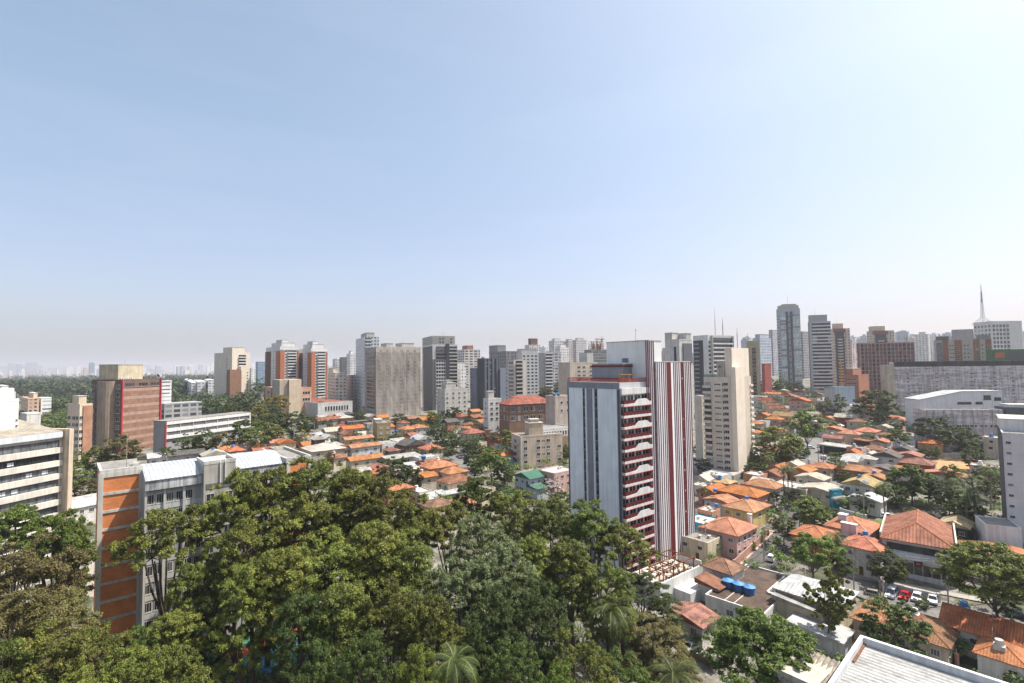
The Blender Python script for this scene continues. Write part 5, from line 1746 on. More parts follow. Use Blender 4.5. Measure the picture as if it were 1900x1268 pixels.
def house(px, py, w, d, hw, kind, rh, wall, roof, label, a=50, over=0.6, near=False, Y=None, nwin=True, cat='house', group=None, name='house'):
 """house whose eave-level plan centre is seen at photo pixel px,py; w along direction a (away to the right), d away to the left"""
 if Y is None:
  c = gpt(px, py, hw)
  z0 = g(c.x, c.y)
 else:
  c = at(px, py, Y)
  z0 = c.z - hw
 A = R_(a)
 o = empty(name, label, cat, (c.x, c.y, z0), R_(90) - A, group)
 wm = paint(WALLC[wall], 0.9, 0.3)
 gab = kind in ('gx', 'gy', 'sx')
 mb = MB()
 mb.box(-w / 2, w / 2, -d / 2, d / 2, -5, hw + 0.02, 0, False)
 if kind == 'flat':
  t = 0.2
  for (x0, x1, y0, y1) in ((-w / 2, w / 2, -d / 2, -d / 2 + t), (-w / 2, w / 2, d / 2 - t, d / 2), (-w / 2, -w / 2 + t, -d / 2 + t, d / 2 - t), (w / 2 - t, w / 2, -d / 2 + t, d / 2 - t)):
   mb.box(x0, x1, y0, y1, hw, hw + 0.5)
 link('wall', mb.mesh('wall', [wm]), o)
 if kind == 'flat':
  mb = MB(); mb.box(-w / 2 + 0.2, w / 2 - 0.2, -d / 2 + 0.2, d / 2 - 0.2, hw + 0.021, hw + 0.12)
  link('roof', mb.mesh('roof', [ROOFC[roof]]), o)
 else:
  ro = link('roof', hip_roof_mb(w, d, rh, over, hw + 0.021, kind=kind).mesh('roof', [ROOFC[roof]]), o)
  if roof in ('clay', 'red', 'old', 'tan') and kind in ('hip', 'gx', 'gy'):
   mb = MB()
   W, D = w / 2 + over, d / 2 + over
   z0_, z1_ = hw + 0.2, hw + 0.2 + rh
   if kind == 'hip':
    if W >= D:
     r0, r1 = (-(W - D), 0, z1_), ((W - D), 0, z1_)
     segs = [(r0, r1), ((-W, -D, z0_), r0), ((-W, D, z0_), r0), ((W, -D, z0_), r1), ((W, D, z0_), r1)]
    else:
     r0, r1 = (0, -(D - W), z1_), (0, (D - W), z1_)
     segs = [(r0, r1), ((-W, -D, z0_), r0), ((W, -D, z0_), r0), ((-W, D, z0_), r1), ((W, D, z0_), r1)]
   elif kind == 'gx':
    segs = [((-W, 0, z1_), (W, 0, z1_))]
   else:
    segs = [((0, -D, z1_), (0, D, z1_))]
   for p, q in segs:
    mb.tube(p, q, 0.11, 0.11, 5)
   link('ridge_cap', mb.mesh('ridge_cap', [ROOFC[roof]]), ro)
 if nwin:
  dist = c.y
  seed = int(px * 7 + py)
  rr = random.Random(seed)
  zs = [hw - 1.5] if hw < 4.8 else [hw - 1.5, hw - 4.4]
  st = rr.choice(['w2', 'w2', 'w3', 'w1'])
  for face, L in (('R', w), ('L', d)):
   n = max(1, int(L / (3.0 if dist < 200 else 4.0)))
   n = min(n, 4)
   for z in zs:
    if z < 0.9: continue
    for k in range(n):
     if rr.random() < 0.15: continue
     u = -L / 2 + (k + 0.5) * L / n + rr.uniform(-0.25, 0.25)
     ww, hh = rr.uniform(1.0, 1.7), rr.uniform(1.0, 1.4)
     me = window_mesh(st, GLASS if rr.random() < 0.5 else DGLASS, WFRAME)
     if face == 'R':
      q = link('window', me, o, (u, -d / 2, z))
     else:
      q = link('window', me, o, (-w / 2, u, z), (0, 0, -math.pi / 2))
     q.scale = (ww, 1, hh)
  if dist < 230:
   me = window_mesh('plain', paint((0.12, 0.06, 0.035), 0.6, 0.1), DFRAME)
   q = link('door', me, o, (-w / 2, rr.uniform(-d / 4, d / 4), 1.05), (0, 0, -math.pi / 2)); q.scale = (0.95, 1, 2.1)
  if rr.random() < 0.3 and dist < 260:
   mb = MB(); x, y = rr.uniform(-w / 4, w / 4), rr.uniform(0, d / 3)
   zt = hw + (0.1 if kind == 'flat' else rh * 0.35)
   mb.box(x - 0.8, x + 0.8, y - 0.8, y + 0.8, zt, zt + 0.5 + rh * 0.4); mb.tube((x, y, zt + 0.5 + rh * 0.4), (x, y, zt + 1.4 + rh * 0.4), 0.65, 0.6, 10)
   link('water_tank', mb.mesh('water_tank', [rr.choice([LIGHTCONC, WHITE, paint((0.07, 0.20, 0.42), 0.5, 0.2)])]), o)
  elif kind == 'flat' and dist < 260:
   for _ in range(2):
    x, y = rr.uniform(-w / 3, w / 3), rr.uniform(-d / 3, d / 3)
    mb = MB(); mb.box(x - 0.5, x + 0.5, y - 0.4, y + 0.4, hw + 0.121, hw + 0.9); link('roof_unit', mb.mesh('roof_unit', [LIGHTCONC]), o)
  if rr.random() < 0.35 and dist < 260 and kind != 'flat':
   mb = MB(); x, y = rr.uniform(-w / 4, w / 4), rr.uniform(-d / 4, d / 4)
   mb.tube((x, y, hw + rh * 0.3), (x, y, hw + rh + 2.0), 0.04, 0.03, 4); mb.tube((x - 0.5, y, hw + rh + 1.7), (x + 0.5, y, hw + rh + 1.7), 0.025, 0.025, 4)
   link('antenna', mb.mesh('antenna', [paint((0.3, 0.3, 0.3), 0.5, 0.1)]), o)
 HOUSES.append((o, c, w, d, hw, rh))
 return o

H = house
# left middle hillside
H(653, 795, 12, 7, 6, 'gx', 1.6, 'cream', 'clay', 'long clay roofed row house with cream walls left of the olive block')
H(664, 814, 15, 5, 5, 'gx', 1.3, 'yellow', 'clay', 'narrow clay roofed row house with yellow walls, second of the stacked rows')
H(675, 828, 14, 5.5, 6, 'gx', 1.2, 'white', 'clay', 'white walled row house with small dark windows under a strip of clay roof')
H(677, 851, 15, 6, 4.5, 'gx', 1.4, 'cream', 'clay', 'lowest clay roofed row house right behind the grove')
H(600, 832, 15, 15, 6, 'hip', 2.4, 'beige', 'btin', 'beige corrugated hip roofed warehouse beside the brick building', cat='warehouse')
H(590, 815, 5, 5, 8.5, 'gy', 1.8, 'dark', 'btin', 'raised beige roof monitor with dark gable behind the warehouse', nwin=False, cat='roof monitor')
H(616, 800, 9, 7, 5, 'gx', 2.0, 'cream', 'btin', 'cream gabled house with pale roof left of the clay row')
H(598, 805, 8, 8, 4, 'hip', 1.5, 'cream', 'wtin', 'pale roofed low house at the bend behind the warehouse')
b = Block('apartment_block', 'small olive apartment block with white shutters among clay roofs', 700, 692, 725, 787, a=66, by=824, mat=paint((0.40, 0.31, 0.16), 0.9, 0.2))
b.win('R', [0.28, 0.78], [b.h - 2.2, b.h - 5.1, b.h - 8.0], 1.6, 1.3, 'w2', paint((0.5, 0.46, 0.36), 0.7, 0.1)); b.top('stair_top', 0.0, 0.5, 0.4, 0.9, 1.6, LIGHTCONC)
H(718, 822, 9, 8, 5.5, 'flat', 0, 'white', 'gtin', 'white flat roofed house right of the olive block')
H(741, 818, 7, 6, 5, 'sx', 0.8, 'grey', 'gtin', 'grey glazed upper floor house beside the white flat one')
H(757, 796, 8, 8, 5, 'hip', 1.8, 'cream', 'clay', 'small bright clay hip roof below the netted tower, left one')
H(776, 793, 8, 9, 5, 'hip', 1.8, 'white', 'clay', 'small bright clay hip roof below the netted tower, right one')
H(762, 824, 11, 10, 5, 'gy', 2.2, 'brown', 'dtin', 'brown walled house under a dark gable roof')
H(782, 814, 8, 8, 5, 'gy', 2.0, 'white', 'wtin', 'white gabled house with pale tin roof below the clay hips')
H(800, 832, 9, 9, 4, 'hip', 2.2, 'cream', 'clay', 'square clay hip roof beside the tree lined street')
H(745, 848, 16, 6, 4, 'sx', 0.7, 'beige', 'gtin', 'long low grey sheet roof in front of the brown gable')
H(790, 848, 10, 6, 4.5, 'flat', 0, 'white', 'wflat', 'white flat roofed house with parapet beside the blue tank')
H(770, 862, 8, 5, 3.5, 'sx', 0.6, 'beige', 'wtin', 'white tin lean-to behind the pale pink house', nwin=False)
H(795, 858, 9, 5, 4, 'gx', 1.0, 'rose', 'old', 'low dull clay roof just behind the pale pink house')
H(814, 864, 13, 9, 6, 'hip', 1.9, 'pink', 'clay', 'pale pink house with broad orange clay roof by the street')
H(841, 875, 9, 8, 5, 'hip', 1.9, 'cream', 'clay', 'orange hip roof wedged between the pale pink and cream houses')
H(846, 891, 12, 8, 5.5, 'hip', 2.0, 'cream', 'red', 'cream house with reddish clay roof above the white shed roof')
H(843, 912, 13, 5, 3.6, 'sx', 0.6, 'beige', 'wtin', 'white corrugated shed roof in front of the cream house', nwin=False, cat='shed')
H(938, 843, 9, 7, 5, 'gx', 1.2, 'blue', 'clay', 'small bluish white house with clay roof beside the five storey block')
H(877, 803, 11, 8, 5.5, 'hip', 2.0, 'cream', 'red', 'cream villa with clay hip roof beside the tree lined street')
H(872, 794, 8, 7, 5.5, 'hip', 1.6, 'cream', 'clay', 'orange hip roof directly behind the cream villa')
H(913, 813, 6, 5, 4, 'gx', 1.2, 'rose', 'old', 'low reddish roof right of the cream villa')
H(905, 797, 7, 6, 4, 'gx', 1.2, 'beige', 'old', 'small dull roofed house behind the reddish one')
H(858, 773, 7, 5, 5, 'hip', 1.5, 'grey', 'red', 'small red hip roof on grey walls by the white six storey block')
H(880, 764, 7, 6, 6, 'gx', 1.5, 'olive', 'clay', 'dark walled house with clay roof below the slate tower')
H(871, 788, 7, 6, 5, 'hip', 1.4, 'beige', 'red', 'low red roof between the villa and the white house')
H(897, 783, 9, 6, 5, 'gx', 1.5, 'cream', 'clay', 'long clay roof in front of the white grey-roofed house')
H(903, 774, 7, 6, 5, 'hip', 1.4, 'pink', 'clay', 'pinkish house with clay roof behind the long one')
H(924, 776, 8, 7, 6, 'hip', 1.6, 'white', 'wtin', 'white house with pale grey roof left of the brown institution')
H(835, 783, 8, 7, 5, 'gx', 1.8, 'rose', 'dtin', 'slate roofed house with a colourful mural on its wall')
H(985, 883, 9, 9, 6, 'gx', 1.8, 'blue', 'green', 'white house with green tiled roof by the blossoming tree')
H(1003, 903, 8, 5, 3.4, 'sx', 0.9, 'blue', 'green', 'lower green tiled lean-to in front of the green roofed house', nwin=False)
H(1032, 873, 12, 10, 7, 'flat', 0, 'pink', 'wtin', 'pinkish house with white flat roof beside the striped tower')
H(1010, 800, 10, 6, 5, 'flat', 0, 'white', 'wflat', 'small white flat roof left of the arcaded hall')
H(860, 931, 10, 8, 5, 'hip', 1.6, 'cream', 'clay', 'clay roof peeping out above the grove in the middle')
H(810, 935, 9, 8, 5, 'hip', 1.6, 'beige', 'old', 'clay roof half hidden behind the tallest grove crowns')
H(700, 880, 9, 7, 5, 'hip', 1.6, 'cream', 'clay', 'clay roof glimpsed through the grove below the row houses')
H(735, 905, 10, 8, 5, 'hip', 1.6, 'salmon', 'clay', 'salmon walled house glimpsed through the grove')
# behind the brick building
H(345, 842, 14, 8, 4, 'gx', 1.6, 'grey', 'dtin', 'brownish corrugated roof behind the blue grey metal roof')
H(304, 846, 12, 10, 4, 'gx', 1.6, 'white', 'wtin', 'white tin roof behind the blue grey metal roof')
H(398, 843, 10, 8, 4, 'gy', 2.0, 'beige', 'btin', 'beige gabled roof behind the blue grey metal roof')
H(420, 834, 7, 7, 4, 'gx', 1.8, 'cream', 'clay', 'small clay gable left of the street trees behind the metal roof')
H(440, 832, 8, 7, 4, 'gx', 1.8, 'beige', 'clay', 'small clay gable behind the metal roof, second from left')
H(455, 832, 9, 7, 4, 'gx', 1.4, 'beige', 'btin', 'beige flat gable between two small clay gables')
H(478, 830, 6, 6, 4.5, 'gy', 2.4, 'white', 'clay', 'steep clay gable nearest the brick wing')
H(150, 936, 12, 10, 5, 'gx', 1.6, 'white', 'wtin', 'white sheet roof between the office and the brick end wall', a=30)
H(166, 928, 10, 8, 5, 'gx', 1.8, 'grey', 'gtin', 'grey sheet roof between the office and the brick end wall', a=30)
H(690, 757, 12, 8, 5, 'gx', 1.8, 'rose', 'red', 'faded red roof at the foot of the netted tower', a=50)
H(640, 775, 10, 10, 4, 'hip', 1.8, 'rose', 'btin', 'pinkish tin roof in front of the white hall')
H(612, 778, 14, 8, 4, 'gx', 1.6, 'beige', 'red', 'rusty red roof with vents in front of the white hall')
H(645, 768, 9, 8, 4, 'hip', 1.4, 'grey', 'btin', 'beige tent-like roof right under the white hall')
H(665, 782, 16, 7, 3.5, 'flat', 0, 'dark', 'flat', 'dark open shed below the netted tower', nwin=False)
H(690, 786, 9, 6, 4.5, 'flat', 0, 'grey', 'gtin', 'grey flat roofed garage beside the olive block')

# right hand slope, near houses
H(1352, 978, 12, 10.5, 6, 'hip', 2.6, 'pink', 'clay', 'pink walled house with big orange hip roof right of the striped tower')
H(1385, 939, 12, 9.5, 5, 'hip', 2.0, 'yellow', 'clay', 'yellow and red walled house with low orange roof, second row')
H(1378, 913, 9, 13, 6, 'hip', 2.0, 'rose', 'clay', 'long orange hip roof with white gutter, third row')
H(1340, 928, 7, 9, 5, 'gx', 1.2, 'blue', 'clay', 'white side walled house with plain orange roof near the striped tower')
H(1416, 900, 8, 11, 5, 'hip', 1.8, 'white', 'clay', 'white walled house with orange roof beside the tall palms')
H(1322, 908, 9, 6, 5, 'gx', 1.4, 'rose', 'clay', 'orange roof behind the small palm by the striped tower')
H(1344, 894, 6, 6, 4, 'hip', 1.2, 'beige', 'tan', 'small tan tiled roof below the beige tower')
H(1313, 968, 9, 11, 4.5, 'flat', 0, 'teal', 'wflat', 'white flat roof over teal walls beside the striped tower')
H(1315, 947, 5, 5, 5, 'flat', 0, 'salmon', 'wflat', 'small salmon flat roofed house with a blue tank')
H(1583, 975, 12, 10, 6, 'hip', 2.2, 'pink', 'clay', 'pink house with big clay roof and white chimney block, mid right')
H(1514, 991, 10, 9, 5.5, 'hip', 2.0, 'orange', 'clay', 'orange walled house half hidden by the bright layered tree')
H(1606, 1010, 9, 8, 6.5, 'hip', 1.8, 'white', 'clay', 'white arched house with orange roof beside the layered tree')
H(1600, 897, 10, 9, 6, 'gx', 2.0, 'white', 'tan', 'white house with tan tile roof carrying a solar panel')
H(1592, 872, 7, 13, 4.5, 'hip', 1.8, 'orange', 'clay', 'long orange clay roof over an orange wall, behind the solar house')
H(1526, 866, 8, 8, 4.5, 'hip', 1.6, 'beige', 'clay', 'clay roof with skylight beside the pale street')
H(1508, 886, 7, 9, 5, 'gx', 1.2, 'white', 'btin', 'white walled shed house with beige roof by the palms')
H(1524, 906, 10, 11, 4.5, 'gx', 1.0, 'cream', 'btin', 'low cream warehouse with skylit beige roof', cat='warehouse')
H(1472, 902, 10, 12, 4, 'flat', 0, 'cream', 'wflat', 'cream flat roofed hall behind the three tall palms')
H(1774, 972, 8, 6, 5, 'gx', 1.5, 'dark', 'tan', 'dark grey house with tan tile roof and white window frames', near=True)
H(1806, 1018, 7, 7, 4.5, 'hip', 1.6, 'white', 'clay', 'small white house with red clay gables behind the driveway')
H(1862, 1030, 13, 12, 5, 'hip', 2.4, 'cream', 'clay', 'cream house with wide orange roof at the right edge')
H(1648, 1146, 11, 9, 4, 'hip', 2.0, 'beige', 'clay', 'clay roofed house behind the dark round tree in the foreground')
H(1712, 1165, 11, 9, 4, 'hip', 2.0, 'beige', 'old', 'mossy clay hip roof in front of the parked cars')
H(1833, 1166, 9, 12, 4.5, 'gy', 2.4, 'white', 'clay', 'shabby white house with striped clay roof at bottom right')
H(1862, 1212, 7, 6, 4.2, 'hip', 1.8, 'white', 'clay', 'clay hip roofed wing in the bottom right corner')
H(1342, 1052, 6.5, 7, 5, 'hip', 2.0, 'white', 'old', 'white house with weathered orange hip roof beside the podium')
H(1322, 1083, 4, 5, 3.8, 'sx', 1.0, 'white', 'red', 'low clay lean-to roof in front of the weathered hip roof', nwin=False)
H(1283, 1142, 6, 8, 4, 'gx', 1.2, 'white', 'old', 'old tiled roof on a pale wall at the grove edge')
H(1513, 1096, 10.5, 12, 6, 'hip', 1.8, 'cream', 'wtin', 'cream house with white tin hip roof behind the wispy tree')
H(1488, 1120, 4, 9, 4.8, 'sx', 0.8, 'cream', 'gtin', 'rusty sheet lean-to in front of the white tin hip roof', nwin=False)
H(1522, 1165, 6, 9, 3.2, 'sx', 0.5, 'white', 'wtin', 'low white tin roof beneath the feathery bright tree', nwin=False, cat='shed')
# right hand slope, far houses
H(1656, 777, 9, 12, 5.5, 'hip', 2.0, 'white', 'clay', 'white house with broad clay hips in front of the dark round tree')
H(1686, 751, 8, 11, 6, 'gx', 1.8, 'olive', 'clay', 'clay roofed house against the foot of the stained wall')
H(1607, 800, 10, 10, 5, 'hip', 2.0, 'white', 'clay', 'white walled clay hip roof beside the round shrub')
H(1592, 782, 10, 9, 5, 'hip', 1.8, 'beige', 'red', 'reddish clay roof behind the white walled hip roof')
H(1622, 833, 8, 9, 4, 'hip', 1.8, 'beige', 'red', 'weathered clay hip roof left of the dark grey gable')
H(1646, 846, 7, 9, 5.5, 'gx', 2.0, 'white', 'dtin', 'white house with dark grey gable roof')
H(1702, 859, 9, 10, 4.5, 'hip', 2.0, 'wine', 'red', 'wine red house with clay hip roof beside the dirt lot')
H(1677, 835, 7, 8, 4.5, 'gx', 1.6, 'pink', 'dtin', 'pinkish house with dark roof behind the wine red house')
H(1598, 848, 9, 12, 4.5, 'hip', 1.0, 'white', 'gtin', 'white house with patchy grey roof left of the dark gable')
H(1753, 880, 7, 12, 4.5, 'gx', 1.4, 'white', 'clay', 'plain orange roof at the near edge of the dirt lot')
H(1813, 803, 8, 10, 5, 'hip', 2.0, 'brown', 'clay', 'clay hip roofed house below the stained warehouse')
H(1640, 870, 9, 8, 4, 'gx', 1.2, 'white', 'dtin', 'grey roofed low house in front of the dark gable')
H(1485, 744, 8, 13, 7, 'gx', 2.4, 'pink', 'clay', 'large pale pink house with clay roof on the far slope')
H(1437, 778, 7, 8, 6, 'hip', 2.0, 'pink', 'clay', 'pink house with orange roof behind the umbrella tree')
H(1462, 786, 6, 9, 5, 'gx', 1.4, 'white', 'clay', 'orange roofed extension right of the pink house')
H(1495, 787, 6, 10, 5, 'gx', 1.2, 'white', 'clay', 'orange roof behind the umbrella tree, right end of the row')
H(1455, 772, 5, 11, 7, 'gy', 2.6, 'yellow', 'tan', 'yellow gabled house with cream roof edges on the far slope')
for k in range(5):
 H(1449 - k * 7, 765 - k * 5.5, 5.0, 9, 6, 'gy', 2.2, 'cream', 'red', 'red roofed terrace house, %s' % ['nearest of five in a stepped row', 'second of five in a stepped row', 'third of five in a stepped row', 'fourth of five in a stepped row', 'farthest of five in a stepped row'][k], group='stepped row of red roofed terrace houses')
H(1510, 783, 3, 9, 6.5, 'sx', 1.2, 'white', 'wtin', 'white wall with sloping top beside the palms on the far slope', nwin=False)
H(1537, 777, 7, 8, 4, 'gx', 1.4, 'cream', 'clay', 'small clay roof between the white wall and the red gable')
H(1572, 775, 7, 12, 5.5, 'gy', 2.2, 'wine', 'btin', 'red side walled house with pale roof edge')
H(1545, 797, 7, 13, 4.5, 'gx', 1.6, 'white', 'clay', 'long flat clay roof right of the umbrella tree')
H(1576, 805, 7, 9, 5.5, 'hip', 2.0, 'cream', 'clay', 'cream house with arched doors under an orange hip roof')
H(1547, 813, 6, 8, 5, 'gy', 1.6, 'pink', 'old', 'pinkish gabled house right of the umbrella tree')
H(1409, 736, 9, 9, 8, 'flat', 0, 'white', 'wflat', 'white three storey house with flat roof right of the beige tower')
H(1424, 731, 7, 8, 6, 'hip', 1.6, 'white', 'clay', 'clay roofed white house beyond the three storey house')
H(1441, 732, 7, 7, 6, 'gy', 1.8, 'pink', 'clay', 'small pinkish gable on the far slope')
H(1452, 727, 8, 11, 6, 'gx', 2.0, 'cream', 'btin', 'cream house with beige roof on the far slope')
H(1469, 737, 8, 9, 6, 'gx', 1.8, 'yellow', 'old', 'yellow gabled house behind the large pink house')
H(1484, 728, 7, 13, 6, 'gx', 1.6, 'white', 'red', 'white house with dark red roof below the tallest tower')
H(1403, 786, 7, 6, 6, 'hip', 1.5, 'pink', 'clay', 'pink house with small clay roof against the beige tower')
H(1404, 803, 6, 6, 4, 'hip', 1.4, 'white', 'clay', 'low clay roof against the beige tower')
H(1448, 800, 6, 6, 4, 'hip', 1.8, 'cream', 'clay', 'pyramid clay roof in front of the pink house')
H(1555, 828, 9, 13, 3.6, 'sx', 0.6, 'dark', 'gtin', 'dark awning roof of a shop beside the street bend', nwin=False)
H(1608, 818, 10, 8, 3.6, 'sx', 0.8, 'dark', 'old', 'dull brown roof with dark front near the street bend', nwin=False)
H(1840, 812, 8, 5, 9, 'flat', 0, 'beige', 'wflat', 'tall narrow beige house behind the right edge apartment block')
H(1535, 745, 14, 11, 5, 'flat', 0, 'grey', 'flat', 'grey flat roofed annex below the blue grey hall')
H(1330, 880, 8, 8, 4, 'flat', 0, 'white', 'wflat', 'white low building at the foot of the beige tower')
H(1415, 893, 5, 6, 4, 'gy', 1.2, 'cream', 'btin', 'small cream hut at the foot of the beige tower')
H(1447, 868, 9, 5, 4, 'gx', 1.4, 'beige', 'clay', 'clay roof corner beneath the truck and palms')
H(1490, 872, 8, 7, 4.5, 'gx', 1.4, 'salmon', 'clay', 'salmon house with red roof beside the white truck')

def flatfar(label, lx, cx, rx, yt, by, wall, a=55, roof=None, **k):
 return Block('house', label, cx, lx, rx, yt, a=a, by=by, mat=paint(WALLC[wall], 0.9, 0.3), cat='house', roof=roof, **k)

# landmark small buildings on the right
def big_clay_roof():
 """long building with red clay hipped roof, glazed front and boundary wall facing the parked cars"""
 c = gpt(1703, 988, 8.0)
 A = R_(40)
 o = empty('office_house', 'large building with red brown clay roof and white front facing the parked cars', 'building', (c.x, c.y, g(c.x, c.y)), R_(90) - A)
 w, d, hw = 21.0, 14.0, 8.0
 wm = paint((0.60, 0.59, 0.57), 0.9, 0.25)
 mb = MB(); mb.box(-w / 2, w / 2, -d / 2, d / 2, -5, hw, 0, False); link('wall', mb.mesh('wall', [wm]), o)
 W, D, z, h = w / 2 + 0.7, d / 2 + 0.3, hw + 0.2, 3.2
 mb = MB()
 E = [(-W, -D, z), (W, -D, z), (W, D, z), (-W, D, z)]
 r0, r1 = (-W + D, 0, z + h), (W - 0.01, 0, z + h)
 mb.face([E[0], E[1], r1, r0]); mb.face([E[2], E[3], r0, r1]); mb.face([E[3], E[0], r0]); mb.face([E[1], E[2], r1])
 B = [(x, y, hw + 0.005) for x, y, _ in E]
 for k in range(4):
  mb.face([B[k], B[(k + 1) % 4], E[(k + 1) % 4], E[k]])
 mb.face(B[::-1])
 ro = link('roof', mb.mesh('roof', [tiles((0.36, 0.12, 0.065), 0.7, 0.6, 0.9, 0.5)]), o)
 mb = MB()
 for p, q in ((r0, r1), (E[0], r0), (E[3], r0)):
  mb.tube(p, q, 0.16, 0.16, 6)
 link('ridge_cap', mb.mesh('ridge_cap', [CLAY]), ro)
 for s, nm in ((-1, 'side_parapet'), (1, 'side_parapet')):
  mb = MB(); y = s * (D + 0.2); mb.box(-W + 2, W, min(y, y - s * 0.35), max(y, y - s * 0.35), -4, z + 0.9)
  link(nm, mb.mesh(nm, [LIGHTCONC]), o)
 # front (towards the cars) is the left face, x = -w/2
 f = lambda nm, y0, y1, z0, z1, out, mt: link(nm, (lambda m_: (m_.box(-w / 2 - out, -w / 2 + 0.05, y0, y1, z0, z1), m_.mesh(nm, [mt]))[1])(MB()), o)
 f('upper_glazing', -d / 2 + 2.5, d / 2 - 1.0, 5.6, 7.3, 0.04, DGLASS)
 f('balcony', -d / 2 + 1.0, d / 2, 4.1, 5.2, 1.3, WHITE)
 f('sign_board', -0.9, 0.7, 3.1, 3.9, 1.36, paint((0.03, 0.02, 0.02), 0.6, 0.1))
 f('sign_letters', -0.5, 0.3, 3.3, 3.7, 1.39, paint((0.55, 0.09, 0.03), 0.6, 0.1))
 f('lower_glazing', -d / 2 + 1.0, d / 2 - 4, 0.4, 3.0, 0.04, DGLASS)
 for q in range(6):
  f('mullion', -d / 2 + 1.0 + q * 1.7, -d / 2 + 1.12 + q * 1.7, 0.4, 3.0, 0.1, WFRAME)
 return o, c
big_clay_roof()

def tank_building():
 b = Block('office_building', 'white flat roofed building with brown roof deck carrying three blue water tanks', 1412, 1309, 1487, 1143, a=46, Y=105, mat=paint((0.62, 0.60, 0.57), 0.9, 0.2), parapet=0)
 W, D, H_ = b.wR, b.wL, b.h
 deck = tiles((0.125, 0.085, 0.065), 0.35, 0, 0.3, 0.45, 'brown_deck')
 mb = MB(); mb.box(0.25, W - 0.25, 0.25, D - 0.25, H_, H_ + 0.06); b.part('roof_deck', mb, deck)
 mb = MB()
 mb.box(-0.03, W + 0.03, -0.03, 0.25, H_ - 0.3, H_ + 0.45); mb.box(-0.03, W + 0.03, D - 0.25, D + 0.03, H_ - 0.3, H_ + 0.45)
 mb.box(-0.03, 0.25, 0.25, D - 0.25, H_ - 0.3, H_ + 0.45); mb.box(W - 0.25, W + 0.03, 0.25, D - 0.25, H_ - 0.3, H_ + 0.45)
 b.part('parapet', mb, paint((0.66, 0.64, 0.61), 0.9, 0.2))
 mb = MB(); mb.box(W * 0.48, W * 0.95, 0.3, D * 0.24, H_ + 0.061, H_ + 0.16); b.part('sunken_roof', mb, paint((0.05, 0.05, 0.05), 0.9, 0.3))
 mb = MB(); mb.box(W * 0.46, W * 0.96, D * 0.24, D * 0.27, H_ + 0.061, H_ + 0.5); mb.box(W * 0.44, W * 0.47, 0.3, D * 0.24, H_ + 0.061, H_ + 0.5); b.part('kerb', mb, LIGHTCONC)
 for k in range(2):
  mb = MB(); y = D * (0.52 + 0.16 * k); mb.box(0.4, W * 0.26, y - 0.08, y + 0.08, H_ + 0.061, H_ + 0.2); b.part('pipe', mb, LIGHTCONC)
 mb = MB(); mb.box(W * 0.4, W * 0.98, D * 0.93, D * 0.95, H_ + 0.061, H_ + 0.35); b.part('pipe', mb, LIGHTCONC)
 for k, lab in enumerate(('nearest of three blue water tanks on the brown roof deck', 'middle of three blue water tanks on the brown roof deck', 'farthest left of three blue water tanks on the brown roof deck')):
  tank(b.W(W * 0.33, D * (0.47 + 0.19 * k), H_ + 0.06), 1.25, 1.55, lab, 'three blue water tanks')
 b.win('L', [0.43], [H_ - 1.9], 1.6, 1.3, 'w2', DGLASS)
 b.win('R', [0.4], [H_ - 2.6], 1.3, 2.2, 'w1')
 return b
tank_building()

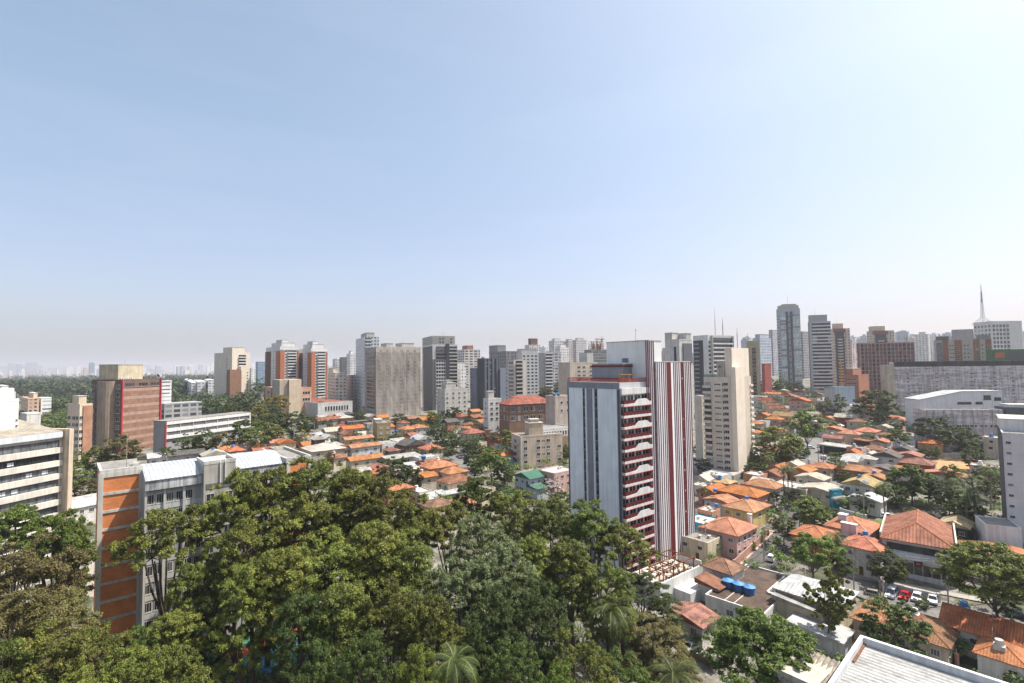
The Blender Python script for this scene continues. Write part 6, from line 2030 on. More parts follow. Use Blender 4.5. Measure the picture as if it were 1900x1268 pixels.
def metal_roof_hall():
 """near white corrugated roof at the bottom right, behind its parapet"""
 P = at(1597, 1180, 80)
 A = R_(47)
 z = P.z
 gz = g(P.x, P.y)
 o = empty('hall_building', 'near hall with white corrugated roof and parapet at the bottom right corner', 'building', (P.x, P.y, gz), R_(90) - A)
 h = z - gz
 # local: x away to the right, -x towards the camera; -y towards right-front. back corner at the origin
 L, W = 30.0, 46.0
 mb = MB(); mb.box(-L, -0.02, -W, -0.02, -5, h - 1.6, 0, False); link('wall', mb.mesh('wall', [WHITE]), o)
 mb = MB()
 mb.face([(-L, -W, h - 1.0), (-0.4, -W, h - 1.0), (-0.4, -0.4, h - 1.0), (-L, -0.4, h - 1.0)])
 link('roof', mb.mesh('roof', [tiles((0.46, 0.455, 0.44), 0.9, 0, 1.0, 0.35, 'white_roof_sheet', 0.85, 0.0, 0.2)]), o)
 mb = MB(); mb.box(-0.4, 0, -W, 0, h - 2.5, h); mb.box(-L, -0.4, -0.4, 0, h - 2.5, h)
 link('parapet', mb.mesh('parapet', [paint((0.60, 0.61, 0.62), 0.8, 0.2)]), o)
 mb = MB(); mb.box(-0.46, 0.06, -W, 0.06, h + 0.003, h + 0.12); mb.box(-L, -0.46, -0.46, 0.06, h + 0.003, h + 0.12)
 link('coping', mb.mesh('coping', [paint((0.68, 0.70, 0.72), 0.6, 0.1)]), o)
 mb = MB(); mb.box(-7, -0.42, -0.75, -0.42, h - 0.98, h - 0.8); link('gutter', mb.mesh('gutter', [paint((0.20, 0.09, 0.05), 0.9, 0.4)]), o)
 mb = MB(); mb.box(-L, -0.42, -19, -18.5, h - 0.98, h - 0.85); link('roof_seam', mb.mesh('roof_seam', [paint((0.72, 0.72, 0.70), 0.6, 0.2)]), o)
 for k in range(3):
  pot = link('plant_pot', None)
  bpy.data.objects.remove(pot)
 # corrugated shed in front left
 q = at(1560, 1229, 73)
 gq = g(q.x, q.y)
 s = empty('shed', 'beige corrugated shed roof beside the near white hall', 'shed', (q.x, q.y, gq), R_(90) - R_(52))
 hh = q.z - gq
 mb = MB()
 mb.box(-8, -0.3, 0.2, 5.2, -4, hh - 0.3, 0, False); link('wall', mb.mesh('wall', [paint((0.5, 0.45, 0.36), 0.9, 0.3)]), s)
 mb = MB()
 N = 32
 for k in range(N):
  y0, y1 = 5.5 * k / N, 5.5 * (k + 1) / N
  z0, z1 = 0.13 * math.sin(k * math.pi / 2), 0.13 * math.sin((k + 1) * math.pi / 2)
  mb.face([(-8.4, y0, hh - 1.2 + z0), (0, y0, hh + z0), (0, y1, hh + z1), (-8.4, y1, hh - 1.2 + z1)])
 mb.box(-8.4, 0, -0.02, 0.0, hh - 1.5, hh - 1.2)
 link('roof', mb.mesh('roof', [paint((0.33, 0.285, 0.23), 0.9, 0.5)]), s)
metal_roof_hall()

# teal block with the white letter C
def teal_block():
 b = Block('gatehouse', 'teal painted gatehouse block with a white letter C', 1546, 1539, 1563, 911, a=70, by=946, mat=paint((0.02, 0.24, 0.33), 0.8, 0.15), cat='small building', parapet=0.2)
 mb = MB()
 n, r0, r1 = 22, 0.55, 0.95
 pts = [(math.cos(t), math.sin(t)) for t in [R_(45) + (R_(270)) * k / n for k in range(n + 1)]]
 for k in range(n):
  (c0, s0), (c1, s1) = pts[k], pts[k + 1]
  x, z = b.wR * 0.52, b.h * 0.42
  A_, B_, C_, D_ = (x + r0 * c0, z + r0 * s0), (x + r1 * c0, z + r1 * s0), (x + r1 * c1, z + r1 * s1), (x + r0 * c1, z + r0 * s1)
  for P0, P1 in ((A_, B_), (B_, C_), (C_, D_), (D_, A_)):
   mb.face([(P0[0], -0.06, P0[1]), (P1[0], -0.06, P1[1]), (P1[0], 0.02, P1[1]), (P0[0], 0.02, P0[1])])
  mb.face([(A_[0], -0.06, A_[1]), (D_[0], -0.06, D_[1]), (C_[0], -0.06, C_[1]), (B_[0], -0.06, B_[1])])
 b.part('letter_c', mb, WHITE)
 mb = MB(); mb.box(-0.9, b.wR + 0.3, -1.6, 0.02, b.h * 0.60, b.h * 0.64)
 for k in range(9):
  x = -0.6 + k * (b.wR + 0.6) / 8
  mb.box(x, x + 0.28, -1.55, -0.05, b.h * 0.641, b.h * 0.68)
 b.part('awning', mb, paint((0.5, 0.47, 0.44), 0.8, 0.3))
teal_block()

# extras on roofs
def roofbox(px, py, hw, w, d, h, label, col=(0.68, 0.60, 0.58), a=50):
 c = gpt(px, py, hw)
 o = empty('chimney_block', label, 'roof block', c, R_(90) - R_(a))
 mb = MB(); mb.box(-w / 2, w / 2, -d / 2, d / 2, -2, h); link('block_wall', mb.mesh('block_wall', [paint(col, 0.9, 0.25)]), o)
 mb = MB(); mb.box(-w / 2 - 0.12, w / 2 + 0.12, -d / 2 - 0.12, d / 2 + 0.12, h + 0.003, h + 0.15); link('cap', mb.mesh('cap', [WHITE]), o)
roofbox(1565, 968, 7.2, 2.0, 2.0, 2.0, 'white cube-like chimney block on the clay roof of the pink house')
roofbox(1576, 987, 6.6, 1.4, 3.6, 2.2, 'pinkish long chimney block on the clay roof of the pink house', (0.60, 0.46, 0.46))
roofbox(1391, 960, 7.0, 1.0, 1.0, 0.9, 'little white chimney on the big orange hip roof')
def solar():
 c = gpt(1605, 897, 8.0)
 o = empty('solar_panel', 'dark solar panel tilted on the tan tile roof', 'solar panel', c, R_(40))
 mb = MB(); mb.box(-1.5, 1.5, -1.1, 1.1, 0.30, 0.36); p = link('panel', mb.mesh('panel', [glass((0.03, 0.035, 0.05), (0.03, 0.035, 0.05))]), o)
 p.rotation_euler = (R_(22), 0, 0)
 mb = MB(); mb.box(-1.56, -1.5, -1.16, 1.16, 0.27, 0.38); mb.box(1.5, 1.56, -1.16, 1.16, 0.27, 0.38); mb.box(-1.5, 1.5, -1.16, -1.1, 0.27, 0.38); mb.box(-1.5, 1.5, 1.1, 1.16, 0.27, 0.38)
 mb.box(-1.3, -1.2, 0.8, 0.9, -0.6, 0.27); mb.box(1.2, 1.3, 0.8, 0.9, -0.6, 0.27)
 f_ = link('panel_frame', mb.mesh('panel_frame', [WFRAME]), o); f_.rotation_euler = (R_(22), 0, 0)
solar()
for px, py, hw, r, lab in ((786, 853, 6.0, 1.1, 'blue tank on the white parapet roof left of the pale pink house'), (768, 853, 5.0, 1.0, 'pale tank'), (680, 820, 7.6, 0.6, 'small blue tank on the white walled row house'),
      (689, 843, 5.6, 0.6, 'small blue tank between the two lowest clay rows'), (729, 804, 6.5, 0.7, 'blue tank on the flat roof right of the olive block'), (735, 802, 6.5, 0.7, 'second blue tank right of the olive block, nearer the clay hips'),
      (1327, 913, 7.0, 0.7, 'blue tank on the plain orange roof near the striped tower'), (1329, 940, 6.0, 0.6, 'blue tank on the small salmon flat roof')):
 if lab == 'pale tank':
  continue
 tank(gpt(px, py, hw), r, r * 1.3, lab)

# garden and boundary walls following the ground
def gwall(p0, p1, h, t, mt, label, base=0.0):
 a, b_ = gpt(*p0), gpt(*p1)
 o = empty('boundary_wall', label, 'wall', (a.x, a.y, 0))
 n = max(1, int((b_ - a).length / 3))
 mb = MB()
 d = (Vector((b_.x, b_.y)) - Vector((a.x, a.y))).normalized()
 nn = Vector((-d.y, d.x)) * t / 2
 P = []
 for k in range(n + 1):
  p = a.lerp(b_, k / n)
  P.append((p.x - a.x, p.y - a.y, g(p.x, p.y)))
 for k in range(n):
  (x0, y0, z0), (x1, y1, z1) = P[k], P[k + 1]
  A_ = [(x0 + nn.x, y0 + nn.y), (x0 - nn.x, y0 - nn.y), (x1 - nn.x, y1 - nn.y), (x1 + nn.x, y1 + nn.y)]
  Z = [z0, z0, z1, z1]
  top = [(A_[i][0], A_[i][1], Z[i] + h) for i in range(4)]
  bot = [(A_[i][0], A_[i][1], Z[i] - 1) for i in range(4)]
  mb.face(top[::1]); mb.face([bot[1], bot[2], top[2], top[1]]); mb.face([bot[3], bot[0], top[0], top[3]])
  if k == 0: mb.face([bot[0], bot[1], top[1], top[0]])
  if k == n - 1: mb.face([bot[2], bot[3], top[3], top[2]])
 link('wall_panel', mb.mesh('wall_panel', [mt]), o)
 mb2 = MB()
 for (x, y, z) in (P[0], P[-1]):
  mb2 = MB(); mb2.box(x - t, x + t, y - t, y + t, z - 1, z + h + 0.15); link('pier', mb2.mesh('pier', [mt]), o)
gwall((1635, 1094), (1742, 1118), 1.9, 0.25, paint((0.55, 0.53, 0.51), 0.9, 0.25), 'white boundary wall with brown piers behind the parked cars')
gwall((1382, 882), (1452, 912), 2.6, 0.3, paint((0.28, 0.28, 0.32), 0.9, 0.5), 'long stained grey wall running from the beige tower to the palms')
gwall((1330, 905), (1368, 913), 3.4, 0.3, paint((0.50, 0.44, 0.40), 0.9, 0.55), 'old stained cream wall at the foot of the beige tower')
gwall((1362, 1056), (1425, 995), 2.2, 0.25, paint((0.45, 0.26, 0.21), 0.9, 0.25), 'pinkish brown wall along the pink hip roofed house')
gwall((1560, 955), (1607, 968), 2.0, 0.25, WHITE, 'white gate wall below the teal block')
gwall((1735, 850), (1880, 850), 2.2, 0.2, paint((0.42, 0.40, 0.38), 0.9, 0.3), 'grey concrete fence along the far side of the dirt lot')
gwall((1770, 1020), (1900, 1046), 3.0, 0.4, paint((0.22, 0.20, 0.17), 0.95, 0.4), 'rough stone retaining wall under the right edge apartment block')
gwall((1265, 1215), (1330, 1240), 1.2, 0.2, paint((0.35, 0.22, 0.17), 0.9, 0.3), 'low brown wall along the driveway at the grove edge')
gwall((1480, 945), (1545, 925), 2.4, 0.25, paint((0.40, 0.41, 0.43), 0.9, 0.4), 'grey wall running behind the bright round tree')
gwall((1420, 870), (1480, 872), 1.8, 0.25, paint((0.3, 0.28, 0.26), 0.9, 0.4), 'dark garden wall under the big olive tree')
gwall((1770, 1168), (1776, 1235), 2.0, 0.25, paint((0.55, 0.30, 0.22), 0.9, 0.3), 'reddish yard wall between the two bottom right clay roofs')
# ------------------------------------------------------------------ trees
def leaf_mat(name, ramp, trans=0.25):
 mt, nt, bs = _nt(name)
 at_ = nt.nodes.new('ShaderNodeAttribute')
 at_.attribute_name = 'tone'
 oi = nt.nodes.new('ShaderNodeObjectInfo')
 v = _mathn(nt, 'ADD', _mathn(nt, 'MULTIPLY', at_.outputs['Fac'], 0.8), _mathn(nt, 'MULTIPLY', oi.outputs['Random'], 0.2))
 rp = nt.nodes.new('ShaderNodeValToRGB')
 e = rp.color_ramp.elements
 e[0].position, e[0].color = 0.1, (*ramp[0], 1)
 e[1].position, e[1].color = 0.95, (*ramp[2], 1)
 m_ = e.new(0.5); m_.color = (*ramp[1], 1)
 nt.links.new(v, rp.inputs['Fac'])
 hs = nt.nodes.new('ShaderNodeHueSaturation')
 nt.links.new(rp.outputs['Color'], hs.inputs['Color'])
 nt.links.new(_mathn(nt, 'ADD', _mathn(nt, 'MULTIPLY', oi.outputs['Random'], 0.036), 0.478), hs.inputs['Hue'])
 nt.links.new(_mathn(nt, 'ADD', _mathn(nt, 'MULTIPLY', _mathn(nt, 'FRACT', _mathn(nt, 'MULTIPLY', oi.outputs['Random'], 7.3)), 0.55), 0.72), hs.inputs['Value'])
 nt.links.new(hs.outputs['Color'], bs.inputs['Base Color'])
 bs.inputs['Roughness'].default_value = 0.55
 bs.inputs['Specular IOR Level'].default_value = 0.25
 tl = nt.nodes.new('ShaderNodeBsdfTranslucent')
 nt.links.new(hs.outputs['Color'], tl.inputs['Color'])
 mx = nt.nodes.new('ShaderNodeMixShader')
 mx.inputs[0].default_value = trans
 nt.links.new(bs.outputs[0], mx.inputs[1])
 nt.links.new(tl.outputs[0], mx.inputs[2])
 nt.links.new(mx.outputs[0], nt.nodes['Material Output'].inputs['Surface'])
 return mt
LEAF = {
 'olive': leaf_mat('olive_leaves', [(0.052, 0.064, 0.013), (0.132, 0.156, 0.028), (0.29, 0.30, 0.062)]),
 'green': leaf_mat('green_leaves', [(0.040, 0.067, 0.013), (0.090, 0.136, 0.023), (0.184, 0.241, 0.046)]),
 'bright': leaf_mat('bright_leaves', [(0.06, 0.09, 0.016), (0.12, 0.17, 0.03), (0.22, 0.27, 0.06)]),
 'dark': leaf_mat('dark_leaves', [(0.028, 0.048, 0.013), (0.056, 0.087, 0.020), (0.126, 0.161, 0.042)]),
 'grey': leaf_mat('grey_green_leaves', [(0.050, 0.066, 0.026), (0.110, 0.138, 0.055), (0.242, 0.264, 0.121)]),
 'brown': leaf_mat('brownish_leaves', [(0.066, 0.061, 0.022), (0.132, 0.116, 0.039), (0.209, 0.182, 0.066)]),
 'yellow': leaf_mat('yellow_leaves', [(0.08, 0.095, 0.012), (0.20, 0.20, 0.018), (0.38, 0.30, 0.03)]),
 'blossom': leaf_mat('blossom', [(0.40, 0.33, 0.31), (0.56, 0.48, 0.45), (0.70, 0.63, 0.58)]),
 'palm': leaf_mat('palm_leaves', [(0.025, 0.045, 0.012), (0.06, 0.088, 0.02), (0.17, 0.195, 0.06)]),
 'park': leaf_mat('park_leaves', [(0.021, 0.037, 0.011), (0.034, 0.053, 0.015), (0.063, 0.083, 0.023)], 0.1),
}
BARK = paint((0.105, 0.08, 0.06), 0.95, 0.4, 'bark')
BARK2 = paint((0.22, 0.19, 0.155), 0.95, 0.4, 'pale_bark')

def leaf_mesh(name, C, RC, n, size, flat, seed, mat_, up=0.5, low=-0.25, aspect=0.5, tufts=6):
 """leaves as many small faces on the upper shells of clumps; C centres, RC clump radii"""
 r = np.random.default_rng(seed)
 C = np.asarray(C); RC = np.asarray(RC)
 w = RC ** 2
 cnt = np.maximum(3, (n * w / w.sum()).astype(int))
 if tufts:
  td = r.normal(size=(len(C), tufts, 3)); td /= np.linalg.norm(td, axis=2)[:, :, None]
  td[:, :, 2] = np.abs(td[:, :, 2]) - 0.25
  tr_ = r.uniform(0.25, 0.45, (len(C), tufts))
  TC = (C[:, None, :] + td * RC[:, None, None] * r.uniform(0.55, 1.0, (len(C), tufts, 1)) * np.array([1, 1, flat])).reshape(-1, 3)
  C, RC = TC, (RC[:, None] * tr_).reshape(-1)
  cnt = np.maximum(3, (n * RC ** 2 / (RC ** 2).sum()).astype(int))
 idx = np.repeat(np.arange(len(C)), cnt)
 N = len(idx)
 d = r.normal(size=(N, 3)); d /= np.linalg.norm(d, axis=1)[:, None]
 d[:, 2] = np.where(d[:, 2] < low, -d[:, 2], d[:, 2])
 rad = RC[idx] * np.abs(r.normal(0.75, 0.32, N))
 P = C[idx] + d * rad[:, None] * np.array([1, 1, 0.75 if tufts else flat])
 nrm = d * 0.7 + np.array([0, 0, up]) + r.normal(size=(N, 3)) * 0.42
 nrm /= np.linalg.norm(nrm, axis=1)[:, None]
 t = np.cross(nrm, r.normal(size=(N, 3))); t /= np.linalg.norm(t, axis=1)[:, None]
 b = np.cross(nrm, t)
 s = size * (0.6 + 0.8 * r.random(N))[:, None]
 a, c = t * s, b * s * aspect
 V = np.stack([P - a, P - c * 0.9, P + a, P + c * 0.9], axis=1).reshape(-1, 3)
 tone = np.clip(0.5 * r.random(len(C))[idx] + 0.5 * r.random(N), 0, 1)
 me = bpy.data.meshes.new(name)
 me.vertices.add(4 * N); me.loops.add(4 * N); me.polygons.add(N)
 me.vertices.foreach_set('co', V.astype(np.float32).ravel())
 me.loops.foreach_set('vertex_index', np.arange(4 * N, dtype=np.int32))
 me.polygons.foreach_set('loop_start', np.arange(0, 4 * N, 4, dtype=np.int32))
 me.polygons.foreach_set('loop_total', np.full(N, 4, dtype=np.int32))
 at_ = me.attributes.new('tone', 'FLOAT', 'POINT')
 at_.data.foreach_set('value', np.repeat(tone, 4).astype(np.float32))
 me.materials.append(mat_)
 me.update(); me.validate()
 return me

def make_tree(seed, Ht, Rc, style, col, nleaf, lsize):
 """returns trunk mesh and crown mesh; base at origin"""
 r = random.Random(seed)
 C, RC = [], []
 if style == 'umbrella':       # tall trunk, layered pads, airy
  c0, cv, nc, fl = Ht * 0.74, Ht * 0.24, 58, 0.55
 elif style == 'tall':         # deep crown of the grove trees
  c0, cv, nc, fl = Ht * 0.66, Ht * 0.33, 80, 0.62
 elif style == 'round':
  c0, cv, nc, fl = Ht * 0.55, Ht * 0.42, 60, 0.8
 elif style == 'layer':        # flat layered plates
  c0, cv, nc, fl = Ht * 0.72, Ht * 0.25, 40, 0.30
 elif style == 'bush':
  c0, cv, nc, fl = Ht * 0.45, Ht * 0.45, 34, 0.85
 elif style == 'airy':
  c0, cv, nc, fl = Ht * 0.62, Ht * 0.36, 60, 0.9
 elif style == 'dome':         # wide feathery dome
  c0, cv, nc, fl = Ht * 0.62, Ht * 0.36, 90, 0.45
 lob = [(r.uniform(0, 6.28), r.uniform(0.75, 1.12)) for _ in range(5)]
 for _ in range(nc * 30):
  if len(C) >= nc:
   break
  d = Vector((r.gauss(0, 1), r.gauss(0, 1), r.gauss(0, 1))).normalized()
  if style in ('umbrella', 'dome') and d.z < -0.15:
   continue
  if style == 'tall' and d.z < -0.6:
   continue
  rad = r.uniform(0.30, 1.0) ** (0.45 if style != 'airy' else 0.7)
  ang = math.atan2(d.y, d.x)
  lf = 1.0
  for a0, k in lob:
   lf += (k - 1) * max(0, math.cos(ang - a0)) * 1.1
  p = Vector((d.x * Rc * rad * lf, d.y * Rc * rad * lf, c0 + d.z * cv * rad))
  rc = Rc * r.uniform(0.15, 0.29) * (0.85 if style in ('umbrella', 'airy') else 1.0)
  if style == 'airy':
   rc *= 0.75
  if any((p - q).length < 0.60 * (rc + s) * 0.8 for q, s in zip(C, RC)):
   continue
  C.append(p); RC.append(rc)
 crown = leaf_mesh('crown', [tuple(c) for c in C], RC, nleaf, lsize, fl, seed, LEAF[col])
 # trunk and limbs
 mb = MB()
 rt = max(0.14, Ht * 0.016)
 fork = Vector((r.uniform(-0.4, 0.4), r.uniform(-0.4, 0.4), Ht * (0.42 if style in ('umbrella', 'tall') else 0.30)))
 midp = fork * 0.5 + Vector((r.uniform(-0.3, 0.3), r.uniform(-0.3, 0.3), 0))
 mb.tube((0, 0, -1.0), midp, rt * 1.25, rt, 8, 0, False)
 mb.tube(midp, fork, rt, rt * 0.85, 8, 0, False)
 hubs = []
 nh = 5 if len(C) < 50 else 7
 for k in range(nh):
  a = 2 * math.pi * k / nh + r.uniform(-0.4, 0.4)
  hubs.append(Vector((math.cos(a) * Rc * r.uniform(0.3, 0.55), math.sin(a) * Rc * r.uniform(0.3, 0.55), c0 + r.uniform(-0.25, 0.25) * cv)))
 hubs.append(Vector((0, 0, c0 + cv * 0.3)))
 for h in hubs:
  md = fork.lerp(h, 0.5) + Vector((0, 0, -0.10 * (h - fork).length))
  mb.tube(fork, md, rt * 0.55, rt * 0.40, 6, 0, False)
  mb.tube(md, h, rt * 0.40, rt * 0.26, 6, 0, False)
 for c in C:
  h = min(hubs, key=lambda q: (q - c).length)
  md = h.lerp(c, 0.5) + Vector((r.uniform(-0.3, 0.3), r.uniform(-0.3, 0.3), -0.08 * (c - h).length))
  mb.tube(h, md, rt * 0.2, rt * 0.13, 4, 0, False)
  mb.tube(md, c, rt * 0.13, rt * 0.05, 4, 0, False)
 return mb.mesh('trunk', [BARK]), crown

PROTO = {}
def proto(style, col, k, big):
 key = (style, col, k, big)
 if key not in PROTO:
  if big:
   PROTO[key] = make_tree(hash_(key), 30.0, 8.5, style, col, 60000, 0.185)
  elif style == 'dome':
   PROTO[key] = make_tree(hash_(key), 10.0, 4.5, style, col, 60000, 0.125)
  else:
   PROTO[key] = make_tree(hash_(key), 10.0, 4.5, style, col, 24000, 0.19)
 return PROTO[key]
def hash_(k):
 return sum(ord(c) * (i + 3) for i, c in enumerate(str(k))) % 99991

def tree(x, y, Ht, Rc, style, col, label, k=0, big=False, group=None, name='tree', z=None):
 tr, cr = proto(style, col, k, big)
 h0, r0 = (30.0, 8.5) if big else (10.0, 4.5)
 o = empty(name, label, 'tree', (x, y, g(x, y) if z is None else z), rnd.uniform(0, 6.28), group)
 o.scale = (Rc / r0, Rc / r0, Ht / h0)
 link('trunk', tr, o)
 link('crown', cr, o)
 return o

# the grove: crown top pixel, depth, crown radius in photo pixels, kind
GROVE = [
 # left edge
 (30, 935, 88, 78, 'umbrella', 'green'), (110, 945, 84, 70, 'umbrella', 'green'), (138, 962, 92, 36, 'tall', 'olive'), (50, 1005, 74, 95, 'tall', 'brown'),
 (105, 1100, 72, 68, 'tall', 'brown'), (20, 1090, 66, 95, 'tall', 'brown'), (180, 1158, 70, 68, 'tall', 'olive'), (90, 1165, 60, 95, 'tall', 'olive'),
 (5, 1180, 56, 80, 'tall', 'green'), (170, 1225, 60, 70, 'tall', 'olive'), (240, 1200, 64, 70, 'tall', 'olive'), (262, 1160, 76, 48, 'tall', 'green'),
 # in front of the brick building
 (312, 925, 86, 72, 'umbrella', 'olive'), (352, 1045, 82, 52, 'tall', 'olive'), (320, 1130, 74, 60, 'tall', 'olive'),
 (440, 870, 94, 62, 'umbrella', 'olive'), (500, 856, 98, 78, 'umbrella', 'olive'), (408, 985, 86, 50, 'tall', 'olive'), (470, 955, 84, 75, 'tall', 'olive'),
 (580, 850, 100, 85, 'tall', 'olive'), (655, 862, 100, 80, 'tall', 'olive'), (560, 915, 90, 82, 'tall', 'olive'), (700, 885, 96, 75, 'tall', 'olive'),
 (520, 1010, 78, 80, 'tall', 'olive'), (610, 985, 82, 82, 'tall', 'olive'), (450, 1050, 74, 58, 'tall', 'olive'), (690, 960, 84, 78, 'tall', 'olive'),
 (770, 915, 100, 62, 'umbrella', 'olive'), (755, 990, 84, 72, 'tall', 'olive'), (640, 1075, 72, 80, 'tall', 'olive'), (720, 1080, 70, 72, 'tall', 'olive'),
 (560, 1100, 70, 62, 'tall', 'dark'), (800, 1100, 66, 70, 'tall', 'olive'), (680, 1170, 58, 62, 'tall', 'dark'), (600, 1195, 60, 58, 'tall', 'dark'), (330, 1195, 62, 62, 'tall', 'olive'), (390, 1120, 78, 42, 'tall', 'dark'),
 # middle and right
 (835, 930, 104, 55, 'umbrella', 'olive'), (890, 885, 118, 55, 'umbrella', 'green'), (960, 905, 114, 62, 'tall', 'olive'), (1020, 928, 106, 60, 'tall', 'olive'),
 (885, 950, 94, 66, 'tall', 'grey'), (850, 1030, 80, 72, 'tall', 'grey'), (930, 1000, 86, 66, 'tall', 'grey'), (985, 990, 92, 55, 'tall', 'olive'),
 (1095, 925, 102, 62, 'umbrella', 'green'), (1150, 965, 100, 58, 'umbrella', 'olive'), (1060, 1000, 90, 62, 'tall', 'olive'), (1125, 1040, 86, 60, 'tall', 'olive'),
 (1190, 1060, 104, 52, 'round', 'dark'), (1230, 1105, 98, 40, 'round', 'dark'), (1000, 1080, 74, 62, 'tall', 'dark'), (920, 1100, 70, 65, 'tall', 'dark'),
 (1210, 1130, 84, 68, 'round', 'brown'), (1160, 1190, 72, 66, 'round', 'green'), (1255, 1185, 76, 48, 'round', 'brown'), (1080, 1140, 68, 55, 'round', 'olive'),
 (960, 1185, 60, 62, 'tall', 'dark'), (880, 1170, 62, 46, 'tall', 'dark'), (1040, 1210, 58, 60, 'round', 'green'), (1110, 1235, 58, 60, 'round', 'olive'), (770, 1200, 54, 55, 'tall', 'olive'), (545, 1258, 56, 50, 'tall', 'dark'),
]
COLN = {'olive': 'olive green', 'green': 'fresh green', 'grey': 'greyish green', 'dark': 'dark green', 'brown': 'brownish olive', 'bright': 'bright green'}
def grove_label(px, py, style, col):
 sh = {'umbrella': 'umbrella crowned', 'tall': 'deep crowned', 'round': 'rounded'}[style]
 if px < 200: zone = 'in the grove below the left edge office' if py < 1100 else 'at the bottom left of the grove'
 elif px < 420: zone = 'in the grove in front of the orange brick end wall' if py < 1100 else 'in the grove left of the sports court'
 elif px < 820: zone = ('in the grove crest before the clay row houses' if py < 940 else 'in the middle of the grove') if py < 1070 else 'in the low front of the grove by the sports court'
 else: zone = ('in the grove against the striped tower' if px > 1040 else 'in the grove left of the striped tower') if py < 1070 else 'in the shaded right front of the grove'
 return f'{COLN[col]} {sh} tree {zone}'
for i, (px, py, Y, rp, style, col) in enumerate(GROVE):
 p = at(px, py, Y)
 z0 = g(p.x, p.y)
 Rc = rp * Y / FPX
 lab = grove_label(px, py, style, col)
 tree(p.x, p.y, (p.z - z0) * 1.0, Rc, style, col, lab, i % 3 if style == 'tall' and col == 'olive' else i % 2, True, 'trees of the dense grove')

# undergrowth on the grove floor
def undergrowth():
 r = np.random.default_rng(5)
 C = []
 while len(C) < 420:
  px, py = r.uniform(-60, 1275), r.uniform(1140, 1420)
  if 380 < px < 640 and 1120 < py < 1262: continue
  if px > 1200 and py < 1200: continue
  c = gpt(px, py)
  C.append((c.x, c.y, c.z + r.uniform(0, 1.6)))
 for k in range(160):
  a, b_ = r.uniform(-75, 40), r.uniform(100, 128)
  if a > 14 or (-75 < a < -40 and b_ < 128): continue
  C.append((a, b_, g(a, b_) + r.uniform(0, 2)))
 me = leaf_mesh('undergrowth', C, r.uniform(1.2, 2.8, len(C)), 42000, 0.3, 0.7, 6, LEAF['dark'], tufts=0)
 o = link('undergrowth', me)
 tag(o, 'dark shrubs and undergrowth on the shaded grove floor', 'undergrowth', kind='stuff')
undergrowth()

# city trees: crown centre pixel, crown radius in pixels
def ctree(px, py, rp, style, col, label, tall=1.0, name='tree', k=0, group=None):
 hc = 6.0
 for _ in range(3):
  c = gpt(px, py, hc)
  Rc = rp * c.y / FPX
  Ht = (2.1 if style in ('round', 'bush') else 2.3) * Rc * tall
  hc = Ht * (0.45 if style == 'bush' else 0.62)
 return tree(c.x, c.y, Ht, Rc, style, col, label, k, False, group, name)
T = ctree
T(140, 852, 22, 'round', 'bright', 'bright round tree left of the brown banded tower, farther one', k=1)
T(176, 852, 27, 'round', 'green', 'bigger round green tree at the foot of the brown banded tower')
T(226, 836, 38, 'round', 'brown', 'brownish half bare round tree in front of the brown banded tower')
T(141, 894, 30, 'layer', 'bright', 'bright flat crowned tree right of the office fin wall')
T(166, 908, 26, 'round', 'brown', 'brownish tree just left of the brick end wall')
T(310, 846, 17, 'bush', 'dark', 'small dark shrub before the white tin roof by the metal roof')
T(325, 773, 18, 'round', 'dark', 'round dark tree behind the white slab left end')
for k, (px, py, rp, col, lab) in enumerate(((322, 818, 20, 'green', 'palmlike ragged tree at the left end of the white slab'), (352, 822, 22, 'bright', 'second street tree along the white slab, bright topped'), (384, 818, 24, 'green', 'third street tree along the white slab'), (414, 818, 22, 'brown', 'fourth street tree along the white slab, brownish'), (440, 815, 20, 'green', 'fifth street tree along the white slab'))):
 T(px, py, rp, 'round', col, lab, k=k % 2)
T(427, 764, 20, 'round', 'green', 'tree at the foot of the cream tower, right side')
T(445, 760, 14, 'round', 'dark', 'dark small tree under the cream tower')
T(478, 772, 24, 'round', 'yellow', 'yellowish flowering tree left in the avenue cluster')
T(505, 768, 22, 'round', 'dark', 'dark tree in the middle of the avenue cluster')
T(515, 757, 22, 'layer', 'yellow', 'broad yellow green crown below the peach commercial block')
T(500, 788, 26, 'round', 'dark', 'dark dense tree at the near side of the avenue cluster')
T(542, 785, 26, 'round', 'dark', 'tall dark tree in front of the grey wall of the hall')
T(572, 785, 18, 'round', 'dark', 'dark tree at the right end of the avenue cluster')
T(455, 803, 28, 'layer', 'green', 'flat topped tree left of the bright avenue tree')
T(505, 802, 22, 'round', 'olive', 'olive tree with pale trunk on the avenue')
T(475, 816, 22, 'layer', 'bright', 'brightest flat crowned tree near the brick wing')
T(498, 820, 11, 'bush', 'yellow', 'small yellow green bush right of the brightest avenue tree')
T(566, 800, 12, 'bush', 'yellow', 'golden small tree by the utility poles')
T(556, 816, 15, 'round', 'brown', 'brown bare tree behind the brick wing roof')
T(615, 850, 14, 'airy', 'brown', 'nearly bare shrub against the warehouse wall')
T(632, 852, 10, 'bush', 'green', 'small conifer like shrub beside the warehouse')
T(713, 846, 9, 'bush', 'brown', 'reddish brown bush at the end of the lowest clay row')
T(728, 872, 30, 'round', 'dark', 'dark round tree right of the lowest clay row')
T(760, 885, 22, 'round', 'dark', 'dark tree between the grove and the pale pink house')
T(740, 778, 14, 'round', 'dark', 'dark tree left at the foot of the netted tower')
T(762, 786, 9, 'bush', 'dark', 'dark shrub at the foot of the netted tower')
T(668, 772, 12, 'round', 'green', 'small tree left of the netted tower')
T(802, 778, 18, 'round', 'bright', 'bright dome tree right of the netted tower')
T(787, 789, 10, 'bush', 'bright', 'small bright shrub below the bright dome tree')
T(843, 766, 14, 'round', 'dark', 'dark tree before the off white six storey block')
